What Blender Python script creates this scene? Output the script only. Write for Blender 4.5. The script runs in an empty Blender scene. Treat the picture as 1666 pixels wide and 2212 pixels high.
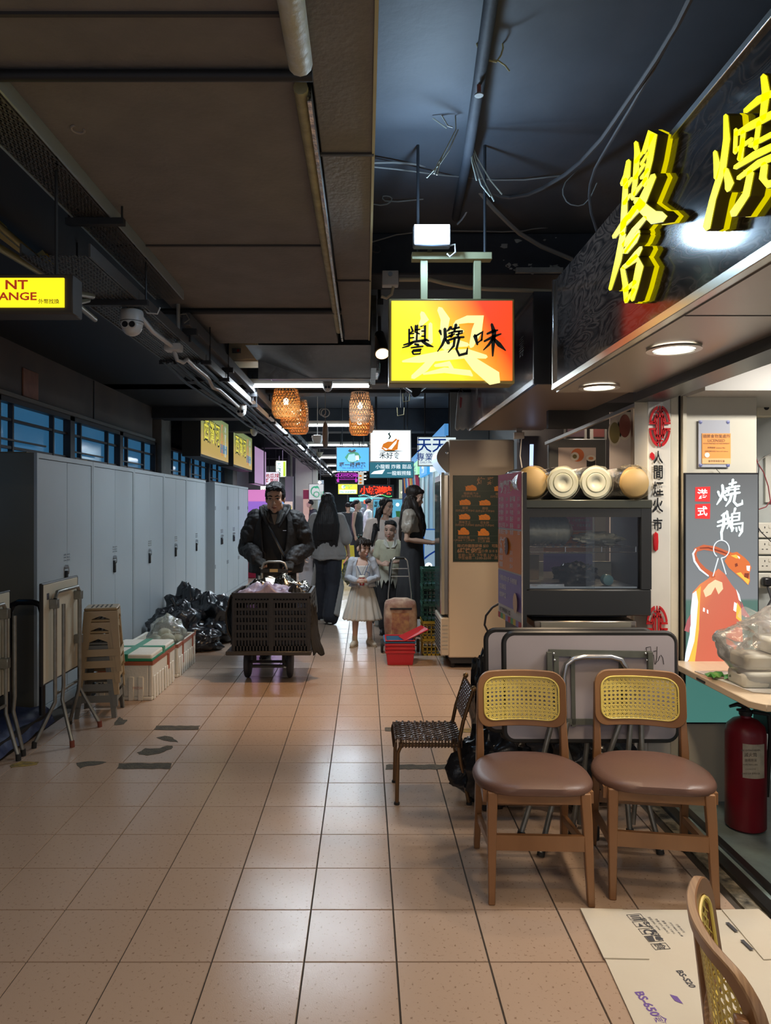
import bpy, bmesh, math, random
from mathutils import Vector, Matrix, noise
random.seed(7)
PI = math.pi
SC = bpy.context.scene
COL = SC.collection
# ---------------------------------------------------------------- camera: one-point perspective, eye 1.5 m up, +Y down the aisle
FPX, VX, VY, EYE = 1542.0, 789.0, 1095.0, 1.5
cam_d = bpy.data.cameras.new('camera'); cam = bpy.data.objects.new('camera', cam_d); COL.objects.link(cam)
cam.location = (0, 0, EYE); cam.rotation_euler = (PI/2, 0, 0)
cam_d.sensor_fit = 'HORIZONTAL'; cam_d.sensor_width = 36.0
cam_d.lens = FPX/1666*36.0
cam_d.shift_x = (833-VX)/1666; cam_d.shift_y = (VY-1106)/1666
cam_d.clip_start = 0.05; cam_d.clip_end = 200
SC.camera = cam
# ---------------------------------------------------------------- world, exposure
wd = bpy.data.worlds.new('world'); SC.world = wd; wd.use_nodes = True
wd.node_tree.nodes['Background'].inputs[0].default_value = (0.80, 0.86, 1.0, 1)
wd.node_tree.nodes['Background'].inputs[1].default_value = 0.30
SC.view_settings.view_transform = 'Standard'; SC.view_settings.look = 'None'
SC.view_settings.exposure = 0.30; SC.view_settings.gamma = 1.0; SC.view_settings.use_curve_mapping = False
try:
    SC.cycles.max_bounces = 8; SC.cycles.transparent_max_bounces = 16; SC.cycles.sample_clamp_indirect = 4.0
    SC.cycles.caustics_reflective = False; SC.cycles.caustics_refractive = False
except Exception: pass

WARM = (1.0, 0.74, 0.48); COOL = (0.78, 0.90, 1.0); NEUT = (1.0, 0.93, 0.84)
def area(name, loc, size, power, col, direc=(0,0,-1), parent=None):
    d = bpy.data.lights.new(name, 'AREA'); d.shape = 'RECTANGLE'; d.size = size[0]; d.size_y = size[1]
    d.energy = power; d.color = col
    o = bpy.data.objects.new(name, d); COL.objects.link(o); o.location = loc
    o.rotation_euler = Vector(direc).to_track_quat('-Z', 'Y').to_euler()
    return o
def spot(name, loc, power, col, direc=(0,0,-1), angle=100, blend=.6, r=.05):
    d = bpy.data.lights.new(name, 'SPOT'); d.energy = power; d.color = col
    d.spot_size = math.radians(angle); d.spot_blend = blend; d.shadow_soft_size = r
    o = bpy.data.objects.new(name, d); COL.objects.link(o); o.location = loc
    o.rotation_euler = Vector(direc).to_track_quat('-Z', 'Y').to_euler()
    return o
# unseen fill lamps added behind the camera, hung like the aisle battens
area('batten_lamp', (-.45, .2, 2.66), (1.2, .06), 13, (1.0,.80,.60))
area('batten_lamp', (-.45, -3.0, 2.66), (1.2, .06), 36, (1.0,.80,.60))
for yy in (6.93, 10.3, 13.6, 17.0, 20.4, 23.8, 27.2, 30.6):
    area('batten_lamp', (-.54, yy, 2.655), (1.2, .05), 36 if yy < 8 else 46, COOL)
# flood lamp over the hanging light box
area('flood_lamp', (.302, 3.24, 2.737), (.15, .085), 5, (.55,.78,1.0), (-.03,-1,-.04))
_pl = bpy.data.lights.new('flood_lamp_spill', 'POINT'); _pl.energy = 10; _pl.color = (.42,.68,1.0); _pl.shadow_soft_size = .03  # added point lamp, brightens the ceiling around the flood lamp
_po = bpy.data.objects.new('flood_lamp_spill', _pl); COL.objects.link(_po); _po.location = (.302, 3.19, 2.745)
# shop soffit downlights (the two in view and the two that follow towards the photographer)
for yy in (3.40, 2.577, 1.75, .93):
    spot('down_lamp', (1.115, yy, 2.055), 22, WARM, (0,0,-1), 150, .7, .07)
# warm track spot aimed at the floor
spot('track_lamp', (.16, 5.1, 2.58), 120, (1.0,.60,.30), (-.20,.30,-1), 75, .9, .04)
for yy in (4.2, 5.4): spot('down_lamp', (1.12, yy, 2.12), 26, WARM, (0,.25,-1), 150, .7, .07)  # added lamps under the second fascia, to brighten the fridge side
# roast shop interior and sushi shop interior
area('shop_lamp', (2.35, 2.9, 2.28), (.9,.12), 34, NEUT)
area('shop_lamp', (1.5, 5.2, 2.6), (.6,.1), 30, (1.0,.82,.62))
# far stalls
area('stall_lamp', (-2.3, 17.0, 2.3), (.5, 2.5), 30, (.80,.62,1.0), (1,0,-.6))
area('stall_lamp', (1.45, 11.0, 2.3), (.4, 2.5), 30, (.70,.88,1.0), (-1,0,-.6))
area('stall_lamp', (1.2, 17.0, 2.3), (.4, 4.0), 45, (.70,.90,1.0), (-1,0,-.6))
# ================================================================ helpers
def V(*a): return Vector(a)
def W(px, py, Y): return Vector(((px-VX)*Y/FPX, Y, EYE-(py-VY)*Y/FPX))
def FL(px, py):
    Y = EYE*FPX/(py-VY); return Vector(((px-VX)*Y/FPX, Y, 0))
_M = {}
def mat(name, col, rough=.5, metal=0., nz=None, bump=None, em=None, es=1., alpha=None, coat=0, spec=.5, aniso=None, sheen=0):
    if name in _M: return _M[name]
    m = bpy.data.materials.new(name); m.use_nodes = True; nt = m.node_tree; b = nt.nodes['Principled BSDF']
    b.inputs['Base Color'].default_value = (*col, 1); b.inputs['Roughness'].default_value = rough
    b.inputs['Metallic'].default_value = metal; b.inputs['Coat Weight'].default_value = coat
    b.inputs['Specular IOR Level'].default_value = spec
    if sheen: b.inputs['Sheen Weight'].default_value = sheen
    tc = nt.nodes.new('ShaderNodeTexCoord')
    def mapped(st):
        if st is None: return tc.outputs['Object']
        mp = nt.nodes.new('ShaderNodeMapping'); mp.inputs['Scale'].default_value = st
        nt.links.new(tc.outputs['Object'], mp.inputs[0]); return mp.outputs[0]
    if nz:  # (scale, amount 0..1 [, second colour, stretch])
        n = nt.nodes.new('ShaderNodeTexNoise'); n.inputs['Scale'].default_value = nz[0]; n.inputs['Detail'].default_value = 6
        nt.links.new(mapped(nz[3] if len(nz) > 3 else None), n.inputs['Vector'])
        c2 = nz[2] if len(nz) > 2 and nz[2] else tuple(c*.45 for c in col)
        r = nt.nodes.new('ShaderNodeValToRGB'); r.color_ramp.elements[0].position = .35; r.color_ramp.elements[1].position = .65
        r.color_ramp.elements[0].color = (*[c*(1-nz[1])+d*nz[1] for c, d in zip(col, c2)], 1)
        r.color_ramp.elements[1].color = (*col, 1)
        nt.links.new(n.outputs[0], r.inputs[0]); nt.links.new(r.outputs[0], b.inputs['Base Color'])
    if bump:
        n = nt.nodes.new('ShaderNodeTexNoise'); n.inputs['Scale'].default_value = bump[0]; n.inputs['Detail'].default_value = 5
        nt.links.new(mapped(bump[2] if len(bump) > 2 else None), n.inputs['Vector'])
        bp = nt.nodes.new('ShaderNodeBump'); bp.inputs['Strength'].default_value = bump[1]; bp.inputs['Distance'].default_value = .01
        nt.links.new(n.outputs[0], bp.inputs['Height']); nt.links.new(bp.outputs[0], b.inputs['Normal'])
    if em is not None:
        b.inputs['Emission Color'].default_value = (*em, 1); b.inputs['Emission Strength'].default_value = es
    if alpha is not None: b.inputs['Alpha'].default_value = alpha
    _M[name] = m; return m
def glow(name, col, s=1.): return mat(name, tuple(c*.25 for c in col), .5, em=col, es=s, spec=.15)
def clear(name, tint=(1,1,1), gloss=.12, rough=.03, milk=0., milkcol=(.9,.9,.88), bump=None):
    """see-through film or pane: transparent + glossy + a little milk"""
    if name in _M: return _M[name]
    m = bpy.data.materials.new(name); m.use_nodes = True; nt = m.node_tree; nt.nodes.clear()
    out = nt.nodes.new('ShaderNodeOutputMaterial'); t = nt.nodes.new('ShaderNodeBsdfTransparent'); t.inputs[0].default_value = (*tint, 1)
    g = nt.nodes.new('ShaderNodeBsdfGlossy'); g.inputs['Roughness'].default_value = rough
    fr = nt.nodes.new('ShaderNodeFresnel'); fr.inputs[0].default_value = 1.45
    ad = nt.nodes.new('ShaderNodeMath'); ad.operation = 'ADD'; ad.inputs[1].default_value = gloss*.5; ad.use_clamp = True
    nt.links.new(fr.outputs[0], ad.inputs[0])
    mx = nt.nodes.new('ShaderNodeMixShader'); nt.links.new(ad.outputs[0], mx.inputs[0]); last = t
    if milk:
        d = nt.nodes.new('ShaderNodeBsdfDiffuse'); d.inputs[0].default_value = (*milkcol, 1)
        tl = nt.nodes.new('ShaderNodeBsdfTranslucent'); tl.inputs[0].default_value = (*milkcol, 1)
        m3 = nt.nodes.new('ShaderNodeMixShader'); m3.inputs[0].default_value = .5
        nt.links.new(d.outputs[0], m3.inputs[1]); nt.links.new(tl.outputs[0], m3.inputs[2])
        m2 = nt.nodes.new('ShaderNodeMixShader'); m2.inputs[0].default_value = milk
        nt.links.new(t.outputs[0], m2.inputs[1]); nt.links.new(m3.outputs[0], m2.inputs[2]); last = m2
    nt.links.new(last.outputs[0], mx.inputs[1]); nt.links.new(g.outputs[0], mx.inputs[2])
    if bump:
        tc = nt.nodes.new('ShaderNodeTexCoord'); n = nt.nodes.new('ShaderNodeTexNoise'); n.inputs['Scale'].default_value = bump[0]
        n.inputs['Detail'].default_value = 4; nt.links.new(tc.outputs['Object'], n.inputs['Vector'])
        bp = nt.nodes.new('ShaderNodeBump'); bp.inputs['Strength'].default_value = bump[1]; bp.inputs['Distance'].default_value = .02
        nt.links.new(n.outputs[0], bp.inputs['Height']); nt.links.new(bp.outputs[0], g.inputs['Normal'])
    nt.links.new(mx.outputs[0], out.inputs[0]); _M[name] = m; return m

def rootloc(p):
    v = Vector()
    while p is not None: v += p.location; p = p.parent
    return v
_TX = {}
def text_geo(s, bold=0., res=2, lsp=1.):
    k = (s, bold, res, lsp)
    if k in _TX: return _TX[k]
    c = bpy.data.curves.new('t', 'FONT'); c.body = s; c.size = 1; c.offset = bold; c.resolution_u = res; c.space_line = lsp
    o = bpy.data.objects.new('t', c); COL.objects.link(o); dg = bpy.context.evaluated_depsgraph_get(); dg.update()
    me = bpy.data.meshes.new_from_object(o.evaluated_get(dg)); vs = [tuple(v.co) for v in me.vertices]; fs = [tuple(p.vertices) for p in me.polygons]
    bpy.data.objects.remove(o); bpy.data.curves.remove(c); bpy.data.meshes.remove(me)
    _TX[k] = (vs, fs); return _TX[k]

class MB:
    def __init__(s): s.v = []; s.f = []; s.m = []; s.mi = 0
    def add(s, vs, fs, M=None):
        n = len(s.v)
        s.v += [M @ Vector(v) for v in vs] if M is not None else [Vector(v) for v in vs]
        s.f += [tuple(i+n for i in f) for f in fs]; s.m += [s.mi]*len(fs); return s
    def box(s, x0, x1, y0, y1, z0, z1, M=None):
        vs = [(x, y, z) for x in (x0, x1) for y in (y0, y1) for z in (z0, z1)]
        return s.add(vs, [(0,1,3,2),(4,6,7,5),(0,4,5,1),(2,3,7,6),(0,2,6,4),(1,5,7,3)], M)
    def bar(s, p0, p1, w, h=None, up=(0,0,1)):
        p0 = Vector(p0); p1 = Vector(p1); h = h or w; d = (p1-p0); L = d.length; d.normalize(); up = Vector(up)
        if abs(d.dot(up)) > .98: up = Vector((0,1,0))
        sx = d.cross(up).normalized(); uy = sx.cross(d)
        M = Matrix((( sx.x,d.x,uy.x,p0.x),(sx.y,d.y,uy.y,p0.y),(sx.z,d.z,uy.z,p0.z),(0,0,0,1)))
        return s.box(-w/2, w/2, 0, L, -h/2, h/2, M)
    def tube(s, pts, r, n=8, closed=False, cap=True, flat=1.):
        pts = [Vector(p) for p in pts]; N = len(pts); rs = r if isinstance(r, (list, tuple)) else [r]*N
        vs = []; prev = None
        for i, p in enumerate(pts):
            a = pts[(i-1) % N] if (closed or i > 0) else p; b = pts[(i+1) % N] if (closed or i < N-1) else p
            t = (b-a).normalized() if (b-a).length > 1e-9 else Vector((0,0,1))
            if prev is None:
                u = t.orthogonal().normalized()
                if abs(t.z) < .9: u = t.cross(Vector((0,0,1))).normalized()
            else: u = (prev - t*prev.dot(t)).normalized()
            prev = u; w = t.cross(u)
            for k in range(n):
                a_ = 2*PI*k/n; vs.append(p+u*math.cos(a_)*rs[i]+w*math.sin(a_)*rs[i]*flat)
        fs = []
        for i in range(N if closed else N-1):
            j = (i+1) % N
            for k in range(n): fs.append((i*n+k, i*n+(k+1) % n, j*n+(k+1) % n, j*n+k))
        if cap and not closed: fs += [tuple(range(n-1, -1, -1)), tuple((N-1)*n+k for k in range(n))]
        return s.add(vs, fs)
    def cyl(s, p0, p1, r0, r1=None, n=16): return s.tube([p0, p1], [r0, r1 if r1 is not None else r0], n)
    def lathe(s, prof, c=(0,0,0), n=20, sx=1., sy=1., axis='z', wob=None, cap=True):
        if max(z for r, z in prof)-min(z for r, z in prof) < 1e-7 or (prof[0][0] > 1e-5 and prof[-1][0] > 1e-5 and abs(prof[0][1]-prof[-1][1]) < prof[0][0]*.2 and len(prof) > 2): cap = False
        vs = []; N = len(prof); c = Vector(c)
        for i, (r, z) in enumerate(prof):
            for k in range(n):
                a = 2*PI*k/n; rr = r*(wob(a, i/(N-1)) if wob else 1)
                q = (rr*math.cos(a)*sx, rr*math.sin(a)*sy, z)
                if axis == 'y': q = (q[0], q[2], q[1])
                if axis == 'x': q = (q[2], q[0], q[1])
                vs.append(c+Vector(q))
        fs = [(i*n+k, i*n+(k+1) % n, (i+1)*n+(k+1) % n, (i+1)*n+k) for i in range(N-1) for k in range(n)]
        if cap and prof[0][0] > 1e-5: fs.append(tuple(range(n-1, -1, -1)))
        if cap and prof[-1][0] > 1e-5: fs.append(tuple((N-1)*n+k for k in range(n)))
        return s.add(vs, fs)
    def ball(s, c, r, n=12, m=8):
        r = (r,)*3 if isinstance(r, (int, float)) else r
        c = Vector(c); vs = [c+Vector((0,0,-r[2]))]
        for i in range(1, m):
            t = PI*i/m
            for k in range(n): a = 2*PI*k/n; vs.append(c+Vector((r[0]*math.sin(t)*math.cos(a), r[1]*math.sin(t)*math.sin(a), -r[2]*math.cos(t))))
        vs.append(c+Vector((0,0,r[2]))); fs = [(0, 1+(k+1) % n, 1+k) for k in range(n)]
        for i in range(m-2):
            for k in range(n): fs.append((1+i*n+k, 1+i*n+(k+1) % n, 1+(i+1)*n+(k+1) % n, 1+(i+1)*n+k))
        L = len(vs)-1; fs += [(L, 1+(m-2)*n+k, 1+(m-2)*n+(k+1) % n) for k in range(n)]
        return s.add(vs, fs)
    def poly(s, pts2, fr, depth=0.):
        """flat polygon on frame fr=(o,u,v); depth extrudes along u x v"""
        o, u, v = [Vector(q) for q in fr]; nn = u.cross(v).normalized(); n = len(pts2)
        A = [o+u*a+v*b for a, b in pts2]
        if depth == 0: return s.add(A, [tuple(range(n))])
        B = [p+nn*depth for p in A]
        return s.add(A+B, [tuple(range(n-1, -1, -1)), tuple(range(n, 2*n))]+[(i, (i+1) % n, n+(i+1) % n, n+i) for i in range(n)])
    def grid(s, fn, nu, nv, closed_u=False):
        vs = [fn(i/(nu if closed_u else nu-1), j/(nv-1)) for j in range(nv) for i in range(nu)]
        fs = []
        for j in range(nv-1):
            for i in range(nu if closed_u else nu-1): i2 = (i+1) % nu; fs.append((j*nu+i, j*nu+i2, (j+1)*nu+i2, (j+1)*nu+i))
        return s.add(vs, fs)
    def text(s, t, fr, size, depth=0., bold=0., ha='c', va='c', sx=1., res=2, lsp=1.):
        o, u, v = [Vector(q) for q in fr]; u = u.normalized(); v = v.normalized(); nn = u.cross(v)
        vs, fs = text_geo(t, bold, res, lsp)
        if not vs: return s
        xs = [q[0] for q in vs]; ys = [q[1] for q in vs]
        ox = {'c': (min(xs)+max(xs))/2, 'l': min(xs), 'r': max(xs)}[ha]; oy = {'c': (min(ys)+max(ys))/2, 't': max(ys), 'b': min(ys)}[va]
        A = [o+u*((q[0]-ox)*size*sx)+v*((q[1]-oy)*size)+nn*depth for q in vs]
        s.add(A, fs)
        if depth > 0.0015:
            from collections import Counter
            ed = Counter()
            for f in fs:
                for i in range(len(f)): ed[tuple(sorted((f[i], f[(i+1) % len(f)])))] += 1
            bd = [(f[i], f[(i+1) % len(f)]) for f in fs for i in range(len(f)) if ed[tuple(sorted((f[i], f[(i+1) % len(f)])))] == 1]
            for a, b in bd: s.add([A[a], A[b], A[b]-nn*depth, A[a]-nn*depth], [(0,3,2,1)])
        return s
    def stroke(s, pts, ws, fr, depth=.0, cap=True):
        """brush stroke: polyline (a,b) with widths, as one flat or extruded ribbon"""
        L = []; R = []; N = len(pts)
        for i in range(N):
            a = pts[max(i-1, 0)]; b = pts[min(i+1, N-1)]; dx, dy = b[0]-a[0], b[1]-a[1]; l = math.hypot(dx, dy) or 1; w = ws[i]/2
            L.append((pts[i][0]-dy/l*w, pts[i][1]+dx/l*w)); R.append((pts[i][0]+dy/l*w, pts[i][1]-dx/l*w))
        def capf(p, q, w):
            dx, dy = p[0]-q[0], p[1]-q[1]; l = math.hypot(dx, dy) or 1; return (p[0]+dx/l*w*.45, p[1]+dy/l*w*.45)
        P = R[:]
        if cap: P.append(capf(pts[-1], pts[-2], ws[-1]))
        P += L[::-1]
        if cap: P.append(capf(pts[0], pts[1], ws[0]))
        o, u, v = [Vector(q) for q in fr]; nn = u.cross(v).normalized(); n = len(P)
        A = [o+u*a+v*b+nn*depth for a, b in P]
        fs = []
        for i in range(N-1): fs.append((i, i+1, n-1-(i+1)-(1 if cap else 0), n-1-i-(1 if cap else 0)))
        # indices: R = 0..N-1, [cap end N], L reversed follow, [cap start last]
        off = N+(1 if cap else 0); fs = []
        for i in range(N-1): fs.append((i, i+1, off+(N-1-(i+1)), off+(N-1-i)))
        if cap: fs.append((N-1, N, off)); fs.append((0, off+N-1, n-1))
        s.add(A, fs)
        if depth > 0:
            for i in range(n): j = (i+1) % n; s.add([A[i], A[j], A[j]-nn*depth, A[i]-nn*depth], [(0,3,2,1)])
        return s
    def build(s, name, material, parent=None, smooth=False, bevel=0., seg=1, sub=0, kind=None):
        off = rootloc(parent) if parent is not None else Vector()
        me = bpy.data.meshes.new(name); me.from_pydata([v-off for v in s.v], [], s.f)
        mats = material if isinstance(material, (list, tuple)) else [material]
        for m in mats: me.materials.append(m)
        if len(mats) > 1: me.polygons.foreach_set('material_index', s.m)
        if smooth: me.polygons.foreach_set('use_smooth', [True]*len(me.polygons))
        me.update()
        o = bpy.data.objects.new(name, me); COL.objects.link(o)
        if parent is not None: o.parent = parent
        if bevel:
            b = o.modifiers.new('bevel', 'BEVEL'); b.width = bevel; b.segments = seg; b.limit_method = 'ANGLE'; b.angle_limit = .6
            me.polygons.foreach_set('use_smooth', [True]*len(me.polygons))
            try: me.set_sharp_from_angle(angle=.7)
            except Exception: pass
        elif smooth:
            try: me.set_sharp_from_angle(angle=.9)
            except Exception: pass
        if sub:
            u = o.modifiers.new('sub', 'SUBSURF'); u.levels = sub; u.render_levels = sub
        if kind: o['kind'] = kind
        return o
def thing(name, label, cat, loc=(0,0,0), group=None):
    o = bpy.data.objects.new(name, None); COL.objects.link(o); o.location = Vector(loc); o.empty_display_size = .05
    o['label'] = label; o['category'] = cat
    if group: o['group'] = group
    return o
def tag(o, label, cat, group=None):
    o['label'] = label; o['category'] = cat
    if group: o['group'] = group
    return o
def setorigin(o, loc):
    loc = Vector(loc); o.data.transform(Matrix.Translation(-loc)); o.location = loc; return o
def struct(o): o['kind'] = 'structure'; return o
def sempty(name, loc=(0,0,0)):
    o = bpy.data.objects.new(name, None); COL.objects.link(o); o.location = loc; o['kind'] = 'structure'; return o
def dup(root, loc=None, rz=None, label=None):
    def cp(o, par):
        c = o.copy(); COL.objects.link(c); c.parent = par
        for ch in list(o.children): cp(ch, c)
        return c
    r = cp(root, root.parent)
    if loc is not None: r.location = Vector(loc)
    if rz is not None: r.rotation_euler = (0, 0, rz)
    if label: r['label'] = label
    return r
def B(x0,x1,y0,y1,z0,z1): return MB().box(x0,x1,y0,y1,z0,z1)
def fuse(mb, name, material, parent=None, voxel=.01, smooth_it=4, disp=None, fac=.5):
    """blobs -> one continuous skin (voxel remesh), relaxed; disp(co)->offset along normal"""
    off = rootloc(parent) if parent is not None else Vector()
    me = bpy.data.meshes.new('blob'); me.from_pydata([v-off for v in mb.v], [], mb.f)
    o = bpy.data.objects.new('blob', me); COL.objects.link(o)
    r = o.modifiers.new('r', 'REMESH'); r.mode = 'VOXEL'; r.voxel_size = voxel; r.use_smooth_shade = True
    if smooth_it: q = o.modifiers.new('s', 'SMOOTH'); q.iterations = smooth_it; q.factor = fac
    dg = bpy.context.evaluated_depsgraph_get(); dg.update()
    m2 = bpy.data.meshes.new_from_object(o.evaluated_get(dg)); bpy.data.objects.remove(o); bpy.data.meshes.remove(me)
    m2.name = name
    if disp:
        ns = [v.normal.copy() for v in m2.vertices]
        for v, nn in zip(m2.vertices, ns): v.co = v.co + nn*disp(v.co)
    m2.materials.clear()
    mats = material if isinstance(material, (list, tuple)) else [material]
    for m in mats: m2.materials.append(m)
    m2.polygons.foreach_set('use_smooth', [True]*len(m2.polygons)); m2.polygons.foreach_set('material_index', [0]*len(m2.polygons)); m2.update()
    w = bpy.data.objects.new(name, m2); COL.objects.link(w)
    if parent is not None: w.parent = parent
    return w
# ================================================================ SETTING
m_tile = mat('tile_beige', (.47,.345,.262), .30, nz=(1.6,.30,(.40,.30,.235)), bump=(260,.05), spec=.55)
# fine brown specks in the tile body, and a gloss that varies with wet and worn places
def _tile_extra():
    nt = m_tile.node_tree; b = nt.nodes['Principled BSDF']; base = b.inputs['Base Color'].links[0].from_socket
    tc = nt.nodes.new('ShaderNodeTexCoord')
    n = nt.nodes.new('ShaderNodeTexNoise'); n.inputs['Scale'].default_value = 75; n.inputs['Detail'].default_value = 3; nt.links.new(tc.outputs['Object'], n.inputs['Vector'])
    r = nt.nodes.new('ShaderNodeValToRGB'); r.color_ramp.elements[0].position = .30; r.color_ramp.elements[1].position = .38
    r.color_ramp.elements[0].color = (.45,.38,.33,1); r.color_ramp.elements[1].color = (1,1,1,1); nt.links.new(n.outputs[0], r.inputs[0])
    mx = nt.nodes.new('ShaderNodeMixRGB'); mx.blend_type = 'MULTIPLY'; mx.inputs[0].default_value = .8
    nt.links.new(base, mx.inputs[1]); nt.links.new(r.outputs[0], mx.inputs[2]); nt.links.new(mx.outputs[0], b.inputs['Base Color'])
    n2 = nt.nodes.new('ShaderNodeTexNoise'); n2.inputs['Scale'].default_value = 1.1; n2.inputs['Detail'].default_value = 4; nt.links.new(tc.outputs['Object'], n2.inputs['Vector'])
    r2 = nt.nodes.new('ShaderNodeMapRange'); r2.inputs[1].default_value = .35; r2.inputs[2].default_value = .65; r2.inputs[3].default_value = .13; r2.inputs[4].default_value = .36
    nt.links.new(n2.outputs[0], r2.inputs[0]); nt.links.new(r2.outputs[0], b.inputs['Roughness'])
_tile_extra()
m_grout = mat('grout_dark', (.07,.06,.05), .9, nz=(9,.4))
m_ceil = mat('ceiling_black_paint', (.085,.095,.11), .62, spec=.25, nz=(3,.35), bump=(22,.18))
m_beam = mat('beam_black_paint', (.045,.050,.060), .7, spec=.2, nz=(5,.4), bump=(40,.2))
m_wallL = mat('wall_brown_board', (.115,.088,.072), .7, nz=(2.2,.5,(.05,.045,.05)))
m_dark = mat('dark_paint', (.018,.019,.022), .55)
m_black = mat('black_gloss', (.012,.012,.014), .25)
m_concrete = mat('concrete_grey', (.20,.185,.165), .85, nz=(7,.35), bump=(60,.3))
m_blue = mat('window_dusk_blue', (.05,.16,.28), .12, nz=(1.3,.5,(.02,.07,.14)), em=(.035,.15,.30), es=.42)
m_bar = mat('window_bar_brown', (.05,.032,.030), .5)
m_cream = mat('cream_paint', (.62,.58,.46), .5, nz=(6,.18), bump=(50,.06))
m_white = mat('white_paint', (.66,.65,.60), .45, nz=(5,.15))
m_steel = mat('brushed_steel', (.52,.47,.42), .30, 1., bump=(30,.05,(1,40,1)))
m_alu = mat('aluminium', (.62,.62,.60), .28, 1.)
m_rail = mat('dark_rail', (.05,.05,.05), .35, .8)
T = .3054; X0 = -.2015; Y0 = 2.3535
fl = sempty('floor')
MB().box(-9, 9, -1.2, 60, -.20, -.006).build('floor_bed', m_grout, fl)
stuff = MB(); nt_ = 0; protos = {}
def tile_geo(mb, x0, x1, y0, y1):
    g = .0022; c = .0012
    a = [(x0+g,y0+g,-.005),(x1-g,y0+g,-.005),(x1-g,y1-g,-.005),(x0+g,y1-g,-.005)]
    b = [(x0+g+c,y0+g+c,0),(x1-g-c,y0+g+c,0),(x1-g-c,y1-g-c,0),(x0+g+c,y1-g-c,0)]
    mb.add(a+b, [(4,5,6,7),(0,1,5,4),(1,2,6,5),(2,3,7,6),(3,0,4,7)])
far = MB()
XL, XR = -2.16, 1.385
for j in range(-12, 150):
    y0 = Y0+j*T; y1 = y0+T
    for k in range(-14, 12):
        x0 = X0+k*T; x1 = x0+T
        if y0 < 7.6:
            if x1 <= XL or x0 >= XR: continue
            x0c, x1c = max(x0, XL), min(x1, XR)
        else:
            if x0 > 3.2: continue
            x0c, x1c = x0, x1
        seen = y1 > 2.07 and (x1c*FPX/y1+VX > 0 or x1c*FPX/max(y0,.1)+VX > 0) and x0c*FPX/y1+VX < 1666 and (x0c > -2.2 and x1c < 1.7)
        if y0 < 9.1 and seen and nt_ < 300 and y0 > -1:
            nt_ += 1
            if x1c-x0c > T-1e-6:
                if 'full' not in protos:
                    mb = MB(); tile_geo(mb, 0, T, 0, T); o = mb.build('tile', m_tile, fl); protos['full'] = o
                    o.location = (x0c, y0, 0); continue
                o = protos['full'].copy(); COL.objects.link(o); o.location = (x0c, y0, random.uniform(-.0006, .0002))
            else:
                mb = MB(); tile_geo(mb, x0c, x1c, y0, y1); mb.build('tile', m_tile, fl)
        elif y0 < 45: tile_geo(far, x0c, x1c, y0, y1)
far.build('distant_tiles', m_tile, fl, kind='stuff')
print('tiles', nt_)
# dark gutter left of the tiling, near the tables
struct(B(-2.9,-2.165,-1,7.6,-.10,-.012).build('trim_1', mat('gutter_dark', (.03,.028,.03), .5, nz=(8,.5))))
# shop threshold at the right: grimy strip, dark rail, blue-grey shop floor
m_grime = mat('grime_strip', (.035,.032,.026), .45, nz=(26,.9,(.30,.27,.20)), bump=(60,.8))
struct(MB().poly([(1.39,-1),(1.47,-1),(1.50,3.6),(1.42,3.6)], ((0,0,-.02),(1,0,0),(0,1,0)), .024).build('trim_2', m_grime))
struct(B(1.475,1.53,-1,3.75,-.02,.022).build('trim_3', m_rail, bevel=.004))
struct(B(1.56,1.60,-1,3.75,-.02,.018).build('trim_4', m_rail, bevel=.004))
struct(B(1.50,4.2,-1,4.2,-.05,.006).build('trim_5', mat('shop_floor_blue', (.20,.28,.29), .3, nz=(5,.7,(.07,.08,.08)), bump=(30,.1))))
# ceiling slab and its cross beams
struct(B(-6,6,-1.2,60,3.2,3.4).build('ceiling', m_ceil))
ce = sempty('ceiling_beams')
for i, (y, d, zb) in enumerate([(4.42,.32,2.94),(7.55,.35,2.80),(8.9,.3,2.92),(12.3,.35,2.80),(15.7,.35,2.80),(19.1,.35,2.80),(22.5,.35,2.8),(26,.35,2.8),(30,.35,2.8)]):
    struct(B(-6,6,y,y+d,zb,3.2).build('trim_%d' % (30+i), m_beam, bevel=.01))
m_peel = mat('peeling_plaster', (.40,.40,.37), .8, nz=(14,.5), bump=(60,.5))
pe = MB()
for _ in range(26):
    x = random.uniform(.85,1.22); z = random.choice([random.uniform(2.95,3.0), random.uniform(2.98,3.17)]); r = random.uniform(.004,.022)
    pts = [(x+r*random.uniform(.5,1.6)*math.cos(a*PI/4), z+r*random.uniform(.3,.9)*math.sin(a*PI/4)) for a in range(8)]
    pe.poly(pts, ((0,4.418,0),(1,0,0),(0,0,1)), .004)
pe.box(.93,1.22,4.395,4.42,2.945,2.975)
pe.build('peeling_plaster', m_peel, ce, kind='stuff')
# left wall: board band, windows, concrete piers
wl = struct(B(-3.05,-2.86,-1.2,14.4,0,3.2).build('wall_left', mat('wall_left_dark', (.03,.03,.035), .7)))
struct(B(-2.86,-2.78,-1.2,9.32,2.39,2.80).build('trim_6', m_wallL))
struct(B(-2.86,-2.74,-1.2,9.32,2.355,2.39).build('trim_7', mat('sill_grey', (.20,.19,.18), .6), bevel=.004))
struct(B(-2.86,-1.24,-1.2,9.32,2.80,3.19).build('trim_8', m_dark))
struct(B(-2.86,-1.62,9.30,9.6,2.66,3.19).build('trim_9', m_beam))
struct(B(-2.86,-2.70,9.47,9.93,0,3.0).build('trim_10', m_concrete, bevel=.008))
struct(B(-2.86,-2.62,14.15,14.6,0,3.0).build('trim_11', m_concrete, bevel=.008))
for x in (4.5,7.3): struct(B(-2.787,-2.772,x,x+.012,2.40,2.79).build('trim_%d' % (12+int(x>5)), m_dark))
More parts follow.
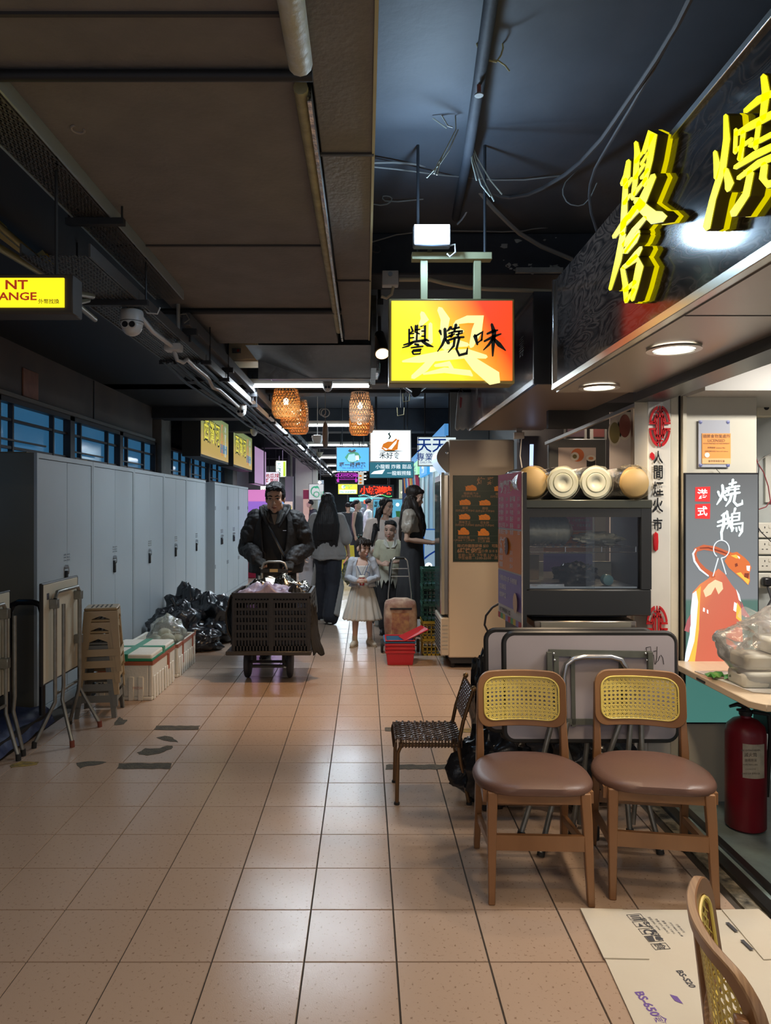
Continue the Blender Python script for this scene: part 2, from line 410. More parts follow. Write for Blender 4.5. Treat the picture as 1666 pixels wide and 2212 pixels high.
def window(n, ya, yb, splits, zt=2.355, zb=1.25):
    w = sempty('window_%d' % n, (-2.82, (ya+yb)/2, zb))
    for a, b in ((ya, ya+.05),(yb-.05, yb)): B(-2.86,-2.77,a,b,zb,zt).build('frame_post', m_bar, w)
    B(-2.86,-2.77,ya,yb,zt-.04,zt).build('frame_head', m_bar, w)
    B(-2.86,-2.77,ya,yb,zb,zb+.05).build('frame_sill', m_bar, w)
    B(-2.852,-2.84,ya+.05,yb-.05,zb+.05,zt-.04).build('pane', m_blue, w)
    for s in splits: B(-2.84,-2.80,s-.012,s+.012,zb+.05,zt-.04).build('mullion', m_bar, w)
    for z in (2.19, 1.97): B(-2.84,-2.805,ya+.05,yb-.05,z-.011,z+.011).build('glazing_bar', m_bar, w)
    B(-2.80,-2.785,ya+.05,ya+.62*(yb-ya),2.02,2.035).build('security_bar', m_bar, w)
window(1, 3.9, 5.38, (4.4,5.0)); window(2, 5.38, 6.76, (5.68,6.42)); window(3, 6.76, 8.12, (7.04,7.78)); window(4, 8.12, 9.47, (8.42,9.05))
window(5, 9.95, 11.3, (10.4,10.85)); window(6, 11.3, 12.7, (11.7,12.2)); window(7, 12.7, 14.1, (13.1,13.6))
o = B(-2.78,-2.768,5.78,6.05,2.40,2.63).build('paper_sheet', mat('brown_paper', (.30,.12,.07), .6, nz=(12,.5)), bevel=.003)
tag(setorigin(o, (-2.775,5.9,2.4)), 'brown curled paper sheet taped to the board wall above the windows', 'paper')
# right side: column between the two stalls
struct(B(1.425,1.542,3.60,3.78,0,2.08).build('trim_14', m_white, bevel=.004))
struct(B(1.542,1.588,3.61,3.78,0,2.08).build('trim_15', m_cream, bevel=.006))
struct(B(1.588,1.604,3.63,3.78,0,2.08).build('trim_16', m_black))
struct(B(1.604,1.622,3.60,3.78,0,2.06).build('trim_17', m_cream))
# roast shop inside: facing wall, recess, ceiling, back walls
m_pan = mat('wall_panel_cream', (.58,.56,.48), .30, nz=(2.5,.15), spec=.5)
m_tw = mat('recess_grey', (.42,.45,.44), .5, nz=(4,.2))
struct(B(1.622,1.985,3.62,3.70,0,2.06).build('wall_back', m_pan))
struct(B(1.985,4.3,4.05,4.15,0,2.3).build('wall_recess', m_tw))
struct(B(1.975,2.0,3.70,4.05,0,2.3).build('trim_18', m_pan))
struct(B(4.2,4.3,-1.2,4.1,0,2.4).build('wall_right', m_tw))
struct(B(1.50,4.3,-1.2,3.62,2.33,2.40).build('trim_19', mat('shop_ceiling', (.50,.49,.46), .6)))
struct(B(1.62,2.4,3.40,4.1,2.055,2.33).build('trim_20', mat('bulkhead_grey', (.36,.35,.33), .5)))
struct(B(1.36,1.50,-1.2,3.62,2.03,2.085).build('trim_21', m_rail))
# sushi stall behind: back wall, side wall, floor plinth
struct(B(1.33,3.6,6.15,6.25,0,3.19).build('wall_stall', mat('stall_wall_dark', (.045,.04,.045), .5)))
struct(B(2.6,2.7,3.7,6.15,0,3.19).build('wall_stall_side', mat('stall_side', (.16,.13,.12), .5)))
# right side of the aisle further on and the far end
m_far = mat('far_wall_grey', (.22,.24,.25), .6)
struct(B(1.55,1.7,6.25,36,0,3.19).build('wall_right_far', m_far))
struct(B(-3.4,-3.2,14.6,36,0,3.19).build('wall_left_far', m_far))
struct(B(-6,6,36,36.2,0,3.19).build('wall_end', mat('end_wall', (.06,.07,.08), .6)))
struct(B(-1.95,-1.25,18.4,18.9,0,3.19).build('trim_22', mat('pier_cream', (.34,.34,.27), .7, nz=(3,.2))))
# ================================================================ OVERHEAD: ducts, trays, pipes, cameras, lamps
m_duct = mat('duct_board_brown', (.20,.185,.175), .75, nz=(5,.35,(.11,.105,.10)), bump=(45,.35))
m_ductb = mat('duct_metal_blue', (.16,.19,.22), .35, .6, nz=(3,.4), bump=(12,.3))
m_galv = mat('galvanised', (.36,.37,.36), .35, .8, nz=(14,.5), bump=(20,.3))
m_foil = mat('duct_foil', (.60,.58,.55), .22, 1., bump=(25,.7))
m_tray = mat('tray_metal', (.13,.125,.12), .45, .6)
m_trayedge = mat('tray_edge', (.42,.50,.55), .35, .5)
m_pvc = mat('pvc_conduit', (.55,.53,.50), .4)
m_cable = mat('cable_black', (.03,.03,.035), .5)
m_cable2 = mat('cable_grey', (.22,.21,.19), .6)
# big air duct
d = thing('air_duct', 'wide brown boarded air duct running along the ceiling on the left', 'duct', (-.7,2.2,2.75))
B(-1.22,-.205,-1.0,5.46,2.75,3.195).build('duct_body', m_duct, d, bevel=.006)
for y in (1.80,2.05,3.40,): B(-1.225,-.20,y,y+.012,2.742,2.752).build('seam', mat('seam_dark', (.05,.045,.045), .7), d)
ring = MB(); ring.tube([V(-.95+.02*math.cos(a*PI/8), 2.36+.02*math.sin(a*PI/8)*1.2, 2.748) for a in range(13)], .004, 5); ring.build('glue_ring', mat('glue_mark', (.30,.27,.25), .7), d)
for y, r in ((2.04,.016),(4.50,.018)):
    b = thing('hanger_bar', 'black round hanger bar crossing under the wide duct near the camera' if y < 3 else 'thin dark hanger rail crossing under the wide duct near its far end', 'hanger', (-.7,y,2.73))
    MB().cyl((-1.5,y,2.732),(-.15,y,2.732),r, n=10).build('bar', m_dark, b, smooth=True)
    for x in (-1.47,-.17): MB().cyl((x,y,2.732),(x,y,3.2),.006,n=6).build('rod', m_dark, b)
# small trunk duct on its right
d = thing('trunk_duct', 'narrow brown boarded duct to the right of the wide duct', 'duct', (-.06,2,2.75))
B(-.155,.028,-1,5.35,2.752,3.05).build('duct_body', m_duct, d, bevel=.004)
for y in (1.25,2.52,3.93): B(-.158,.031,y,y+.014,2.744,2.754).build('seam', mat('seam_dark', (0,0,0)), d)
B(.024,.034,-1,5.35,2.746,2.760).build('edge_trim', mat('edge_yellowed', (.42,.38,.22), .5), d)
# lagged pipe between the ducts
p = thing('lagged_pipe', 'pale lagged pipe with yellowed wrapping beside the wide duct', 'pipe', (-.19,1.5,2.73))
MB().tube([(-.178,-1,2.715),(-.178,.9,2.715),(-.178,1.96,2.715)],.034,12).build('lagging', mat('lagging_white', (.52,.54,.52), .6, nz=(20,.5,(.45,.40,.18)), bump=(30,.4)), p, smooth=True)
MB().tube([(-.190,2.1,2.735),(-.186,5.0,2.735)],.022,10).build('lagging', mat('lagging_yellow', (.40,.36,.20), .6, nz=(18,.5), bump=(30,.4)), p, smooth=True)
MB().box(-.172,-.160,2.12,5.2,2.705,2.80).build('foil_strip', m_foil, p)
MB().tube([(-.150,2.3,2.78),(-.158,3.4,2.77),(-.149,4.4,2.765),(-.152,5.2,2.74)],.005,5).build('cable', m_cable, p)
# duct end: metal reducer and foil wrapped elbow behind
e = thing('metal_duct', 'blue grey metal duct reducer curving down where the wide duct ends', 'duct', (-.4,5.7,2.7))
def red(u, v):
    a = v*PI/2; x = -.92+u*1.0; return Vector((x, 5.48+.55*v, 2.742-.16*math.sin(a)*min(1, u*2.2)))
MB().grid(red, 14, 8).build('reducer', m_ductb, e, smooth=True)
B(-.82,.09,6.03,6.26,2.60,2.80).build('duct_body', m_ductb, e, bevel=.01)
B(.045,.085,5.4,6.1,2.55,3.1).build('corner_flange', m_galv, e)
B(-.9,.09,6.0,6.04,2.575,3.19).build('end_flange', m_galv, e, bevel=.004)
f = thing('foil_duct', 'crinkled foil wrapped duct crossing just behind the reducer', 'duct', (-.6,7.2,2.83))
B(-.98,.15,7.06,7.5,2.83,3.08).build('foil_body', m_foil, f, bevel=.02)
for x in (-.9,.1): MB().cyl((x,7.2,3.08),(x,7.2,3.2),.008,n=6).build('rod', m_dark, f)
for x in (-.55,-.1): B(x,x+.03,7.045,7.5,2.82,3.09).build('band', m_galv, f)
# vertical black pole + hook near it
# beige junction cabinet
jc = thing('junction_cabinet', 'cream metal junction cabinet lit from below beside the duct end', 'cabinet', (-1.25,6.5,2.95))
q0 = W(481,781,6.5); q1 = W(557,737,6.5)
B(q0.x,q1.x,6.5,6.8,q0.z,q1.z).build('body', mat('cabinet_cream', (.85,.72,.48), .5), jc, bevel=.004)  # warm light from below is put into this brightened cream
B(q0.x+.04,q1.x-.02,6.492,6.502,q0.z+.02,q1.z-.01).build('door', mat('cabinet_cream2', (.88,.76,.52), .5), jc, bevel=.003)
c0 = W(502,763,6.49); c1 = W(521,753,6.49)
h = B(c0.x,c1.x,6.478,6.494,c0.z,c1.z).build('latch', m_galv, jc)
B(c0.x+.045,c0.x+.065,6.472,6.48,c0.z+.01,c1.z-.01).build('button', mat('latch_red', (.5,.05,.03), .4), h)
B(q0.x-.10,q0.x-.005,4.5,6.8,2.60,2.66).build('trunking', mat('trunking_cream', (.50,.44,.33), .5), jc)
# ---- perforated cable tray (upper) and wire-laden lower tray
def tray(label, x0, x1, y0, y1, z, holes):
    t = thing('cable_tray', label, 'cable tray', ((x0+x1)/2, y0, z))
    rows = []; hx = .020; hy = .035
    if holes:
        nx = int((x1-x0)/hx); ny = int((y1-y0)/hy); mb = MB()
        # slotted sheet: long bars and short bridges between slots, staggered
        for i in range(nx+1):
            x = x0+i*hx; mb.box(x-.005, x+.005, y0, y1, z, z+.003)
        for i in range(nx):
            for j in range(ny):
                y = y0+(j+(.5 if i % 2 else 0))*hy; x = x0+i*hx
                mb.add([(x,y,z),(x+hx,y,z),(x+hx,y+.012,z),(x,y+.012,z)], [(0,1,2,3)])
        mb.build('slotted_sheet', m_tray, t, kind='stuff')
    else: B(x0,x1,y0,y1,z,z+.004).build('sheet', m_tray, t)
    for x in (x0, x1): B(x-.004,x+.004,y0,y1,z-.004,z+.05).build('edge', m_trayedge if z > 2.6 else m_tray, t)
    y = y0+.6
    while y < y1:
        B(x0-.03,x1+.05,y,y+.03,z-.03,z-.003).build('cross_bracket', m_dark, t)
        for x in (x0-.02, x1+.04): MB().cyl((x,y+.015,z-.03),(x,y+.015,2.80 if z < 2.6 else 2.748),.005,n=6).build('rod', m_dark, t)
        y += 1.45
    return t
t1 = tray('slotted metal cable tray with a bright edge, just under the wide duct', -1.21, -1.05, .9, 4.12, 2.70, True)
t2 = tray('second slotted cable tray, hanging lower beside the yellow currency sign', -1.40, -1.12, 2.9, 5.0, 2.52, True)
t3 = tray('far cable tray loaded with sagging black cables', -1.40, -1.12, 5.02, 24.0, 2.52, False)
cb = MB()
for i in range(9):
    x = -1.39+.030*i; pts = [(x+random.uniform(-.01,.01), y, 2.505-.012*random.random()-(.035*abs(math.sin(y*1.3+i))*(i % 3 == 0))) for y in [4.9+.7*k for k in range(24)]]
    cb.tube(pts, .012, 5)
cb.build('cables', m_cable, t3, kind='stuff')
rl = thing('steel_channel', 'long dark steel channel running down the aisle above the cameras', 'channel', (-1.15,9,2.6))
B(-1.13,-1.08,4.4,26,2.62,2.70).build('channel', mat('channel_steel', (.07,.075,.085), .65, 0), rl, bevel=.004)
for k in range(10): 
    y = 4.5+1.25*k
    MB().cyl((-1.105,y,2.54),(-1.105,y,2.80),.008,n=6).build('threaded_rod', m_dark, rl)
    B(-1.15,-1.06,y-.02,y+.02,2.58,2.62).build('clamp', m_dark, rl)
# white conduit run with a junction box and two dome cameras
cd = thing('white_conduit', 'white conduit pipe with bends and a junction box linking the two dome cameras', 'pipe', (-1.15,4.5,2.4))
P = [W(300,680,3.7), W(330,716,4.0), W(372,748,4.35)]
MB().tube(P, .014, 8).build('pipe', m_pvc, cd, smooth=True)
P = [W(376,756,4.38),W(383,778,4.38),W(396,783,4.42),W(404,776,4.46),W(420,792,4.7),W(445,812,5.15),W(452,820,5.25),W(460,838,5.28),W(474,842,5.4),W(500,865,6.3),W(517,880,6.9)]
MB().tube(P, .013, 8).build('pipe', m_pvc, cd, smooth=True)
MB().tube([W(385,744,4.4),W(385,640,4.4),W(384,610,4.4)], .012, 8).build('riser', mat('pvc_grey', (.35,.36,.36), .4), cd, smooth=True)
q = W(375,752,4.37); B(q.x-.05,q.x+.05,q.y-.04,q.y+.04,q.z-.02,q.z+.025).build('junction_box', m_pvc, cd, bevel=.004)
MB().tube([W(306,662,3.7),W(318,676,3.7),W(340,678,3.7),W(346,664,3.7)], .004, 6).build('loose_cable', m_pvc, cd)
MB().tube([W(385,680,4.4),W(402,678,4.4),W(409,690,4.4),W(398,698,4.4)], .004, 6).build('loose_cable', m_cable2, cd)
def ptz(label, c, r):
    t = thing('dome_camera', label, 'security camera', c)
    mb = MB(); mb.lathe([(r*.92,r*1.05),(r,r*.9),(r*1.02,r*.1),(r*.97,-.2*r)], c, 24); mb.build('housing', m_pvc, t, smooth=True)
    MB().lathe([(r*1.03,.05*r),(r*1.03,0)], c, 24).build('seam_ring', m_dark, t)
    mb = MB(); mb.ball(c+V(0,0,-.25*r), (r*.93,r*.93,r*.95), 20, 12); mb.build('ball', mat('camera_ball', (.60,.59,.56), .35), t, smooth=True)
    fc = c+V(0,-.93*r,-.36*r)
    for dx in (-.31,.31):
        MB().lathe([(0,0),(.27*r,0),(.27*r,.12*r)], fc+V(dx*r,-.03*r,0), 14, axis='y').build('lens', m_black, t)
        MB().lathe([(.29*r,0),(.33*r,0),(.33*r,.2*r),(.29*r,.2*r)], fc+V(dx*r,-.02*r,0), 14, axis='y').build('lens_ring', m_pvc, t)
    MB().cyl(c+V(0,0,r),c+V(0,0,r*1.35),r*.4).build('mount', m_pvc, t)
    if c.x > -1: MB().cyl(c+V(0,0,r),V(c.x,c.y,3.19),.007,n=6).build('rod', m_dark, t)
    return t
ptz('larger white dome security camera nearest the yellow currency sign', W(285,697,3.67)+V(0,0,0), .058)
ptz('smaller white dome security camera at the far end of the conduit', W(521,886,6.9), .052)
ptz('small white dome camera hanging from the first ceiling batten lamp', W(708,834,6.6), .045)
for px, py, Y, lab in ((549,935,10.5,'small cream dome camera over the second yellow restaurant sign'),(663,982,17.,'pale far dome camera under the black cables')):
    c = W(px,py,Y); t = thing('dome_camera', lab, 'security camera', c)
    MB().lathe([(.055,.05),(.05,0),(.03,-.04),(0,-.05)], c, 14).cyl(c+V(0,0,.04), V(c.x,c.y,3.19), .01, n=6).build('housing', m_pvc, t, smooth=True)
# ---- fluorescent battens
m_tube = glow('tube_white', (.86,.94,1.0), 9.)
m_bat = mat('batten_body', (.45,.43,.38), .5)
for i, yy in enumerate((6.93,10.3,13.6,17.0,20.4,23.8,27.2,30.6)):
    lab = ['nearest white fluorescent batten across the aisle','second fluorescent batten, behind the wicker shades','third fluorescent batten down the aisle','fourth fluorescent batten down the aisle','fifth fluorescent batten down the aisle','sixth fluorescent batten down the aisle','seventh fluorescent batten far down the aisle','farthest fluorescent batten down the aisle'][i]
    t = thing('batten_light', lab, 'ceiling light', (-.54,yy,2.7), 'fluorescent battens across the aisle')
    MB().cyl((-1.12,yy,2.672),(.04,yy,2.672),.013,n=10).build('tube', m_tube, t, smooth=True)
    B(-1.24,.10,yy+.0,yy+.06,2.695,2.745).build('body', m_bat, t, bevel=.003)
    for x in (-1.14,.05): B(x-.015,x+.015,yy-.012,yy+.02,2.655,2.70).build('lamp_holder', m_bat, t)
    for x in (-1.0,-.1): MB().cyl((x,yy+.03,2.745),(x,yy+.03,3.2),.006,n=6).build('rod', m_dark, t)
c = thing('conduit_rail', 'thin pale conduit rail continuing right from the nearest batten', 'conduit', (.8,7.0,2.7))
MB().cyl((.1,7.0,2.71),(1.5,7.0,2.70),.012,n=8).build('rail', m_cable2, c)
# ---- wicker pendant shades
m_wick = mat('wicker', (.85,.40,.11), .55, bump=(90,.3)); m_wick2 = mat('wicker_pale', (.66,.45,.30), .55)
def wicker(label, c, r, h, m, grp):
    t = thing('wicker_lamp', label, 'pendant lamp', c, grp); mb = MB()
    prof = lambda v: r*(.82+.18*math.sin(PI*min(1, max(0, v*1.02)))) if v > .72 else r*(1.0 if v > .18 else .8+1.1*v)
    N = 22
    for k in range(N):
        for sgn in (1, -1):
            pts = []
            for j in range(9):
                v = j/8; a = 2*PI*k/N+sgn*v*1.5; rr = prof(v); pts.append(c+V(rr*math.cos(a), rr*math.sin(a), h*(v-.5)))
            mb.tube(pts, .0052, 4, cap=False)
    mb.build('weave', m, t, kind='stuff')
    rb = MB()
    for v in (0,.18,.38,.72,1): rb.tube([c+V(prof(v)*math.cos(a*PI/9), prof(v)*math.sin(a*PI/9), h*(v-.5)) for a in range(18)], .006, 5, closed=True)
    rb.build('hoop', m, t)
    MB().ball(c+V(0,0,.02), (.028,.028,.04), 10, 8).build('bulb', glow('bulb_warm', (1,.74,.45), 26), t, smooth=True)
    MB().cyl(c+V(0,0,.06), V(c.x, c.y, 3.2), .004, n=5).build('cord', m_cable, t)
    return t
G = 'woven wicker lamp shades over the aisle'
wicker('front left orange wicker lamp shade under the nearest batten', W(618,872,7.7), .150, .30, m_wick, G)
wicker('second left wicker lamp shade, overlapping the front one', W(634,897,8.5), .150, .30, m_wick, G)
wicker('pale wicker lamp shade tucked behind the left cluster', W(646,893,9.3), .120, .34, m_wick2, G)
wicker('lowest far left wicker lamp shade of the left cluster', W(645,915,9.4), .130, .26, m_wick, G)
wicker('front right pale wicker lamp shade hanging alone at the right', W(778,880,7.8), .115, .32, m_wick2, G)
wicker('lower right orange wicker lamp shade behind the pale one', W(777,915,8.4), .120, .26, m_wick, G)
wicker('far right wicker lamp shade mostly hidden by the other two', W(789,905,9.2), .115, .34, m_wick2, G)
# ---- hanging odd things
o = MB(); o.tube([W(703+9*math.cos(a*PI/6), 892+9*math.sin(a*PI/6), 8.2) for a in range(12)], .006, 6, closed=True); o.tube([W(697+7*math.cos(a*PI/6), 890+8*math.sin(a*PI/6), 8.25) for a in range(12)], .005, 6, closed=True)
o.tube([W(703,882,8.2), V(W(703,882,8.2).x,8.2,3.19)], .004, 5)
o = o.build('wire_coil', m_cable2); tag(setorigin(o, W(703,892,8.2)), 'loose coil of grey wire hanging between the two wicker clusters', 'wire')
o = MB(); o.lathe([(.02,-.17),(.06,-.15),(.075,0),(.06,.13),(.03,.17)], W(703,940,9.5), 12, sx=.55); o.tube([W(703,922,9.5), V(W(703,922,9.5).x,9.5,3.19)], .005, 5)
o = o.build('hanging_sack', mat('sack_brown', (.16,.11,.08), .8, bump=(40,.6)), smooth=True); tag(setorigin(o, W(703,940,9.5)), 'brown lumpy bundle hanging below the wire coil', 'bundle')
o = MB(); o.lathe([(.05,-.06),(.075,0),(.08,.05),(.03,.06)], W(686,949,10), 14); o.tube([W(673,944,10),W(680,948,10)], .012, 6); o.tube([W(686,940,10),V(W(686,940,10).x,10,3.19)], .006, 6)
o = o.build('watering_can', mat('can_white', (.55,.56,.55), .5), smooth=True); tag(setorigin(o, W(686,949,10)), 'small white spouted pot hanging left of the brown bundle', 'pot')
o = MB(); o.lathe([(.09,.07),(.05,0),(.03,-.05)], W(690,984,16), 14); o.tube([W(690,978,16),V(W(690,978,16).x,16,3.19)],.008,5); o = o.build('lamp_cone', mat('lamp_dusty', (.45,.42,.33), .6), smooth=True)
tag(setorigin(o, W(690,984,16)), 'dusty cream cone shaped ceiling fitting far down the aisle', 'lamp')
# white cloth on the hanger under the dark fascia
wc = thing('white_cloth', 'worn white cloth with a red mark hanging beside the dark fascia', 'cloth', W(1001,885,6.1))
def cl(u, v):
    p0 = W(985+33*u+(2-3*v)*2, 848+77*v, 6.15); w_ = .025*math.sin(u*7)*(.4+v*.6); return p0+V(0, w_, -.02*abs(math.sin(u*9))*v)
g = MB().grid(cl, 14, 12); g = g.build('cloth', mat('cloth_white', (.48,.54,.56), .8, nz=(9,.3,(.25,.33,.36))), wc, smooth=True)
sd = g.modifiers.new('s', 'SOLIDIFY'); sd.thickness = .006
MB().poly([(0,0),(.02,-.01),(.012,-.09),(.0,-.10),(-.004,-.06)], (W(994,857,6.11),(1,0,0),(0,0,1)), -.003).build('red_mark', mat('faded_red', (.38,.10,.12), .7), wc)
MB().tube([W(996+5*math.cos(PI*a/8), 848-6*math.sin(PI*a/8)-3*(a == 4), 6.12) for a in range(9)], .004, 5).build('hanger', m_cable, wc)
# ---- ceiling pipe with sprinkler, string ends and loose cables (right of the ducts)
pp = thing('ceiling_pipe', 'black sprinkler pipe running along the dark ceiling', 'pipe', (.45,2.5,3.1))
MB().tube([W(1070,-60,2.12),W(1035,180,2.75),W(1012,330,3.2),W(985,470,4.2)], .024, 10).build('pipe', m_beam, pp, smooth=True)
sp = W(1035,207,2.72)
MB().cyl(sp+V(0,0,.01), sp+V(0,0,.05), .008, n=8).build('sprinkler_head', mat('sprinkler_red', (.25,.08,.06), .5), pp)
MB().lathe([(0,0),(.017,0),(.018,.004),(.006,.012)], sp, 12).build('sprinkler_plate', m_galv, pp)
m_str = mat('string_yellow', (.42,.38,.20), .7); m_str2 = mat('string_pale', (.32,.33,.28), .7)
s1 = thing('tied_string', 'yellow string knotted round the sprinkler pipe', 'string', W(1070,130,2.65))
MB().tube([W(x,y,2.62) for x,y in ((1026,80),(1032,100),(1040,118),(1055,130),(1072,134),(1082,120),(1087,104),(1085,88))], .0035, 5).build('loop', m_str, s1)
MB().tube([W(x,y,2.62) for x,y in ((1066,130),(1078,132),(1092,142),(1101,154))], .003, 5).build('loose_end', m_str, s1)
s2 = thing('string_bundle', 'frayed pale string ends hanging left of the sprinkler pipe', 'string', W(960,320,3.1))
for P in (((946,230),(955,250),(968,272),(978,275)),((935,255),(950,266),(965,277)),((984,250),(985,280),(965,320),(945,355),(938,375)),((990,280),(970,325),(952,352),(922,384)),((975,300),(955,340),(948,360),(944,378))):
    MB().tube([W(x,y,3.1) for x,y in P], .003, 5).build('strand', m_str2, s2)
s3 = thing('string_bundle', 'fan of pale string ends hanging right of the sprinkler pipe', 'string', W(1040,360,3.2))
for P in (((1016,300),(1030,340),(1060,390),(1085,420)),((1016,300),(1028,350),(1050,400),(1068,435)),((1016,300),(1022,345),(1040,400),(1060,425)),((1016,302),(1020,350),(1030,390)),((1016,300),(1020,310),(1024,320))):
    MB().tube([W(x,y,3.2) for x,y in P], .0032, 5).build('strand', m_str2, s3)
def cab(label, P, r, m, Y=None):
    Y = Y or 3.6
    pts = [W(*(p if len(p) == 3 else (*p, Y))) for p in P]
    # smooth the polyline once
    q = [pts[0]]
    for a, b in zip(pts, pts[1:]): q += [a*.7+b*.3, a*.3+b*.7]
    q.append(pts[-1]); o = MB().tube(q, r, 6).build('loose_cable', m, smooth=True)
    return tag(setorigin(o, pts[0]), label, 'cable')
cab('grey cable swooping across the ceiling towards the fascia top', [(1000,365,3.7),(1060,420,3.9),(1120,430,3.9),(1200,395,3.5),(1280,330,3.1),(1360,215,2.6),(1450,80,2.2),(1500,-20,2.0)], .010, mat('cable_dusty', (.10,.095,.095), .7))
cab('second dusty cable branching down from the swooping one', [(1460,60,2.2),(1390,190,2.5),(1310,320,3.0),(1277,380,3.2),(1272,440,3.35),(1290,500,3.5)], .007, mat('cable_dusty', (0,0,0)))
cab('thick grey cable sagging down to the beam on the right', [(998,360,3.7),(1040,420,3.9),(1080,465,4.0),(1140,520,4.2),(1236,560,4.3)], .013, m_cable2)
cab('thin cable loop dangling below the swooping cable', [(1290,395,3.3),(1270,440,3.4),(1240,447,3.4),(1217,430,3.4),(1216,400,3.4),(1235,380,3.4),(1250,365,3.4)], .003, m_cable2)
cab('bundle of thin cables from the narrow duct to the ceiling pipe', [(800,352,3.4),(870,350,3.5),(940,362,3.6),(1000,380,3.7)], .006, m_cable2)
cab('lower thin cable from the narrow duct to the ceiling pipe', [(802,360,3.4),(880,368,3.5),(950,378,3.6),(1000,382,3.7),(1100,392,3.7),(1210,380,3.6)], .004, m_cable2)
cab('thin cable curling beside the narrow duct over the flood lamp', [(802,440,3.9),(830,445,3.9),(850,432,3.9),(840,422,3.9),(822,425,3.9),(836,438,3.9),(915,430,3.9)], .004, m_cable2)
cab('cable stretched along the beam above the hanging light box', [(800,524,4.3),(880,500,4.35),(1000,498,4.35),(1120,502,4.35),(1160,492,4.35),(1270,486,4.35)], .004, m_cable2)
cab('white cable looping down beside the flood lamp', [(1020,420,4.0),(1012,450,4.1),(1002,470,4.15),(988,485,4.15)], .005, mat('cable_white', (.5,.55,.6), .5))
cab('black cable loops tied at the narrow duct edge', [(800,524,4.2),(820,532,4.2),(822,545,4.2),(808,545,4.2),(798,536,4.2)], .004, m_cable)
# cream conduit with junction box behind the light box
cj = thing('cream_conduit', 'cream conduit pipe and round junction box behind the sign posts', 'pipe', W(900,604,4.38))
q = W(843,603,4.36); B(q.x-.05,q.x+.05,4.33,4.39,q.z-.045,q.z+.045).build('junction_box', m_pvc, cj, bevel=.004)
MB().lathe([(.014,0),(.014,-.004)], q+V(0,-.035,.02), 12, axis='y').build('box_screw', m_galv, cj)
MB().tube([W(862,604,4.37),W(930,604,4.37),W(960,612,4.37),W(1010,621,4.37),W(1060,625,4.37),W(1205,629,4.37)], .013, 8).build('pipe', mat('pvc_cream', (.52,.44,.30), .45), cj, smooth=True)
MB().tube([W(850,620,4.36),W(846,636,4.36),W(835,644,4.36),W(824,640,4.36)], .009, 8).build('elbow', mat('pvc_cream', (0,0,0)), cj, smooth=True)
# track spot
ts = thing('track_spotlight', 'black track spotlight glowing warm beside the hanging light box', 'spotlight', W(822,750,5.1))
a = W(820,722,5.1); b = W(826,764,4.98)
MB().tube([a, a*.5+b*.5, b], [.034,.044,.056], 16).build('can', m_black, ts, smooth=True)
dd = (b-a).normalized(); MB().cyl(b+dd*.001, b+dd*.004, .047, n=20).build('lamp_face', glow('spot_face', (1,.66,.34), 2.6), ts)
MB().cyl(a, V(a.x+.0, a.y+.02, 3.15), .012, n=8).build('stem', m_dark, ts)
B(a.x-.02,a.x+.02,4.8,5.4,2.86,2.90).build('track', m_dark, ts)
ts2 = thing('track_spotlight', 'black track spotlights turned sideways under the hanging light box', 'spotlight', W(888,840,6.5))
for (x0,y0,x1,y1) in ((878,832,900,846),(905,838,915,826)):
    a = W(x0,y0,6.5); b = W(x1,y1,6.4); MB().tube([a,b],[.04,.055],14).build('can', m_black, ts2, smooth=True)
MB().cyl(W(888,834,6.55), V(W(888,834,6.55).x,6.55,3.19), .01, n=6).build('stem', m_dark, ts2)
for x, y in ((878,868),(866,898)):
    a = W(x,y,7.0); o = thing('wire_bracket', 'bent wire bracket below the spotlights, %s one' % ('upper' if y < 880 else 'lower'), 'bracket', a)
    MB().tube([a+V(-.035,0,.08),a+V(-.03,0,0),a+V(.03,0,.01),a+V(.035,0,.08)], .005, 5).build('bracket', mat('lagging_yellow', (0,0,0)), o)
    MB().cyl(a+V(0,0,.08), V(a.x,a.y,3.19), .004, n=5).build('wire', m_cable, o)
# small lit fitting at the tray (upper left)
o = B(-1.33,-1.22,4.78,4.83,0,0).v and MB().box(*(W(352,626,4.7).x, W(372,616,4.7).x, 4.7, 4.74, W(352,624,4.7).z, W(352,612,4.7).z)).build('emergency_light', glow('small_cool_lamp', (.55,.95,1.), 5.))
tag(setorigin(o, W(362,620,4.7)), 'small cool white lamp glowing at the tray end above the conduit', 'lamp')
# ================================================================ SIGNS of the near stalls
# ---- hanging light box with flood lamp
m_signframe = mat('sign_frame_gold', (.36,.30,.14), .35, .7)
m_post = mat('sign_post', (.36,.33,.18), .6, 0)
def gradmat(name, stops, dirv, p0, p1, es=1.):
    """lit translucent face printed with a colour gradient along world axis combination"""
    m = bpy.data.materials.new(name); m.use_nodes = True; nt = m.node_tree; b = nt.nodes['Principled BSDF']
    tc = nt.nodes.new('ShaderNodeTexCoord'); dt = nt.nodes.new('ShaderNodeVectorMath'); dt.operation = 'DOT_PRODUCT'
    dt.inputs[1].default_value = dirv; nt.links.new(tc.outputs['Object'], dt.inputs[0])
    mr = nt.nodes.new('ShaderNodeMapRange'); mr.inputs[1].default_value = p0; mr.inputs[2].default_value = p1; nt.links.new(dt.outputs['Value'], mr.inputs[0])
    r = nt.nodes.new('ShaderNodeValToRGB'); cr = r.color_ramp
    while len(cr.elements) < len(stops): cr.elements.new(.5)
    for e, (p, c) in zip(cr.elements, stops): e.position = p; e.color = (*c, 1)
    nt.links.new(mr.outputs[0], r.inputs[0])
    nt.links.new(r.outputs[0], b.inputs['Base Color' if es <= 0 else 'Emission Color'])
    if es > 0: b.inputs['Emission Strength'].default_value = es; b.inputs['Base Color'].default_value = (.05,.05,.05,1)
    b.inputs['Roughness'].default_value = .35
    return m
SY = 3.3
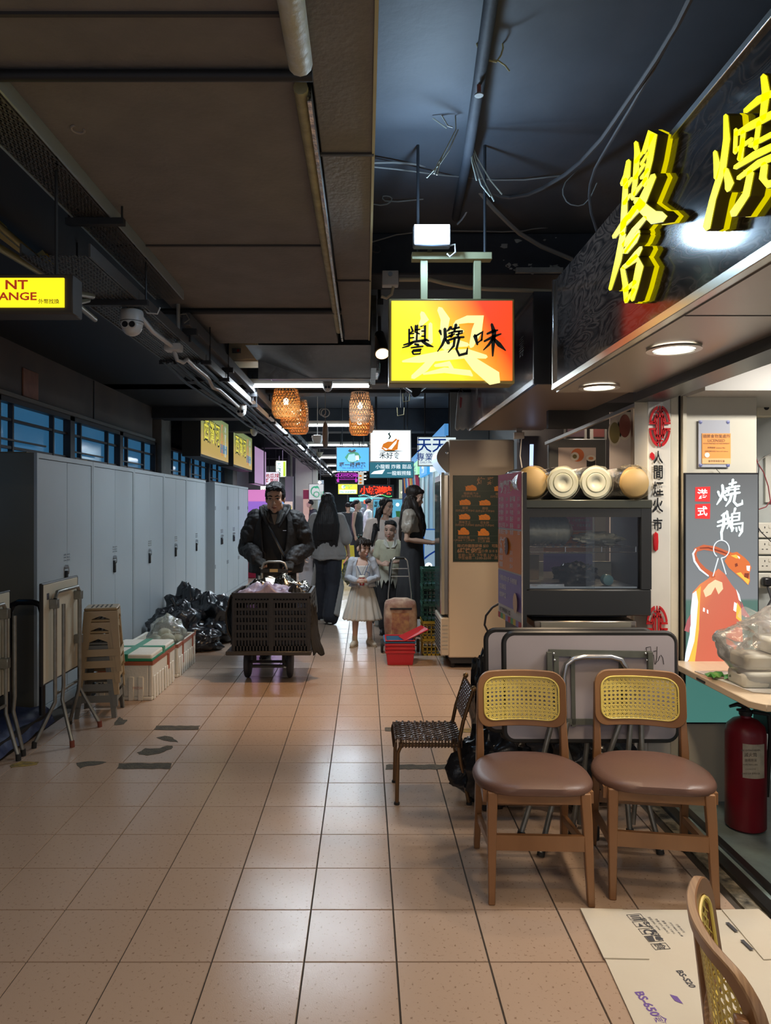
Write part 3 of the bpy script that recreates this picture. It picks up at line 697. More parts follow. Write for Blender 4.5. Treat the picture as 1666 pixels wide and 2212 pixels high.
a0 = W(846,822,SY); a1 = W(1107,650,SY); w_, h_ = a1.x-a0.x, a1.z-a0.z
lb = thing('light_box_sign', 'glowing yellow to red light box sign with three black brush characters', 'sign', (a0.x+w_/2, SY, a0.z))
mg = gradmat('sign_face', [(0,(1,.93,.02)),(.42,(1,.72,.02)),(.62,(.95,.33,.02)),(.80,(.86,.045,.005))], (1,0,.55), w_*-.5, w_*.5+h_*.55, 1.15)
B(a0.x-.012,a1.x+.012,SY+.004,SY+.12,a0.z-.014,a1.z+.012).build('box_frame', m_signframe, lb, bevel=.004)
B(a0.x,a1.x,SY-.002,SY+.003,a0.z,a1.z).build('lit_face', mg, lb)
frs = ((a0.x,SY-.003,a0.z),(1,0,0),(0,0,1))
mb = MB(); ps = lambda x, y: ((x-846)*SY/FPX, (822-y)*SY/FPX)
for P, wd in (
    (((912,677),(918,690),(908,702)),(10,18,8)), (((918,712),(900,725),(895,738),(930,742)),(6,16,18,6)),
    (((950,668),(962,690),(958,720),(962,752)),(12,20,16,14)), (((985,697),(1010,690),(1035,690),(1030,715),(1018,748)),(8,16,26,22,10)),
    (((968,720),(990,714),(1000,716)),(6,12,6)), (((962,752),(990,742),(1010,745)),(8,16,8)),
    (((870,781),(905,776),(960,768),(1010,764),(1050,771)),(4,16,22,20,8)), (((940,770),(918,795),(892,815)),(14,16,10)),
    (((1008,770),(1030,790),(1068,818)),(14,26,34)), (((940,790),(970,786),(978,800)),(6,12,8)), (((915,808),(960,800),(1015,806),(1020,812)),(4,12,12,4)),
    (((930,700),(930,740)),(8,10)), (((985,700),(990,745)),(12,10))):
    mb.stroke([ps(*p) for p in P], [w*SY/FPX for w in wd], frs, .0012)
mb.build('pale_brush_mark', glow('sign_pale_yellow', (1,.88,.32), 1.05), lb)
mb = MB(); fb = ((a0.x,SY-.006,a0.z),(1,0,0),(0,0,1)); K = SY/FPX
YU = [(((888,706),(892,716),(884,722)),(3,5,2)),(((884,712),(884,740)),(4,4)),(((886,722),(894,721)),(3,3)),(((886,731),(894,730)),(3,3)),
 (((898,704),(897,718),(906,722)),(4,4,3)),(((902,703),(900,735)),(3,4)),(((907,712),(897,714)),(3,3)),
 (((909,706),(918,704),(918,738)),(3,5,4)),(((911,716),(917,716)),(3,3)),(((911,727),(917,727)),(3,3)),
 (((872,746),(895,739),(922,735),(926,737)),(3,5,5,3)),(((892,740),(882,748),(869,752)),(5,4,2)),(((912,738),(924,746),(936,750)),(5,7,2)),
 (((896,744),(904,746)),(4,5)),(((888,752),(902,750),(914,749)),(3,4,3)),(((892,757),(910,755)),(3,3)),
 (((891,761),(893,766)),(4,3)),(((890,760),(909,758),(907,765)),(3,5,3)),(((894,766),(907,765)),(3,3))]
SHAO = [(((950,715),(953,724)),(6,3)),(((974,708),(966,716)),(7,3)),(((961,711),(962,730),(955,746),(945,760)),(6,7,5,2)),(((962,733),(969,742)),(4,7)),
 (((985,702),(981,717)),(6,4)),(((976,712),(992,708)),(4,4)),(((969,721),(984,717),(999,716)),(3,4,4)),(((977,718),(974,729)),(4,4)),(((970,726),(982,722)),(3,3)),(((992,716),(989,728)),(4,4)),(((985,724),(999,720)),(3,3)),
 (((968,736),(985,730),(1002,729)),(4,5,4)),(((982,733),(980,748),(968,762)),(5,5,2)),(((992,731),(986,755),(992,768),(1008,764),(1010,752)),(5,5,6,6,2)),(((966,729),(978,726)),(3,3))]
WEI = [(((1026,726),(1031,745)),(8,4)),(((1027,727),(1042,718),(1040,736)),(4,7,4)),(((1032,741),(1041,734)),(3,3)),
 (((1052,722),(1066,716),(1075,714)),(4,6,3)),(((1046,738),(1065,728),(1082,722)),(4,6,3)),(((1062,701),(1067,718),(1065,745),(1064,770)),(5,9,7,3)),(((1064,732),(1056,745),(1044,757)),(5,5,2)),(((1066,732),(1078,745),(1092,758)),(5,9,2))]
for S in (YU, SHAO, WEI):
    for P, wd in S: mb.stroke([ps(*p) for p in P], [w*K*1.12 for w in wd], fb, .0015)
mb.build('brush_characters', mat('ink_black', (.012,.010,.008), .5), lb)
bz = W(0,551,SY).z
for x in (918,1035): xx = (x-VX)*SY/FPX; B(xx-.017,xx+.017,SY+.04,SY+.07,a1.z,bz).build('post', m_post, lb, bevel=.002)
B(W(891,0,SY).x,W(1066,0,SY).x,SY+.03,SY+.08,bz-.008,bz+.026).build('top_rail', m_post, lb, bevel=.002)
for x in (905,1052): xx = (x-VX)*SY/FPX; MB().cyl((xx,SY+.055,bz),(xx,SY+.055,3.2),.007,n=8).build('hanging_rod', m_dark, lb)
ft = thing('flood_light', 'bright white square flood light on the sign post rail', 'lamp', W(934,525,3.25))
c0 = W(893,531,3.26); c1 = W(974,484,3.26)
B(c0.x,c1.x,3.26,3.31,c0.z,c1.z).build('body', mat('flood_body', (.12,.14,.17), .4), ft, bevel=.006)
B(c0.x+.006,c1.x-.006,3.252,3.261,c0.z+.010,c1.z-.005).build('lamp_face', glow('flood_face', (.80,.92,1.), 22.), ft)
MB().bar((.30,3.29,c0.z+.01),(.30,3.35,bz+.02),.02,.006).build('bracket', m_dark, ft)
MB().tube([W(966,532,3.28),W(983,528,3.28),W(984,545,3.28),W(972,555,3.28),W(966,548,3.28)], .004, 6).build('cable', mat('cable_white', (0,0,0)), ft)
# ---- roast shop fascia, x = .94 plane, running along the aisle
FX = .94; z0, z1 = 2.08, 2.62
def wood_lam():
    m = mat('fascia_laminate', (.028,.024,.022), .115, spec=.45); nt = m.node_tree; b = nt.nodes['Principled BSDF']
    tc = nt.nodes.new('ShaderNodeTexCoord'); mp = nt.nodes.new('ShaderNodeMapping'); mp.inputs['Scale'].default_value = (1,1.2,4.5); nt.links.new(tc.outputs['Object'], mp.inputs[0])
    w = nt.nodes.new('ShaderNodeTexNoise'); w.inputs['Scale'].default_value = 2.2; w.inputs['Detail'].default_value = 2; w.inputs['Distortion'].default_value = 1.2; nt.links.new(mp.outputs[0], w.inputs['Vector'])
    ml = nt.nodes.new('ShaderNodeMath'); ml.operation = 'MULTIPLY'; ml.inputs[1].default_value = 22; nt.links.new(w.outputs[0], ml.inputs[0])
    fr = nt.nodes.new('ShaderNodeMath'); fr.operation = 'PINGPONG'; fr.inputs[1].default_value = 1; nt.links.new(ml.outputs[0], fr.inputs[0])
    r = nt.nodes.new('ShaderNodeValToRGB'); r.color_ramp.elements[0].color = (.014,.012,.012,1); r.color_ramp.elements[1].color = (.085,.062,.050,1); nt.links.new(fr.outputs[0], r.inputs[0])
    nt.links.new(r.outputs[0], b.inputs['Base Color']); return m
fa = thing('shop_fascia', 'glossy dark wood laminate fascia with big glowing yellow characters', 'sign', (FX,2,z0))
B(FX,FX+.10,.3,3.53,z0+.02,z1).build('laminate_board', wood_lam(), fa)
B(FX-.012,FX+.12,.3,2.36,z1,z1+.022).build('top_trim', m_alu, fa, bevel=.002)
B(FX-.014,FX+.02,.3,3.545,z0-.002,z0+.028).build('bottom_trim', mat('trim_brushed', (.62,.60,.52), .25, 1.), fa, bevel=.002)
B(FX-.012,FX+.10,3.53,3.55,z0,z1+.005).build('end_trim', m_steel, fa, bevel=.002)
# brush characters, drawn in the photograph's frame and laid on the fascia plane
XF = FX-.050
def onf(px, py, X=XF):
    Y = X*FPX/(px-VX); return (Y, EYE-(py-VY)*Y/FPX)
m_yel = glow('channel_yellow', (1,.93,.0), 1.25); m_side = mat('channel_side', (.10,.075,.0), .5)
m_yback = glow('channel_back_glow', (1,.85,.0), .55)  # yellow reflection round the letters, built as a glowing outline
YB = [ # strokes of the first big character: (points, widths in photograph pixels)
 (((1358,348),(1354,380),(1344,398)),(10,15,10)), (((1352,388),(1348,470),(1345,505)),(11,14,11)), (((1352,405),(1366,385)),(9,7)), (((1348,440),(1362,420)),(8,6)), (((1350,478),(1365,462)),(8,6)),
 (((1374,308),(1377,330),(1372,395),(1366,430)),(9,13,11,8)), (((1373,350),(1388,330)),(8,6)), (((1372,385),(1392,355)),(8,7)), (((1370,420),(1396,385)),(8,7)),
 (((1390,330),(1408,285),(1412,290),(1404,345),(1392,400)),(9,17,16,13,10)), (((1385,355),(1400,330)),(7,6)), (((1385,385),(1400,365)),(7,6)),
 (((1326,512),(1350,480),(1385,440),(1412,380)),(9,15,19,13)), (((1346,505),(1336,560),(1318,625)),(13,14,7)),
 (((1375,432),(1392,452),(1412,470),(1432,468)),(17,24,30,22)), (((1358,470),(1372,448)),(10,12)),
 (((1347,530),(1370,498),(1394,470)),(9,13,9)), (((1348,545),(1380,500)),(8,8)),
 (((1352,545),(1372,520),(1380,506)),(9,11,7)), (((1356,570),(1376,548),(1385,535)),(9,13,8)),
 (((1345,580),(1352,620),(1352,650)),(10,13,8)), (((1347,578),(1376,556),(1382,575),(1372,620),(1366,648)),(9,17,17,14,8)), (((1350,628),(1372,608)),(9,9)), (((1352,652),(1370,625)),(8,7)),
]
SB = [
 (((1545,328),(1549,355),(1546,385)),(9,15,8)), (((1568,250),(1570,300),(1562,360),(1540,430),(1526,492)),(10,15,15,14,17)), (((1568,366),(1576,396),(1572,410)),(12,20,12)),
 (((1590,280),(1588,330)),(9,9)), (((1650,165),(1655,200),(1648,255)),(14,18,14)), (((1610,240),(1640,215),(1672,200)),(11,16,14)), (((1590,290),(1625,270),(1672,245)),(10,17,16)),
 (((1606,285),(1600,345)),(11,11)), (((1590,325),(1625,300)),(9,9)), (((1640,265),(1632,320)),(11,11)), (((1620,315),(1668,290)),(10,12)), (((1588,362),(1630,335),(1672,315)),(10,16,15)),
 (((1595,385),(1640,352),(1690,330)),(10,15,16)), (((1622,372),(1612,420),(1584,462)),(15,16,17)), (((1652,355),(1648,385),(1658,398),(1690,392)),(15,17,17,15)), (((1596,345),(1606,300)),(8,8)),
]
def channel(label, S):
    pts_all = [onf(*p) for P, _ in S for p in P]; cy = sum(p[0] for p in pts_all)/len(pts_all); cz = min(p[1] for p in pts_all)
    t = thing('channel_letter', label, 'letter', (FX, cy, cz))
    def outline(P, wd, dw):
        L = []; R = []; N = len(P)
        for i in range(N):
            a = P[max(i-1,0)]; b = P[min(i+1,N-1)]; dx, dy = b[0]-a[0], b[1]-a[1]; l = math.hypot(dx,dy) or 1; w = wd[i]/2+dw
            L.append((P[i][0]-dy/l*w, P[i][1]+dx/l*w)); R.append((P[i][0]+dy/l*w, P[i][1]-dx/l*w))
        def cp(p, q, w): dx, dy = p[0]-q[0], p[1]-q[1]; l = math.hypot(dx,dy) or 1; return (p[0]+dx/l*w*.45, p[1]+dy/l*w*.45)
        return R, cp(P[-1],P[-2],wd[-1]+dw), L, cp(P[0],P[1],wd[0]+dw)
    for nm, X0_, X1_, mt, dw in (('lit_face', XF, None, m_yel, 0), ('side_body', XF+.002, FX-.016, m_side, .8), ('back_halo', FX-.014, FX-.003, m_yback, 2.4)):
        mb = MB()
        for P, wd in S:
            R, ce_, L, cs_ = outline(P, wd, dw); N = len(P)
            q = [onf(*c) for c in R+[ce_]+L[::-1]+[cs_]]; n = len(q)
            A = [V(X0_, y, z) for y, z in q]; off = N+1
            fs = [(i, i+1, off+(N-2-i), off+(N-1-i)) for i in range(N-1)]+[(N-1, N, off),(0, off+N-1, n-1)]
            mb.add(A, fs)
            if X1_ is not None:
                Bv = [V(X1_, y, z) for y, z in q]; mb.add(A+Bv, [(i,(i+1)%n,n+(i+1)%n,n+i) for i in range(n)])
        mb.build(nm, mt, t)
    return t
channel('large glowing yellow brush character nearer the far end of the fascia', YB)
channel('large glowing yellow brush character cut by the right photo edge', SB)
# soffit with downlights
so = thing('fascia_soffit', 'brushed steel soffit under the fascia holding round downlights', 'soffit', (1.2,2,z0))
MB().box(FX+.02,1.44,.3,3.58,z0-.006,z0+.004).build('sheet', mat('soffit_steel', (.40,.35,.31), .34, .9, bump=(14,.06,(1,30,1))), so)
B(FX+.02,1.44,2.14,2.144,z0-.0075,z0-.005).build('joint', m_dark, so)
for yy, lab in ((3.40,'far round warm downlight in the fascia soffit'),(2.577,'near round warm downlight in the fascia soffit')):
    t = thing('down_light', lab, 'downlight', (1.115,yy,z0-.01))
    MB().lathe([(.073,0),(.095,0),(.092,.008),(.073,.006)], (1.115,yy,z0-.016), 32).build('trim_ring', m_alu, t, smooth=True)
    MB().lathe([(0,0),(.073,0)], (1.115,yy,z0-.011), 32).build('lens', glow('downlight_lens', (1,.90,.72), 9.), t)
# ---- second fascia (sushi stall), dark glossy
f2 = thing('shop_fascia', 'dark glossy purple black fascia of the second stall', 'sign', (.9,5,2.16))
B(.90,1.30,3.76,6.06,2.16,2.62).build('board', mat('fascia_purple', (.050,.030,.038), .12, coat=.4), f2)
B(.885,.905,3.75,6.08,2.145,2.175).build('bottom_trim', m_black, f2); B(.885,.905,3.75,6.08,2.61,2.63).build('top_trim', m_dark, f2)
B(.885,1.32,3.745,3.765,2.145,2.63).build('end_panel', mat('panel_black', (.02,.019,.02), .3), f2)
for yy, s in ((4.1,'壽'),(5.75,'小')):
    t = MB(); t.text(s, ((.898,yy,2.42),(0,-1,0),(0,0,1)), .13, .0); t.build('faded_character', mat('fascia_char', (.015,.012,.014), .4), f2)
B(.91,1.5,3.76,6.06,2.150,2.158).build('soffit', mat('soffit_brown', (.30,.24,.20), .4, .4), f2)
# glowing letters seen behind the fascia end
o = MB(); o.text('V', (W(1052,848,7.545)+V(0,0,0),(1,0,0),(0,0,1)), .17, .02, .03); o.text('立', (W(1074,848,7.545),(1,0,0),(0,0,1)), .10, .02, .02)
o = o.build('neon_letters', glow('neon_cyan', (.5,1.,.95), 1.6)); tag(setorigin(o, W(1060,850,7.5)), 'pale cyan glowing letters behind the end of the dark fascia', 'sign')
B(W(1035,0,7.6).x,W(1100,0,7.6).x,7.55,7.6,W(0,870,7.6).z,3.0).build('neon_board', m_black)
tag(bpy.data.objects['neon_board'], 'small black board carrying the cyan glowing letters', 'sign')
# column ornaments
def emblem(cx, cz, r, y, label):
    t = thing('lucky_emblem', label, 'emblem', (cx, y, cz)); sx = .52
    R = lambda a: (cx+math.cos(a)*r*sx, cz+math.sin(a)*r)
    m = mat('emblem_red', (.50,.015,.02), .2); mb = MB()
    def arc(a0_, a1_, r0, r1, n=10):
        A = [(cx+math.cos(a0_+(a1_-a0_)*i/n)*r1*sx, cz+math.sin(a0_+(a1_-a0_)*i/n)*r1) for i in range(n+1)]
        Bq = [(cx+math.cos(a0_+(a1_-a0_)*i/n)*r0*sx, cz+math.sin(a0_+(a1_-a0_)*i/n)*r0) for i in range(n+1)]
        for i in range(n): mb.poly([A[i], A[i+1], Bq[i+1], Bq[i]], ((0,y,0),(1,0,0),(0,0,1)), .006)
    for k in range(4):
        c_ = PI/4+k*PI/2; arc(c_-.56, c_+.56, r*.84, r); arc(c_-.42, c_+.42, r*.50, r*.62)
        for s in (-1, 1):
            a_ = c_+s*.5; p0 = (cx+math.cos(a_)*r*.9*sx, cz+math.sin(a_)*r*.9); p1 = (cx+math.cos(a_)*r*.52*sx, cz+math.sin(a_)*r*.55)
            if s == 1: mb.bar((p0[0],y-.003,p0[1]),(p1[0],y-.003,p1[1]),.006,.006,(0,1,0))
    bar = lambda x0,x1,z0_,z1_: mb.box(cx+x0*r*sx,cx+x1*r*sx,y-.006,y,cz+z0_*r,cz+z1_*r)
    bar(-.2,.2,.42,.50); bar(-.2,.2,-.5,-.42); bar(-.2,-.1,-.5,.5); bar(.1,.2,-.5,.5); bar(-.05,.05,.5,.98); bar(-.05,.05,-.98,-.5); bar(-.28,.28,.66,.74); bar(-.28,.28,-.74,-.66)
    bar(-.98,-.3,.09,.19); bar(.3,.98,.09,.19); bar(-.98,-.3,-.19,-.09); bar(.3,.98,-.19,-.09); bar(-.38,-.28,-.6,.6); bar(.28,.38,-.6,.6)
    mb.build('fretwork', m, t); return t
c = W(1424,921,3.6); emblem(c.x, c.z, .105, 3.594, 'upper round red fretwork emblem on the white column')
c = W(1418,1352,3.6); emblem(c.x, c.z, .105, 3.594, 'lower red round emblem half hidden behind the folded tables')
cc = thing('column_lettering', 'vertical black brush characters down the white column', 'lettering', W(1424,1000,3.6))
for s, py, sz in (('人',988,.068),('間',1020,.074),('煙',1056,.076),('火',1091,.078),('市',1132,.068)):
    mb = MB(); p = W(1421 if py < 1080 else 1420, py, 3.6); mb.text(s, ((p.x,3.5935,p.z),(1,0,0),(0,0,1)), sz, .0012, .02, sx=.72); mb.build('character', mat('lacquer_black', (.012,.012,.012), .25), cc)
o = MB(); o.poly([(0,.02),(.012,.008),(.014,-.012),(.004,-.022),(-.010,-.006),(-.008,.012)], (W(1409,985,3.595),(1,0,0),(0,0,1)), -.004)
o.build('red_seal', mat('emblem_red', (0,0,0)), cc)
o = MB(); o.lathe([(0,-.05),(.012,-.04),(.014,0),(.012,.04),(0,.05)], W(1417,1170,3.592), 12, sy=.3); o.build('red_seal', mat('emblem_red', (0,0,0)), cc, smooth=True)
# ---- roast goose backlit poster
YP = 3.615
g0 = W(1474,1560,YP); g1 = W(1633,1022,YP)
gp = thing('goose_poster', 'tall backlit poster of a hanging roast goose with white brush characters', 'poster', ((g0.x+g1.x)/2, YP, g0.z))
B(g0.x,g1.x,YP-.028,YP+.005,g0.z,g1.z).build('frame', m_black, gp)
gg = gradmat('poster_ground', [(0,(.06,.20,.17)),(.49,(.06,.17,.14)),(.50,(.22,.24,.26)),(.85,(.17,.19,.20)),(1,(.08,.09,.10))], (0,0,1), 0, g1.z-g0.z, .75)
yy = YP-.031
MB().box(g0.x+.006,g1.x-.006,yy+.001,yy+.003,g0.z+.008,g1.z-.008).build('lit_face', gg, gp)
pfr = ((0,yy-.0005,0),(1,0,0),(0,0,1))
def P2(px, py): q = W(px, py, YP-.03); return (q.x, q.z)
def art(name, m, polys, lift=0):
    mb = MB()
    for p in polys: mb.poly([P2(*q) for q in p], ((0,yy-.0005-lift,0),(1,0,0),(0,0,1)))
    return mb.build(name, m, gp)
ski = lambda n, c: glow(n, c, .85)
body = [(1552,1228),(1566,1240),(1580,1262),(1594,1280),(1601,1310),(1603,1350),(1606,1400),(1612,1437),(1478,1437),(1482,1410),(1490,1370),(1492,1320),(1496,1280),(1512,1262),(1530,1250),(1541,1238)]
gm = gradmat('goose_skin', [(0,(.95,.22,.05)),(.35,(.60,.10,.05)),(.7,(.58,.12,.06)),(1,(.85,.26,.06))], (-.9,0,.5), .02, .50, .95)
art('goose_body', gm, [body])
art('goose_light_edge', ski('goose_edge', (.75,.90,1.)), [[(1496,1282),(1504,1276),(1508,1300),(1504,1350),(1500,1385),(1488,1425),(1478,1437),(1481,1410),(1490,1370),(1492,1320)]], .0006)
art('goose_orange_edge', ski('goose_orange', (1.,.50,.08)), [[(1504,1276),(1514,1266),(1512,1300),(1510,1360),(1505,1400),(1500,1437),(1485,1437),(1500,1385),(1504,1350),(1508,1300)],[(1592,1300),(1601,1315),(1602,1345),(1590,1335)]], .0007)
art('goose_breast', ski('goose_breast', (.95,.62,.38)), [[(1530,1262),(1545,1252),(1560,1258),(1562,1272),(1552,1284),(1545,1268),(1536,1284),(1524,1290),(1519,1276)]], .0008)
art('goose_wing', ski('goose_wing', (.40,.12,.13)), [[(1601,1298),(1610,1318),(1620,1332),(1611,1334),(1602,1328)],[(1492,1326),(1484,1340),(1478,1362),(1488,1366),(1492,1350)]], .0008)
art('goose_glints', ski('goose_glint', (1,.95,.95)), [[(1586,1300),(1592,1304),(1590,1322),(1584,1318)],[(1519,1312),(1523,1314),(1522,1322),(1518,1320)],[(1527,1316),(1530,1318),(1530,1326),(1527,1324)],[(1590,1272),(1597,1284),(1601,1300),(1596,1296)]], .001)
mb = MB()
neck = [(1541,1244),(1522,1232),(1507,1216),(1500,1200),(1503,1188),(1520,1182),(1545,1186),(1565,1194),(1585,1202)]
mb.stroke([P2(*p) for p in neck], [.026,.024,.022,.020,.022,.026,.027,.026,.030], ((0,yy-.001,0),(1,0,0),(0,0,1)), .0005); mb.build('goose_neck', ski('goose_neck', (.52,.13,.06)), gp)
mb = MB(); mb.stroke([P2(*p) for p in ((1530,1244),(1512,1230),(1500,1212),(1497,1196),(1503,1186))], [.007,.009,.010,.010,.006], ((0,yy-.0018,0),(1,0,0),(0,0,1)), .0002); mb.build('goose_neck_light', ski('goose_edge', (0,0,0)), gp)
mb = MB(); mb.stroke([P2(*p) for p in ((1512,1184),(1530,1183),(1560,1192),(1575,1198))], [.005,.008,.008,.004], ((0,yy-.0018,0),(1,0,0),(0,0,1)), .0002); mb.build('goose_neck_dark', ski('goose_dark', (.22,.05,.03)), gp)
art('goose_head', ski('goose_head', (.62,.16,.05)), [[(1574,1196),(1592,1192),(1608,1204),(1618,1214),(1623,1226),(1619,1238),(1620,1256),(1616,1264),(1604,1252),(1590,1240),(1574,1226),(1565,1212)]], .0012)
art('goose_head_light', ski('goose_orange', (0,0,0)), [[(1590,1238),(1604,1250),(1616,1263),(1619,1252),(1608,1246),(1600,1236)],[(1578,1200),(1590,1198),(1600,1206),(1590,1206)]], .0016)
art('goose_eye', ski('goose_dark', (0,0,0)), [[(1587,1218),(1592,1216),(1594,1222),(1588,1225)],[(1608,1238),(1618,1238),(1616,1250),(1607,1246)]], .002)
art('goose_head_glints', ski('goose_glint', (0,0,0)), [[(1612,1222),(1620,1222),(1619,1234),(1613,1232)],[(1592,1200),(1598,1203),(1597,1208)]], .002)
mb = MB(); hk = [(1558+17*math.cos(a*PI/10), 1186+19*math.sin(a*PI/10)) for a in range(-13,6)]
fr2 = ((0,yy-.0026,0),(1,0,0),(0,0,1))
mb.stroke([P2(*p) for p in hk], [.005]*len(hk), fr2, .0005); mb.stroke([P2(1551,1206),P2(1540,1244)], [.006,.005], fr2, .0005); mb.stroke([P2(1558,1206),P2(1568,1240)], [.006,.005], fr2, .0005)
mb.build('hook', ski('hook_white', (.72,.80,.85)), gp)
def K2(S, sc=1.): 
    mb = MB()
    for P, wd in S: mb.stroke([P2(*p) for p in P], [w*.00234*sc for w in wd], fr2, .0005)
    return mb
SH = [(((1551,1062),(1554,1072)),(5,3)),(((1574,1056),(1565,1066)),(5,3)),(((1560,1048),(1562,1062),(1556,1078),(1548,1090)),(5,6,5,2)),(((1562,1070),(1568,1080)),(4,6)),
 (((1583,1036),(1581,1050)),(5,4)),(((1575,1046),(1590,1042)),(4,4)),(((1568,1055),(1582,1052),(1597,1050)),(3,4,4)),(((1575,1052),(1573,1064)),(4,4)),(((1588,1050),(1587,1062)),(4,4)),(((1567,1060),(1580,1058)),(3,3)),(((1582,1058),(1596,1056)),(3,3)),
 (((1568,1070),(1584,1066),(1598,1064)),(4,5,4)),(((1580,1068),(1576,1082),(1567,1094)),(5,5,2)),(((1588,1066),(1585,1084),(1592,1092),(1603,1088),(1603,1080)),(5,5,6,5,2))]
GO = [(((1571,1106),(1558,1114)),(5,3)),(((1550,1128),(1566,1122),(1578,1118)),(4,5,3)),(((1563,1110),(1563,1135),(1558,1150),(1559,1166)),(5,6,5,4)),(((1549,1137),(1572,1130)),(3,5)),(((1570,1104),(1573,1125),(1582,1146)),(4,6,4)),(((1580,1124),(1570,1142)),(4,2)),
 (((1588,1098),(1585,1108)),(5,3)),(((1581,1110),(1581,1142)),(4,4)),(((1581,1110),(1597,1108),(1596,1122)),(3,5,4)),(((1583,1117),(1595,1116)),(3,3)),(((1583,1125),(1597,1123)),(3,3)),(((1582,1133),(1604,1130),(1602,1148),(1596,1158)),(3,5,5,3)),(((1584,1140),(1580,1148)),(4,3)),(((1590,1140),(1591,1148)),(4,3)),(((1596,1138),(1598,1146)),(4,3))]
K2(SH+GO, 1.15).build('white_characters', ski('poster_white', (.85,1.,1.)), gp)
for s, x, y in (('港',1518,1067),('式',1518,1104)):
    rb = MB(); a_ = P2(x-16.5,y+16); b_ = P2(x+16.5,y-16); rb.poly([(a_[0],a_[1]),(b_[0]-.002,a_[1]-.002),(b_[0],b_[1]),(a_[0]+.001,b_[1]-.003)], ((0,yy-.001,0),(1,0,0),(0,0,1))); rb.build('red_seal', glow('poster_red', (.75,.04,.04), .9), gp)
    p = W(x,y,YP-.033); mb = MB(); mb.text(s, ((p.x,yy-.002,p.z),(1,0,0),(0,0,1)), .052, 0, .02); mb.build('seal_character', glow('poster_white', (0,0,0)), gp)
# licence in a plastic sleeve
lc = thing('licence_sheet', 'orange licence sheet in a clear sleeve on the cream wall', 'notice', W(1545,960,3.6))
mt_ = Matrix.Rotation(-.05, 4, 'Y')
a_ = W(1511,1009,3.6); b_ = W(1579,907,3.6)
B(a_.x,b_.x,3.608,3.611,a_.z,b_.z).build('sleeve', mat('sleeve_grey', (.42,.44,.50), .15, coat=.5), lc)
a2 = W(1518,1002,3.6); b2 = W(1580,936,3.6)
B(a2.x,b2.x,3.605,3.608,a2.z,b2.z).build('sheet', mat('licence_orange', (.78,.30,.06), .5), lc)
B(a2.x,b2.x,3.6045,3.606,a2.z,a2.z+.028).build('sheet_foot', mat('licence_pale', (.75,.45,.20), .5), lc)
mb = MB()
for i, (s, sz, dz) in enumerate((('領牌食物業處所',.020,.140),('LICENSED',.020,.118),('FOOD PREMISES ESTABLISHMENT',.009,.103),('牌照編號 Licence No.',.010,.082),('店舖名稱及地址 Name and address',.008,.064),('食物環境衞生署',.012,.014))):
    mb.text(s, (((a2.x+b2.x)/2,3.604,a2.z+dz),(1,0,0),(0,0,1)), sz, 0)
mb.build('print', mat('print_brown', (.16,.07,.03), .6), lc, kind='stuff')
MB().lathe([(0,0),(.013,0)], (a2.x+.025,3.6035,a2.z+.045), 16, axis='y').build('round_logo', mat('paper_white', (.7,.7,.68), .6), lc)
mb = MB()
for x in (a_.x+.01,b_.x-.01):
    for z in (a_.z+.01,b_.z-.01): mb.lathe([(0,-.002),(.009,0)], (x,3.606,z), 10, axis='y')
mb.build('corner_dots', mat('dot_blue', (.12,.14,.32), .4), lc)
o = MB().tube([W(1545,1010,3.6),W(1550,1016,3.6),W(1558,1024,3.6)], .0015, 5).build('hanging_wire', m_cable); tag(o, 'thin wire and nail holding up the goose poster', 'wire')
# ================================================================ LEFT SIDE: lockers, folded tables, stools, boxes, bags
m_lock = mat('locker_grey', (.41,.46,.49), .42, nz=(1.2,.12), spec=.5)
m_lock_shade = mat('locker_side', (.15,.15,.125), .5, nz=(2,.25))  # shade of the side panel put into a dark copy of the grey
m_chrome = mat('chrome_worn', (.55,.56,.58), .25, .9)
XFR = -2.30
def locker(y0, y1, label, grp, hinges=False, h=1.88):
    t = thing('steel_locker', label, 'locker', (XFR-.22, (y0+y1)/2, 0), grp)
    B(XFR-.44,XFR-.022,y0,y1,.0,h).build('body', m_lock_shade if not hinges else m_lock, t, bevel=.003)
    for (a, b, c, d_) in ((y0,y0+.028,.02,h),(y1-.028,y1,.02,h)): B(XFR-.022,XFR,a,b,c,d_).build('frame_stile', m_lock, t)
    B(XFR-.022,XFR,y0+.028,y1-.028,h-.035,h).build('frame_rail', m_lock, t); B(XFR-.022,XFR,y0+.028,y1-.028,.0,.07).build('frame_rail', m_lock, t)
    ym = (y0+y1)/2
    for a, b, s in ((y0+.032,ym-.002,1),(ym+.002,y1-.032,-1)):
        dd = B(XFR-.020,XFR-.004,a,b,.074,h-.039).build('door', m_lock, t, bevel=.002)
        if s == 1 or hinges:
            yh = b-.035 if s == 1 else a+.035
            mb = MB()
            for r in range(3):
                for q in (-.045,-.018,.018,.045): mb.box(XFR-.005,XFR-.001,yh+.03+q-.009,yh+.03+q+.009,1.085+r*.022,1.095+r*.022)
            mb.build('vent_slots', m_chrome, dd, kind='stuff')
            B(XFR-.006,XFR+.016,yh-.012,yh+.016,.90,1.01).build('handle', m_black, dd, bevel=.004)
            MB().lathe([(.0,.028),(.014,.026),(.016,0)], (XFR-.004,yh+.002,1.04), 12, axis='x').build('lock_knob', m_chrome, dd, smooth=True)
            if s == 1: MB().tube([(XFR+.022,yh+.002,1.04),(XFR+.024,yh+.003,1.0),(XFR+.02,yh+.004,.985)], .004, 5).build('key', m_chrome, dd)
        if hinges:
            yh = a+.01 if s == 1 else b-.01
            for z in (.55,1.45): B(XFR-.006,XFR+.002,yh-.01,yh+.01,z,z+.06).build('hinge', m_dark, dd)
    return t
ys = [5.0,6.035,7.11,8.17,9.2,10.3]
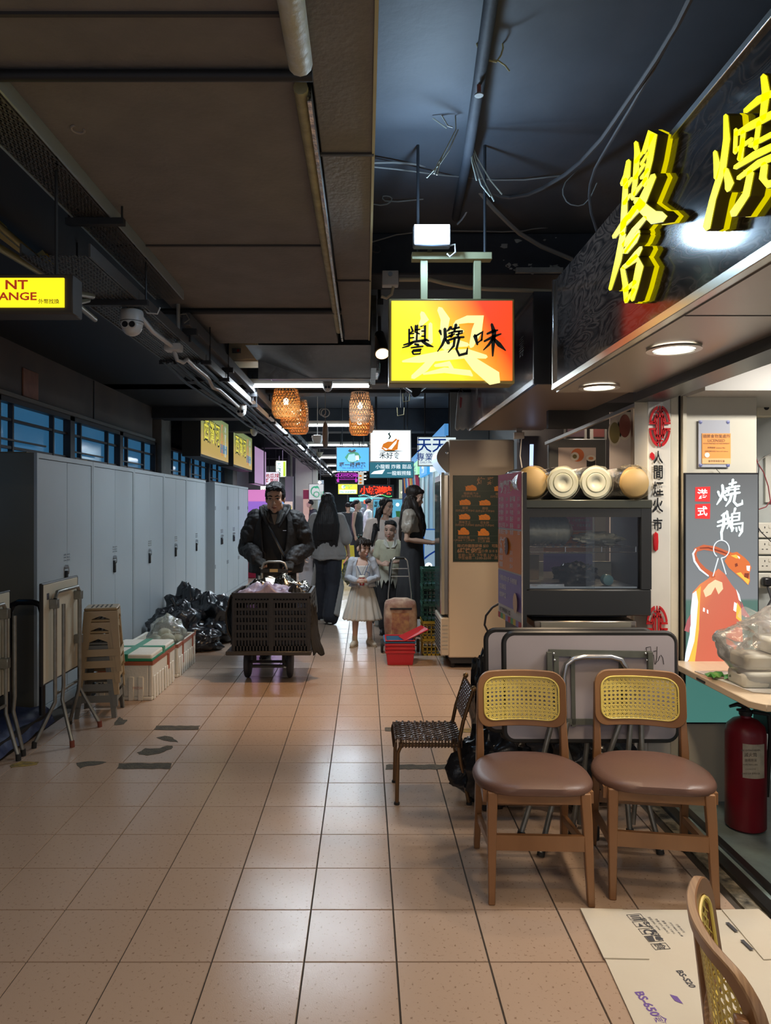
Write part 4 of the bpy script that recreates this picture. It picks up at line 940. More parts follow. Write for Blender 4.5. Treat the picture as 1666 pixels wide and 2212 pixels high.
labs = ['nearest tall grey steel locker in the long row, its olive side towards the camera','second tall grey steel locker from the camera','third tall grey steel locker, behind the white foam boxes','fourth tall grey steel locker, behind the black rubbish bags','fifth tall grey steel locker, last before the gap in the row']
for i in range(5): locker(ys[i]+.003, ys[i+1]-.003, labs[i], 'grey lockers of the near row')
labs = ['first narrow door locker past the gap in the row','middle narrow door locker of the far row','last narrow door locker of the far row, beside the man']
for i in range(3): locker(10.92+1.04*i, 10.92+1.04*(i+1)-.006, labs[i], 'grey lockers of the far row', True)
o = B(XFR-.38,XFR-.10,5.06,5.35,1.882,1.892).build('cardboard_scrap', mat('card_tan', (.32,.24,.15), .8)); tag(setorigin(o,(XFR-.24,5.2,1.882)), 'tan cardboard scrap lying on top of the nearest locker', 'cardboard')
o = B(XFR-.16,XFR-.03,5.75,5.99,1.882,1.890).build('cardboard_scrap', mat('card_tan', (0,0,0))); tag(setorigin(o,(XFR-.1,5.87,1.882)), 'small card strip at the far end of the nearest locker top', 'cardboard')
# ---- leaning folded tables
m_tcream = mat('table_cream', (.70,.65,.50), .45, nz=(3,.12)); m_edge = mat('table_edge_black', (.02,.02,.02), .4)
m_leg = mat('leg_steel_grey', (.30,.30,.27), .38, .7, nz=(20,.4)); m_rub = mat('rubber_black', (.015,.015,.015), .7); m_rubr = mat('rubber_brown', (.20,.05,.03), .7)
def side_table(label, x, y0, y1, z0, z1, feet, grp='folded tables leaning by the lockers'):
    t = thing('folding_table', label, 'folding table', (x, (y0+y1)/2, 0), grp)
    B(x-.022,x,y0,y1,z0,z1).build('table_top', m_tcream, t, bevel=.006)
    mb = MB(); mb.tube([(x-.012,y0,z0),(x-.012,y0,z1),(x-.012,y1,z1),(x-.012,y1,z0)], .013, 6, closed=True); mb.build('edge_band', m_edge, t)
    xl = x+.03; zb = .24
    for i, ((fx, fy), yy, m) in enumerate(feet):
        off = .028 if i % 2 else 0
        top = z1-.10 if i % 2 == 0 else z1-.14
        leg = MB().tube([(xl+off,yy,top),(xl+off,yy,zb+.12),(xl+off*.7,yy,zb+.03),(fx,fy,.02)], .0125, 8).build('leg', m_leg, t, smooth=True)
        MB().cyl((fx+(xl-fx)*.02,fy,.04),(fx,fy,0),.016,n=8).build('rubber_foot', m, leg, smooth=True)
    yi = [f[1] for f in feet]
    MB().tube([(xl,yi[0],z1-.10),(xl,yi[0]+.03,z1-.06),(xl,yi[2]-.03,z1-.06),(xl,yi[2],z1-.10)], .0125, 8).build('arch', m_leg, t, smooth=True)
    MB().cyl((xl,yi[0],zb+.08),(xl,yi[2],zb+.08),.010,n=8).build('cross_tube', m_leg, t, smooth=True)
    for z in (z1-.12, z0+.2):
        B(x,xl+.02,yi[2]-.02,yi[2]+.02,z-.03,z+.03).build('bracket', m_leg, t, bevel=.003)
    B(x,xl+.02,yi[0]-.02,yi[0]+.02,z1-.16,z1-.10).build('bracket', m_leg, t, bevel=.003)
    B(x,x+.002,y0+.05,y0+.08,z1-.10,z1-.06).build('sticker', mat('sticker_dark', (.06,.06,.08), .5), t)
side_table('folded cream table with steel legs standing upright beside the beige stools', -1.985, 4.40, 4.93, .40, 1.02,
           [((-2.06,4.44),4.50,m_rub),((-1.83,4.46),4.56,m_rubr),((-1.81,4.87),4.88,m_rubr),((-2.04,4.93),4.82,m_rub)])
side_table('folded cream table cut off by the left photo edge', -2.17, 3.86, 4.36, .37, .985,
           [((-2.22,3.90),3.95,m_rub),((-2.06,4.30),4.30,m_rub),((-2.05,4.22),4.25,m_rub),((-2.2,3.95),4.0,m_rub)])
pt = thing('platform_trolley', 'low platform trolley with dark blue cover and black tube handle, behind the tables', 'trolley', (-2.45,4.55,0))
def deck(u, v): return V(-2.75+.62*u, 4.05+.85*v, .13+.03*noise.noise(V(u*5,v*5,1))-.10*max(0,(u-.85)/.15)**2)
MB().grid(deck, 16, 16).build('blue_cover', mat('tarp_dark_blue', (.03,.045,.12), .45, bump=(20,.3)), pt, smooth=True)
B(-2.74,-2.16,4.06,4.88,.05,.10).build('deck', m_dark, pt)
MB().tube([(-2.36,4.74,.12),(-2.36,4.74,.80),(-2.34,4.74,.85),(-2.30,4.74,.868),(-2.20,4.74,.868),(-2.16,4.74,.85),(-2.145,4.74,.80),(-2.145,4.74,.12)], .020, 10).build('handle', m_black, pt, smooth=True)
for x in (-2.65,-2.25):
    for y in (4.15,4.78): MB().lathe([(.03,-.015),(.035,0),(.03,.015)], (x,y,.035), 14, axis='x').build('wheel', m_rub, pt, smooth=True)
# ---- stack of plastic stools
def stool(name, c, h, m, label, grp=None, rz=0, s=1.):
    """moulded four legged stool, square top with open slots and apron"""
    t = thing(name, label, 'stool', (0,0,0), grp)
    w = .145*s; wb = .185*s
    mb = MB(); mb.box(-w,w,-w,w,h-.018,h); mb.build('seat', m, t, bevel=.02, seg=3)
    mb = MB()
    for i in range(5): mb.box(-.09*s+.04*s*i,-.075*s+.04*s*i,-.09*s,.09*s,h-.001,h+.002)
    mb.build('seat_slots', mat('slot_dark', (.05,.04,.03), .6), t, kind='stuff')
    for sx in (-1,1):
        for sy in (-1,1):
            a = [(sx*w*.98,sy*w*.98,h-.02),(sx*wb,sy*wb,0)]
            lg = MB()
            for (dx,dy) in ((-sx*.045,0),(0,-sy*.045)):
                lg.add([V(*a[0]),V(a[0][0]+dx*1.3,a[0][1]+dy*1.3,a[0][2]),V(a[1][0]+dx*.7,a[1][1]+dy*.7,0),V(*a[1]),
                        V(a[0][0]-sx*.008,a[0][1]-sy*.008,a[0][2]),V(a[0][0]+dx*1.3-sx*.008*(dx==0),a[0][1]+dy*1.3-sy*.008*(dy==0),a[0][2]),V(a[1][0]+dx*.7-sx*.008*(dx==0),a[1][1]+dy*.7-sy*.008*(dy==0),0),V(a[1][0]-sx*.008,a[1][1]-sy*.008,0)],
                       [(0,1,2,3),(7,6,5,4),(1,5,6,2),(3,2,6,7),(0,4,5,1)])
            lg.build('leg', m, t)
    for i in range(4):
        R = Matrix.Rotation(i*PI/2, 4, 'Z')
        MB().add([R@V(-w,-w-.0,h-.02),R@V(w,-w,h-.02),R@V(w*1.04,-w*1.05,h-.10),R@V(0,-w*1.04,h-.055),R@V(-w*1.04,-w*1.05,h-.10)], [(0,4,3),(0,3,1),(1,3,2)]).build('apron', m, t)
        MB().add([R@V(-wb*.93,-wb*.93,.16),R@V(wb*.93,-wb*.93,.16),R@V(wb*.955,-wb*.955,.11),R@V(-wb*.955,-wb*.955,.11)], [(0,1,2,3)]).build('rail', m, t)
    t.location = c; t.rotation_euler = (0,0,rz); return t
m_sb = mat('stool_beige', (.40,.285,.15), .35); m_sg = mat('stool_grey', (.17,.17,.15), .4)
for i, (m, lab) in enumerate(((m_sg,'grey plastic stool at the bottom of the stack beside the folded table'),(m_sg,'second grey plastic stool up in the stack'),(m_sb,'beige plastic stool in the middle of the stack'),(m_sb,'upper beige plastic stool of the stack, second from top'),(m_sb,'topmost beige plastic stool of the stack by the lockers'))):
    stool('plastic_stool', (-1.93+.004*i,5.20,.082*i), .45, m, lab, 'stacked plastic stools', .12+.03*i, .78)
# ---- foam boxes
m_foam = mat('foam_white', (.70,.69,.62), .7, nz=(6,.15,(.50,.46,.34)), bump=(70,.2)); m_gtape = mat('tape_green', (.02,.25,.13), .3); m_btape = mat('tape_brown', (.36,.10,.05), .35)
def foam(label, x0, x1, y0, y1, h, lid):
    t = thing('foam_box', label, 'foam box', ((x0+x1)/2,(y0+y1)/2,0), 'foam boxes in front of the lockers'); th = .03
    mb = MB(); mb.box(x0,x1,y0,y1,0,.03); mb.box(x0,x0+th,y0,y1,.03,h); mb.box(x1-th,x1,y0,y1,.03,h); mb.box(x0+th,x1-th,y0,y0+th,.03,h); mb.box(x0+th,x1-th,y1-th,y1,.03,h)
    mb.build('body', m_foam, t, bevel=.008, seg=2)
    n = int((x1-x0)/.075)
    for i in range(n): x = x0+.03+i*.075; B(x,x+.045,y0-.009,y0+.002,.0,h*.62).build('rib', m_foam, t, bevel=.006)
    n = int((y1-y0)/.075)
    for i in range(n): y = y0+.03+i*.075; B(x1-.002,x1+.009,y,y+.045,.0,h*.62).build('rib', m_foam, t, bevel=.006)
    B(x0-.002,x1+.003,y0-.003,y0+.003,h-.028,h+.002).build('rim_tape', m_btape, t); B(x1-.003,x1+.003,y0,y1,h-.028,h+.002).build('rim_tape', m_btape, t)
    return t
x0, x1, y0, y1 = -2.09,-1.65,5.53,6.19
t = foam('white foam box with green taped lid, nearest the stools', x0,x1,y0,y1,.30,True)
B(x0+.005,x1-.005,y0+.005,y1-.005,.302,.355).build('lid', m_foam, t, bevel=.012, seg=2)
B(x0+.001,x1-.001,y0+.001,y1-.001,.302,.325).build('lid_tape', m_gtape, t, bevel=.004)
ym = (y0+y1)/2; xm = (x0+x1)/2
B(x0,x1,ym-.03,ym+.03,.30,.358).build('tape_band', m_gtape, t); B(xm-.03,xm+.03,y0,y1,.30,.3585).build('tape_band', m_gtape, t)
B(x0+.02,x0+.12,y0-.012,y0-.001,.16,.28).build('tape_patch', m_btape, t); B(x1+.001,x1+.011,5.95,5.99,.15,.28).build('tape_patch', m_btape, t)
mb = MB(); mb.text('大', ((x0+.055,y0-.013,.185),(1,0,0),(0,0,1)), .06, .0, .02); mb.text('味', ((x0+.055,y0-.013,.115),(1,0,0),(0,0,1)), .06, .0, .02)
mb.build('marker_writing', mat('ink_black', (0,0,0)), t)
MB().text('FRESH', ((x0+.33,y0-.0125,.10),(1,0,0),(0,0,1)), .028, 0).build('faded_stamp', mat('stamp_pink', (.55,.25,.2), .7), t)
t = foam('open white foam box holding bagged vegetables, beside the black bags', -2.13,-1.645,6.27,6.92,.29,False)
for y in (6.42,6.78): B(-1.646,-1.636,y,y+.025,.10,.285).build('tape_patch', m_btape, t)
# bag of vegetables in the open box
m_bagc = clear('clear_bag', (.93,.95,.93), .2, .08, .28, (.78,.80,.76), (14,.9))
bg = thing('vegetable_bag', 'clear plastic bag of white turnips and greens on the open foam box', 'bag', (-1.83,6.5,.2))
def crumple(c, r, sc, amp, seed, top=None):
    c = Vector(c)
    def f(u, v):
        a = 2*PI*u; t_ = PI*v; d_ = Vector((math.sin(t_)*math.cos(a), math.sin(t_)*math.sin(a), -math.cos(t_)))
        q = 1+amp*noise.noise(d_*sc+V(seed,0,0))+amp*.5*abs(noise.noise(d_*sc*2.7+V(0,seed,0)))
        p = Vector((d_.x*r[0], d_.y*r[1], d_.z*r[2]))*q
        if top and v > .8: k = (v-.8)/.2; p.x *= 1-.35*k; p.y *= 1-.35*k; p.z += top*k*k
        return c+p
    return f
for i, (x, y, z, r) in enumerate(((-1.90,6.45,.29,.062),(-1.80,6.50,.29,.066),(-1.72,6.55,.28,.058),(-1.85,6.58,.33,.060),(-1.77,6.42,.27,.05))):
    MB().ball((x,y,z), (r*1.1,r,r*.9), 14, 10).build('turnip', mat('turnip', (.66,.66,.52), .45), bg, smooth=True)
gr = MB()
for _ in range(34):
    p = V(random.uniform(-1.93,-1.70),random.uniform(6.36,6.5),random.uniform(.24,.30)); gr.tube([p,p+V(random.uniform(-.02,.02),random.uniform(-.02,.02),random.uniform(.0,.03))],[.007,.003],5)
gr.build('greens', mat('greens', (.03,.16,.05), .5), bg, kind='stuff')
MB().grid(crumple((-1.81,6.50,.34), (.158,.15,.15), 2.2, .28, 3., .04), 36, 24, True).build('bag_film', m_bagc, bg, smooth=True)
# black rubbish bags by the lockers
m_bin = mat('bin_bag_black', (.014,.015,.018), .22, bump=(14,.6), spec=.6)
def binbag(label, c, r, seed, grp, knot=True, sc=2.4, amp=.42):
    t = thing('rubbish_bag', label, 'rubbish bag', (c[0],c[1],0), grp)
    g = crumple(c, r, sc, amp, seed)
    def h(u, v): p = g(u, v); p.z = max(p.z, .004); return p
    MB().grid(h, 48, 30, True).build('bag', m_bin, t, smooth=True)
    if knot:
        k = V(c[0],c[1],c[2]+r[2]*.95)
        MB().tube([k+V(0,0,-.05),k+V(.0,0,.02),k+V(-.02,0,.05),k+V(-.05,.01,.09)],[.04,.018,.02,.03],7).build('knot', m_bin, t, smooth=True)
        MB().tube([k+V(0,0,.02),k+V(.04,0,.04),k+V(.07,.02,.03)],[.018,.02,.008],7).build('knot', m_bin, t, smooth=True)
    return t
G = 'black rubbish bags by the lockers'
binbag('black rubbish bag just behind the vegetable bag', (-1.98,7.45,.22), (.24,.22,.24), 1.3, G)
binbag('large shiny black rubbish bag at the right of the pile', (-1.70,7.95,.22), (.26,.26,.27), 5.7, G, False)
binbag('black rubbish bag at the back of the pile against the lockers', (-2.02,8.15,.25), (.26,.24,.30), 9.1, G)
o = binbag('low flat black rubbish bag at the front of the pile', (-1.72,7.48,.10), (.20,.16,.12), 2.2, G, False)
# worn tape marks on the floor
m_tp = mat('floor_tape_dark', (.055,.05,.038), .75, nz=(22,.6,(.12,.10,.06)), bump=(90,.5)); m_tpy = mat('floor_tape_yellow', (.35,.24,.05), .7, nz=(25,.8,(.08,.06,.04)))
def mark(label, P, m, jag=.006):
    pts = [FL(*p) for p in P]; out = []
    for i, a in enumerate(pts):
        b = pts[(i+1) % len(pts)]; n = max(2, int((b-a).length/.025))
        for k in range(n): q = a.lerp(b, k/n); out.append((q.x+random.uniform(-jag,jag), q.y+random.uniform(-jag,jag)))
    c = sum(pts, Vector())/len(pts)
    o = MB().poly(out, ((0,0,.0004),(1,0,0),(0,1,0)), .0012).build('tape_mark', m); tag(setorigin(o,(c.x,c.y,0)), label, 'tape mark')
rect = lambda x0,y0,x1,y1,sk=0: [(x0+sk,y0),(x1+sk,y0),(x1,y1),(x0,y1)]
mark('upper dark worn tape strip on the left floor tiles', rect(334,1568,428,1577,3), m_tp)
mark('lower dark worn tape strip on the left floor tiles', rect(252,1649,366,1661,6), m_tp)
mark('small arrow shaped dark residue near the stools', [(246,1562),(258,1549),(266,1555),(276,1555),(270,1564),(258,1566),(246,1567)], m_tp)
mark('small wedge of dark residue below the upper strip', [(339,1593),(358,1589),(375,1594),(386,1604),(368,1602),(352,1600)], m_tp)
mark('slanted dark residue between the two left tape strips', [(298,1626),(315,1617),(345,1617),(362,1611),(373,1612),(370,1618),(345,1628),(318,1632),(300,1630)], m_tp)
mark('ragged black residue left of the lower strip', [(164,1648),(190,1645),(230,1646),(215,1652),(190,1655),(172,1660)], m_tp)
mark('yellowish tape residue at the far left floor edge', [(20,1654),(45,1645),(85,1646),(80,1652),(50,1656),(24,1658)], m_tpy)
mark('dark worn tape strip on the floor behind the woven chair legs', rect(834,1652,975,1662), m_tp)
mark('thin dark tape strip on the floor under the woven seat', rect(833,1571,900,1580), m_tp)
mark('yellow tape piece on the floor behind the woven chair back', rect(985,1574,1024,1582), m_tpy)
# currency sign, yellow canopy and its tubes (upper left)
YS = 2.5; a = W(-260,664,YS); b = W(139,601,YS)
cs = thing('currency_sign', 'glowing yellow box sign with red capital letters and small Chinese characters', 'sign', ((a.x+b.x)/2,YS,a.z))
B(a.x-.03,b.x+.028,YS+.002,YS+.09,a.z-.022,b.z+.016).build('box_frame', mat('frame_brown', (.035,.028,.024), .5), cs, bevel=.004)
B(a.x,b.x,YS-.004,YS+.003,a.z,b.z).build('lit_face', glow('face_yellow', (1.,.80,.015), 1.05), cs)
mb = MB(); q = W(62,616,YS); mb.text('NT', ((q.x,YS-.006,q.z),(1,0,0),(0,0,1)), .045, 0, .025, ha='r', sx=1.3)
q = W(81,641,YS); mb.text('XCHANGE', ((q.x,YS-.006,q.z),(1,0,0),(0,0,1)), .038, 0, .025, ha='r', sx=1.3); mb.build('red_lettering', mat('letter_red', (.45,.03,.01), .5, em=(.5,.05,.01), es=.5), cs)
q = W(107,652,YS); MB().text('外幣找換', ((q.x,YS-.006,q.z),(1,0,0),(0,0,1)), .0185, 0, .01).build('small_characters', mat('letter_green', (.05,.12,.04), .5), cs)
for x in (a.x+.2,b.x-.05): MB().cyl((x,YS+.05,b.z),(x,YS+.05,2.8),.006,n=6).build('rod', m_dark, cs)
yt = thing('yellow_canopy', 'yellow lit slanting canopy panel above the currency sign', 'canopy', (-1.9,3.2,2.75))
pa = [W(-60,395,3.0),W(0,425,3.1),W(60,500,3.45),W(118,572,3.75),W(60,560,3.75),W(-60,470,3.1)]
mb = MB(); mb.add(pa+[p+V(0,0,.01) for p in pa], [(0,1,2,3,4,5),(11,10,9,8,7,6)]); mb.build('panel', mat('canopy_yellow', (.42,.32,.02), .5), yt)  # one even yellow over the whole panel
for i, (p0, p1) in enumerate((((-60,440,3.0),(126,598,3.8)),((-60,500,3.0),(110,602,3.8)))):
    MB().cyl(W(*p0), W(*p1), .018, n=10).build('tube', mat('tube_olive', (.30,.27,.12), .4, .4), yt, smooth=True)
for i, (p0, p1) in enumerate((((130,628,2.6),(200,640,3.0)),((140,660,2.6),(190,648,3.0)),((145,640,2.6),(205,690,3.1)))):
    MB().cyl(W(*p0), W(*p1), .012, n=8).build('strut', mat('strut_olive', (.16,.14,.09), .4, .4), cs, smooth=True)
# restaurant box signs on the left wall
def wallsign(label, y0, y1, x=-2.30):
    t = thing('restaurant_sign', label, 'sign', (x,(y0+y1)/2,2.22), 'yellow restaurant box signs on the left wall')
    B(x-.26,x,y0,y1,2.21,2.90).build('box', mat('signbox_dark', (.04,.038,.035), .5), t)
    for yy in (y0+.3,y1-.3): B(-2.86,x-.26,yy,yy+.04,2.62,2.66).build('bracket', m_dark, t)
    mg_ = gradmat('restaurant_face_%d' % int(y0), [(0,(.62,.40,.10)),(.35,(.62,.45,.12)),(.7,(.35,.38,.15)),(1,(.20,.28,.12))], (0,0,1), 0, .69, .62)
    B(x,x+.006,y0+.03,y1-.03,2.245,2.88).build('lit_face', mg_, t)
    fr = lambda yy, z: ((x+.008,yy,z),(0,1,0),(0,0,1)); L = y1-y0
    for i, s in enumerate('西灣河'):
        yy = y0+L*(.16+.19*i); MB().text(s, fr(yy,2.61), .36, 0, .05, sx=1.).build('character_shadow', mat('char_dark', (.04,.05,.05), .5), t)
        MB().text(s, ((x+.010,yy,2.615),(0,1,0),(0,0,1)), .34, 0, .015, sx=1.).build('character', glow('char_yellow', (.80,.72,.10), .7), t)
    for i, (s, m) in enumerate((('粥粉麵飯', glow('char_red', (.65,.20,.10), .7)), ('冰室餐廳', glow('char_pale', (.5,.62,.62), .7)))):
        for k, c_ in enumerate(s): MB().text(c_, ((x+.010,y0+L*(.72+.13*i),2.76-.13*k),(0,1,0),(0,0,1)), .13, 0, .01).build('small_character', m, t)
    B(x+.006,x+.009,y0+L*.66,y1-L*.08,2.36,2.50).build('blue_band', glow('band_blue', (.15,.28,.38), .6), t)
wallsign('nearer yellow restaurant sign with bold Chinese characters over the lockers', 9.97, 12.0); wallsign('farther yellow restaurant sign with the same bold characters', 12.45, 14.5)
# ================================================================ RIGHT SIDE furniture
m_wood = mat('chair_wood', (.27,.135,.058), .35, nz=(6,.5,(.15,.07,.03),(1,1,.12)), spec=.5)
m_leath = mat('seat_leather', (.13,.068,.050), .42, nz=(5,.2), bump=(160,.08))
m_cane = mat('cane_yellow', (.80,.66,.17), .4, bump=(200,.1)); m_ply = mat('ply_edge', (.33,.20,.10), .45, nz=(4,.6,(.16,.08,.04),(1,60,1)))
def cane_chair(label, loc, rz, grp='wooden cane back dining chairs'):
    t = thing('dining_chair', label, 'chair', (0,0,0), grp)
    # seat: rounded, front (local -y) bowed
    def outline(a):
        c, s = math.cos(a), math.sin(a); e = .62
        x = .235*math.copysign(abs(c)**e, c); y = (.205 if s > 0 else .225)*math.copysign(abs(s)**.78, s)
        return x*(1-.10*(y > 0)*(y/.205)), y
    vs = []; N = 40
    for (k, z) in ((.0,.452),(.5,.452),(.85,.446),(.97,.437),(1.0,.424),(.985,.410),(.93,.405),(0,.405)):
        for i in range(N): x, y = outline(2*PI*i/N); vs.append(V(x*k, y*k, z-.010*(1-k)*(k < .9)*0+ (-.010*(x*k/.235)**2 if k < .99 else -.008)))
    fs = [(r*N+i, r*N+(i+1) % N, (r+1)*N+(i+1) % N, (r+1)*N+i) for r in range(7) for i in range(N)]
    MB().add(vs, [f[::-1] for f in fs]).build('seat', m_leath, t, smooth=True)
    for s in (-1,1):
        B(-.001,.001,0,.001,0,.001)
        MB().bar((s*.20,-.16,.385),(s*.185,.17,.385),.022,.045).build('seat_rail', m_wood, t)
    MB().bar((-.19,-.165,.385),(.19,-.165,.385),.022,.045).build('seat_rail', m_wood, t); MB().bar((-.18,.165,.385),(.18,.165,.385),.022,.045).build('seat_rail', m_wood, t)
    def post(pts, ws, name):
        mb = MB(); pts = [Vector(p) for p in pts]; vs = []
        for p, (wx, wy) in zip(pts, ws): vs += [p+V(-wx/2,-wy/2,0),p+V(wx/2,-wy/2,0),p+V(wx/2,wy/2,0),p+V(-wx/2,wy/2,0)]
        fs = [(4*i+k,4*i+(k+1)%4,4*i+4+(k+1)%4,4*i+4+k) for i in range(len(pts)-1) for k in range(4)]+[(3,2,1,0),tuple(4*(len(pts)-1)+k for k in range(4))]
        mb.add(vs, fs).build(name, m_wood, t, bevel=.004, seg=2)
    for s in (-1,1):
        post([(s*.186,-.215,0),(s*.180,-.180,.30),(s*.176,-.165,.408)], [(.026,.026),(.036,.036),(.038,.040)], 'leg')
        post([(s*.190,.235,0),(s*.184,.195,.30),(s*.181,.190,.45),(s*.179,.214,.60),(s*.178,.232,.725)], [(.026,.030),(.032,.040),(.032,.042),(.026,.028),(.020,.020)], 'leg')
        MB().bar((s*.182,-.185,.20),(s*.184,.205,.15),.018,.030).build('stretcher', m_wood, t)
    MB().bar((-.17,-.193,.225),(.17,-.193,.225),.018,.058).build('stretcher', m_wood, t)
    MB().bar((-.17,.205,.225),(.17,.205,.225),.018,.045).build('stretcher', m_wood, t)
    # curved backrest
    def bk(x, z, d=0): return V(x, .248-.055*(x/.19)**2+(z-.66)*.14+d, z)
    def rr(k, w, h, r):  # rounded rectangle point
        P = []
        for (cx, cz, a0_) in ((w-r,h-r,0),(-w+r,h-r,PI/2),(-w+r,-h+r,PI),(w-r,-h+r,1.5*PI)):
            for i in range(7): a = a0_+PI/2*i/6; P.append((cx+r*math.cos(a), cz+r*math.sin(a)))
        return P
    zc = .66; n_ = []
    O = rr(0,.190,.118,.058); I = rr(0,.162,.090,.040)
    def dens(P):
        out = []
        for i in range(len(P)):
            a, b = P[i], P[(i+1) % len(P)]; L = math.hypot(b[0]-a[0], b[1]-a[1]); n = max(1, int(L/.03))
            for k in range(n): out.append((a[0]+(b[0]-a[0])*k/n, a[1]+(b[1]-a[1])*k/n))
        return out
    # sample both rings with the same parameter
    def ring(P, n=72):
        P2_ = P+[P[0]]; Ls = [0]
        for a, b in zip(P2_, P2_[1:]): Ls.append(Ls[-1]+math.hypot(b[0]-a[0], b[1]-a[1]))
        out = []; j = 0
        for i in range(n):
            s_ = Ls[-1]*i/n
            while Ls[j+1] < s_: j += 1
            k = (s_-Ls[j])/max(1e-9, Ls[j+1]-Ls[j]); out.append((P2_[j][0]+(P2_[j+1][0]-P2_[j][0])*k, P2_[j][1]+(P2_[j+1][1]-P2_[j][1])*k))
        return out
    Ro, Ri = ring(O), [(x*.858,z*.772) for x, z in ring(O)]
    n = len(Ro); vs = []
    for (x, z), (xi, zi) in zip(Ro, Ri): vs += [bk(x,zc+z,-.009),bk(xi,zc+zi,-.009),bk(xi,zc+zi,.009),bk(x,zc+z,.009)]
    fs = []; mi = []
    mb = MB()
    for i in range(n):
        j = (i+1) % n
        for k in range(4):
            mb.mi = 1 if k == 3 else 0; mb.f.append((4*i+k,4*i+(k+1)%4,4*j+(k+1)%4,4*j+k)); mb.m.append(mb.mi)
    mb.v = vs; mb.build('back_frame', [m_wood, m_ply], t, bevel=.0025)
    # piping round the cane panel
    mb = MB(); mb.tube([bk(x*.985,zc+z*.98,-.011) for x, z in Ri], .0035, 6, closed=True); mb.build('cane_border', m_cane, t, smooth=True)
    # woven cane
    cm = MB(); hx, hz = .1625, .0905; p = .0190
    def inside(x, z): 
        r = .045; ax, az = abs(x), abs(z)
        if ax > hx or az > hz: return False
        if ax > hx-r and az > hz-r: return math.hypot(ax-hx+r, az-hz+r) < r
        return True
    def strand(p0, p1, w, d):
        L = math.hypot(p1[0]-p0[0], p1[1]-p0[1]); n = max(2, int(L/.02)); run = []
        dx, dz = (p1[0]-p0[0])/L, (p1[1]-p0[1])/L
        def flush(run):
            if len(run) < 2: return
            vs = []
            for x, z in run: vs += [bk(x-dz*w/2,zc+z+dx*w/2,d), bk(x+dz*w/2,zc+z-dx*w/2,d)]
            cm.add(vs, [(2*i,2*i+1,2*i+3,2*i+2) for i in range(len(run)-1)])
        for i in range(n+1):
            x, z = p0[0]+(p1[0]-p0[0])*i/n, p0[1]+(p1[1]-p0[1])*i/n
            if inside(x, z): run.append((x, z))
            else: flush(run); run = []
        flush(run)
    k = int(hx/p)+1
    for i in range(-k, k+1): strand((i*p,-hz-.01),(i*p,hz+.01),.0085,-.0030)
    k = int(hz/p*1.15)+1
    for i in range(-k, k+1): strand((-hx-.01,i*p*.86),(hx+.01,i*p*.86),.0072,-.0045)
    k = int((hx+hz)/p)+1
    for i in range(-k, k+1):
        strand((i*p-.12+p/2,-.12),(i*p+.12+p/2,.12),.0028,-.006); strand((i*p+.12+p/2,-.12),(i*p-.12+p/2,.12),.0028,-.0068)
    cm.build('cane_weave', m_cane, t, kind='stuff')
    t.location = loc; t.rotation_euler = (0,0,rz); return t
cane_chair('left of the two brown seated cane back chairs facing the camera', (.672,2.905,0), -.04)
cane_chair('right cane back chair, turned slightly, in front of the shop counter', (1.165,2.915,0), -.16)
cane_chair('cane back chair cut off by the bottom right corner, seen from behind', (.84,1.20,0), 1.32)
# ---- woven child's chair
m_rat = mat('woven_brown_plastic', (.075,.045,.03), .28, spec=.6); m_brass = mat('tube_bronze', (.20,.12,.06), .35, .7)
wc_ = thing('woven_chair', 'small woven brown plastic chair with thin bronze tube legs', 'chair', (.34,3.73,0))
def xz(x, y, z): return V(.16+x, 3.60+y, z)   # x: 0 front .36 back ; y 0 near .29 far
for y in (0,.29):
    l = MB().tube([xz(.0,y,0),xz(.005,y,.26),xz(.03,y,.315)], .010, 8).build('leg', m_brass, wc_, smooth=True)
    MB().tube([xz(0,y,.012),xz(0,y,0)],[.014,.015],8).build('rubber_foot', m_rub, l)
    l = MB().tube([xz(.365,y,0),xz(.325,y,.20),xz(.31,y,.30),xz(.335,y,.42),xz(.385,y,.575)], .010, 8).build('leg', m_brass, wc_, smooth=True)
    MB().tube([xz(.365,y,.012),xz(.365,y,0)],[.014,.015],8).build('rubber_foot', m_rub, l)
    MB().ball(xz(.388,y,.583), .015, 10, 8).build('knob', mat('knob_brass', (.35,.22,.10), .35, .7), wc_, smooth=True)
    MB().cyl(xz(.01,y,.30),xz(.315,y,.30),.010,n=8).build('seat_tube', m_brass, wc_, smooth=True)
for x in (.02,.31): MB().cyl(xz(x,0,.302),xz(x,.29,.302),.010,n=8).build('seat_tube', m_brass, wc_, smooth=True)
MB().cyl(xz(.388,.0,.56),xz(.388,.29,.56),.009,n=8).build('back_tube', m_brass, wc_, smooth=True)
sb = MB()
for i in range(21):
    x = -.004+.0165*i
    sb.tube([xz(x,-.012,.29),xz(x,-.014,.318)]+[xz(x,.0+.29*k/12,.330+(.003 if (k+i) % 2 else -.003)-.006*math.sin(PI*k/12)) for k in range(13)]+[xz(x,.304,.318),xz(x,.302,.29)], .0075, 4, flat=.5)
for j in range(18):
    y = .0+.0165*j
    sb.tube([xz(-.016,y,.29),xz(-.012,y,.316)]+[xz(.33*k/14,y,.330+(-.003 if (k+j) % 2 else .003)-.006*math.sin(PI*k/14)) for k in range(15)], .0070, 4, flat=.5)
sb.build('woven_seat', m_rat, wc_, kind='stuff')
mb = MB()
for i in range(11):
    z = .43+.0135*i; x = .34+(z-.42)*.31
    mb.tube([xz(x+(.004 if (k+i) % 2 else -.004),-.004+.298*k/14,z) for k in range(15)], .0065, 4, flat=.6)
for k in range(15): y = .0+.0205*k; mb.tube([xz(.335,y,.42),xz(.385,y,.575)], .0055, 4)
mb.build('woven_back', m_rat, wc_, kind='stuff')
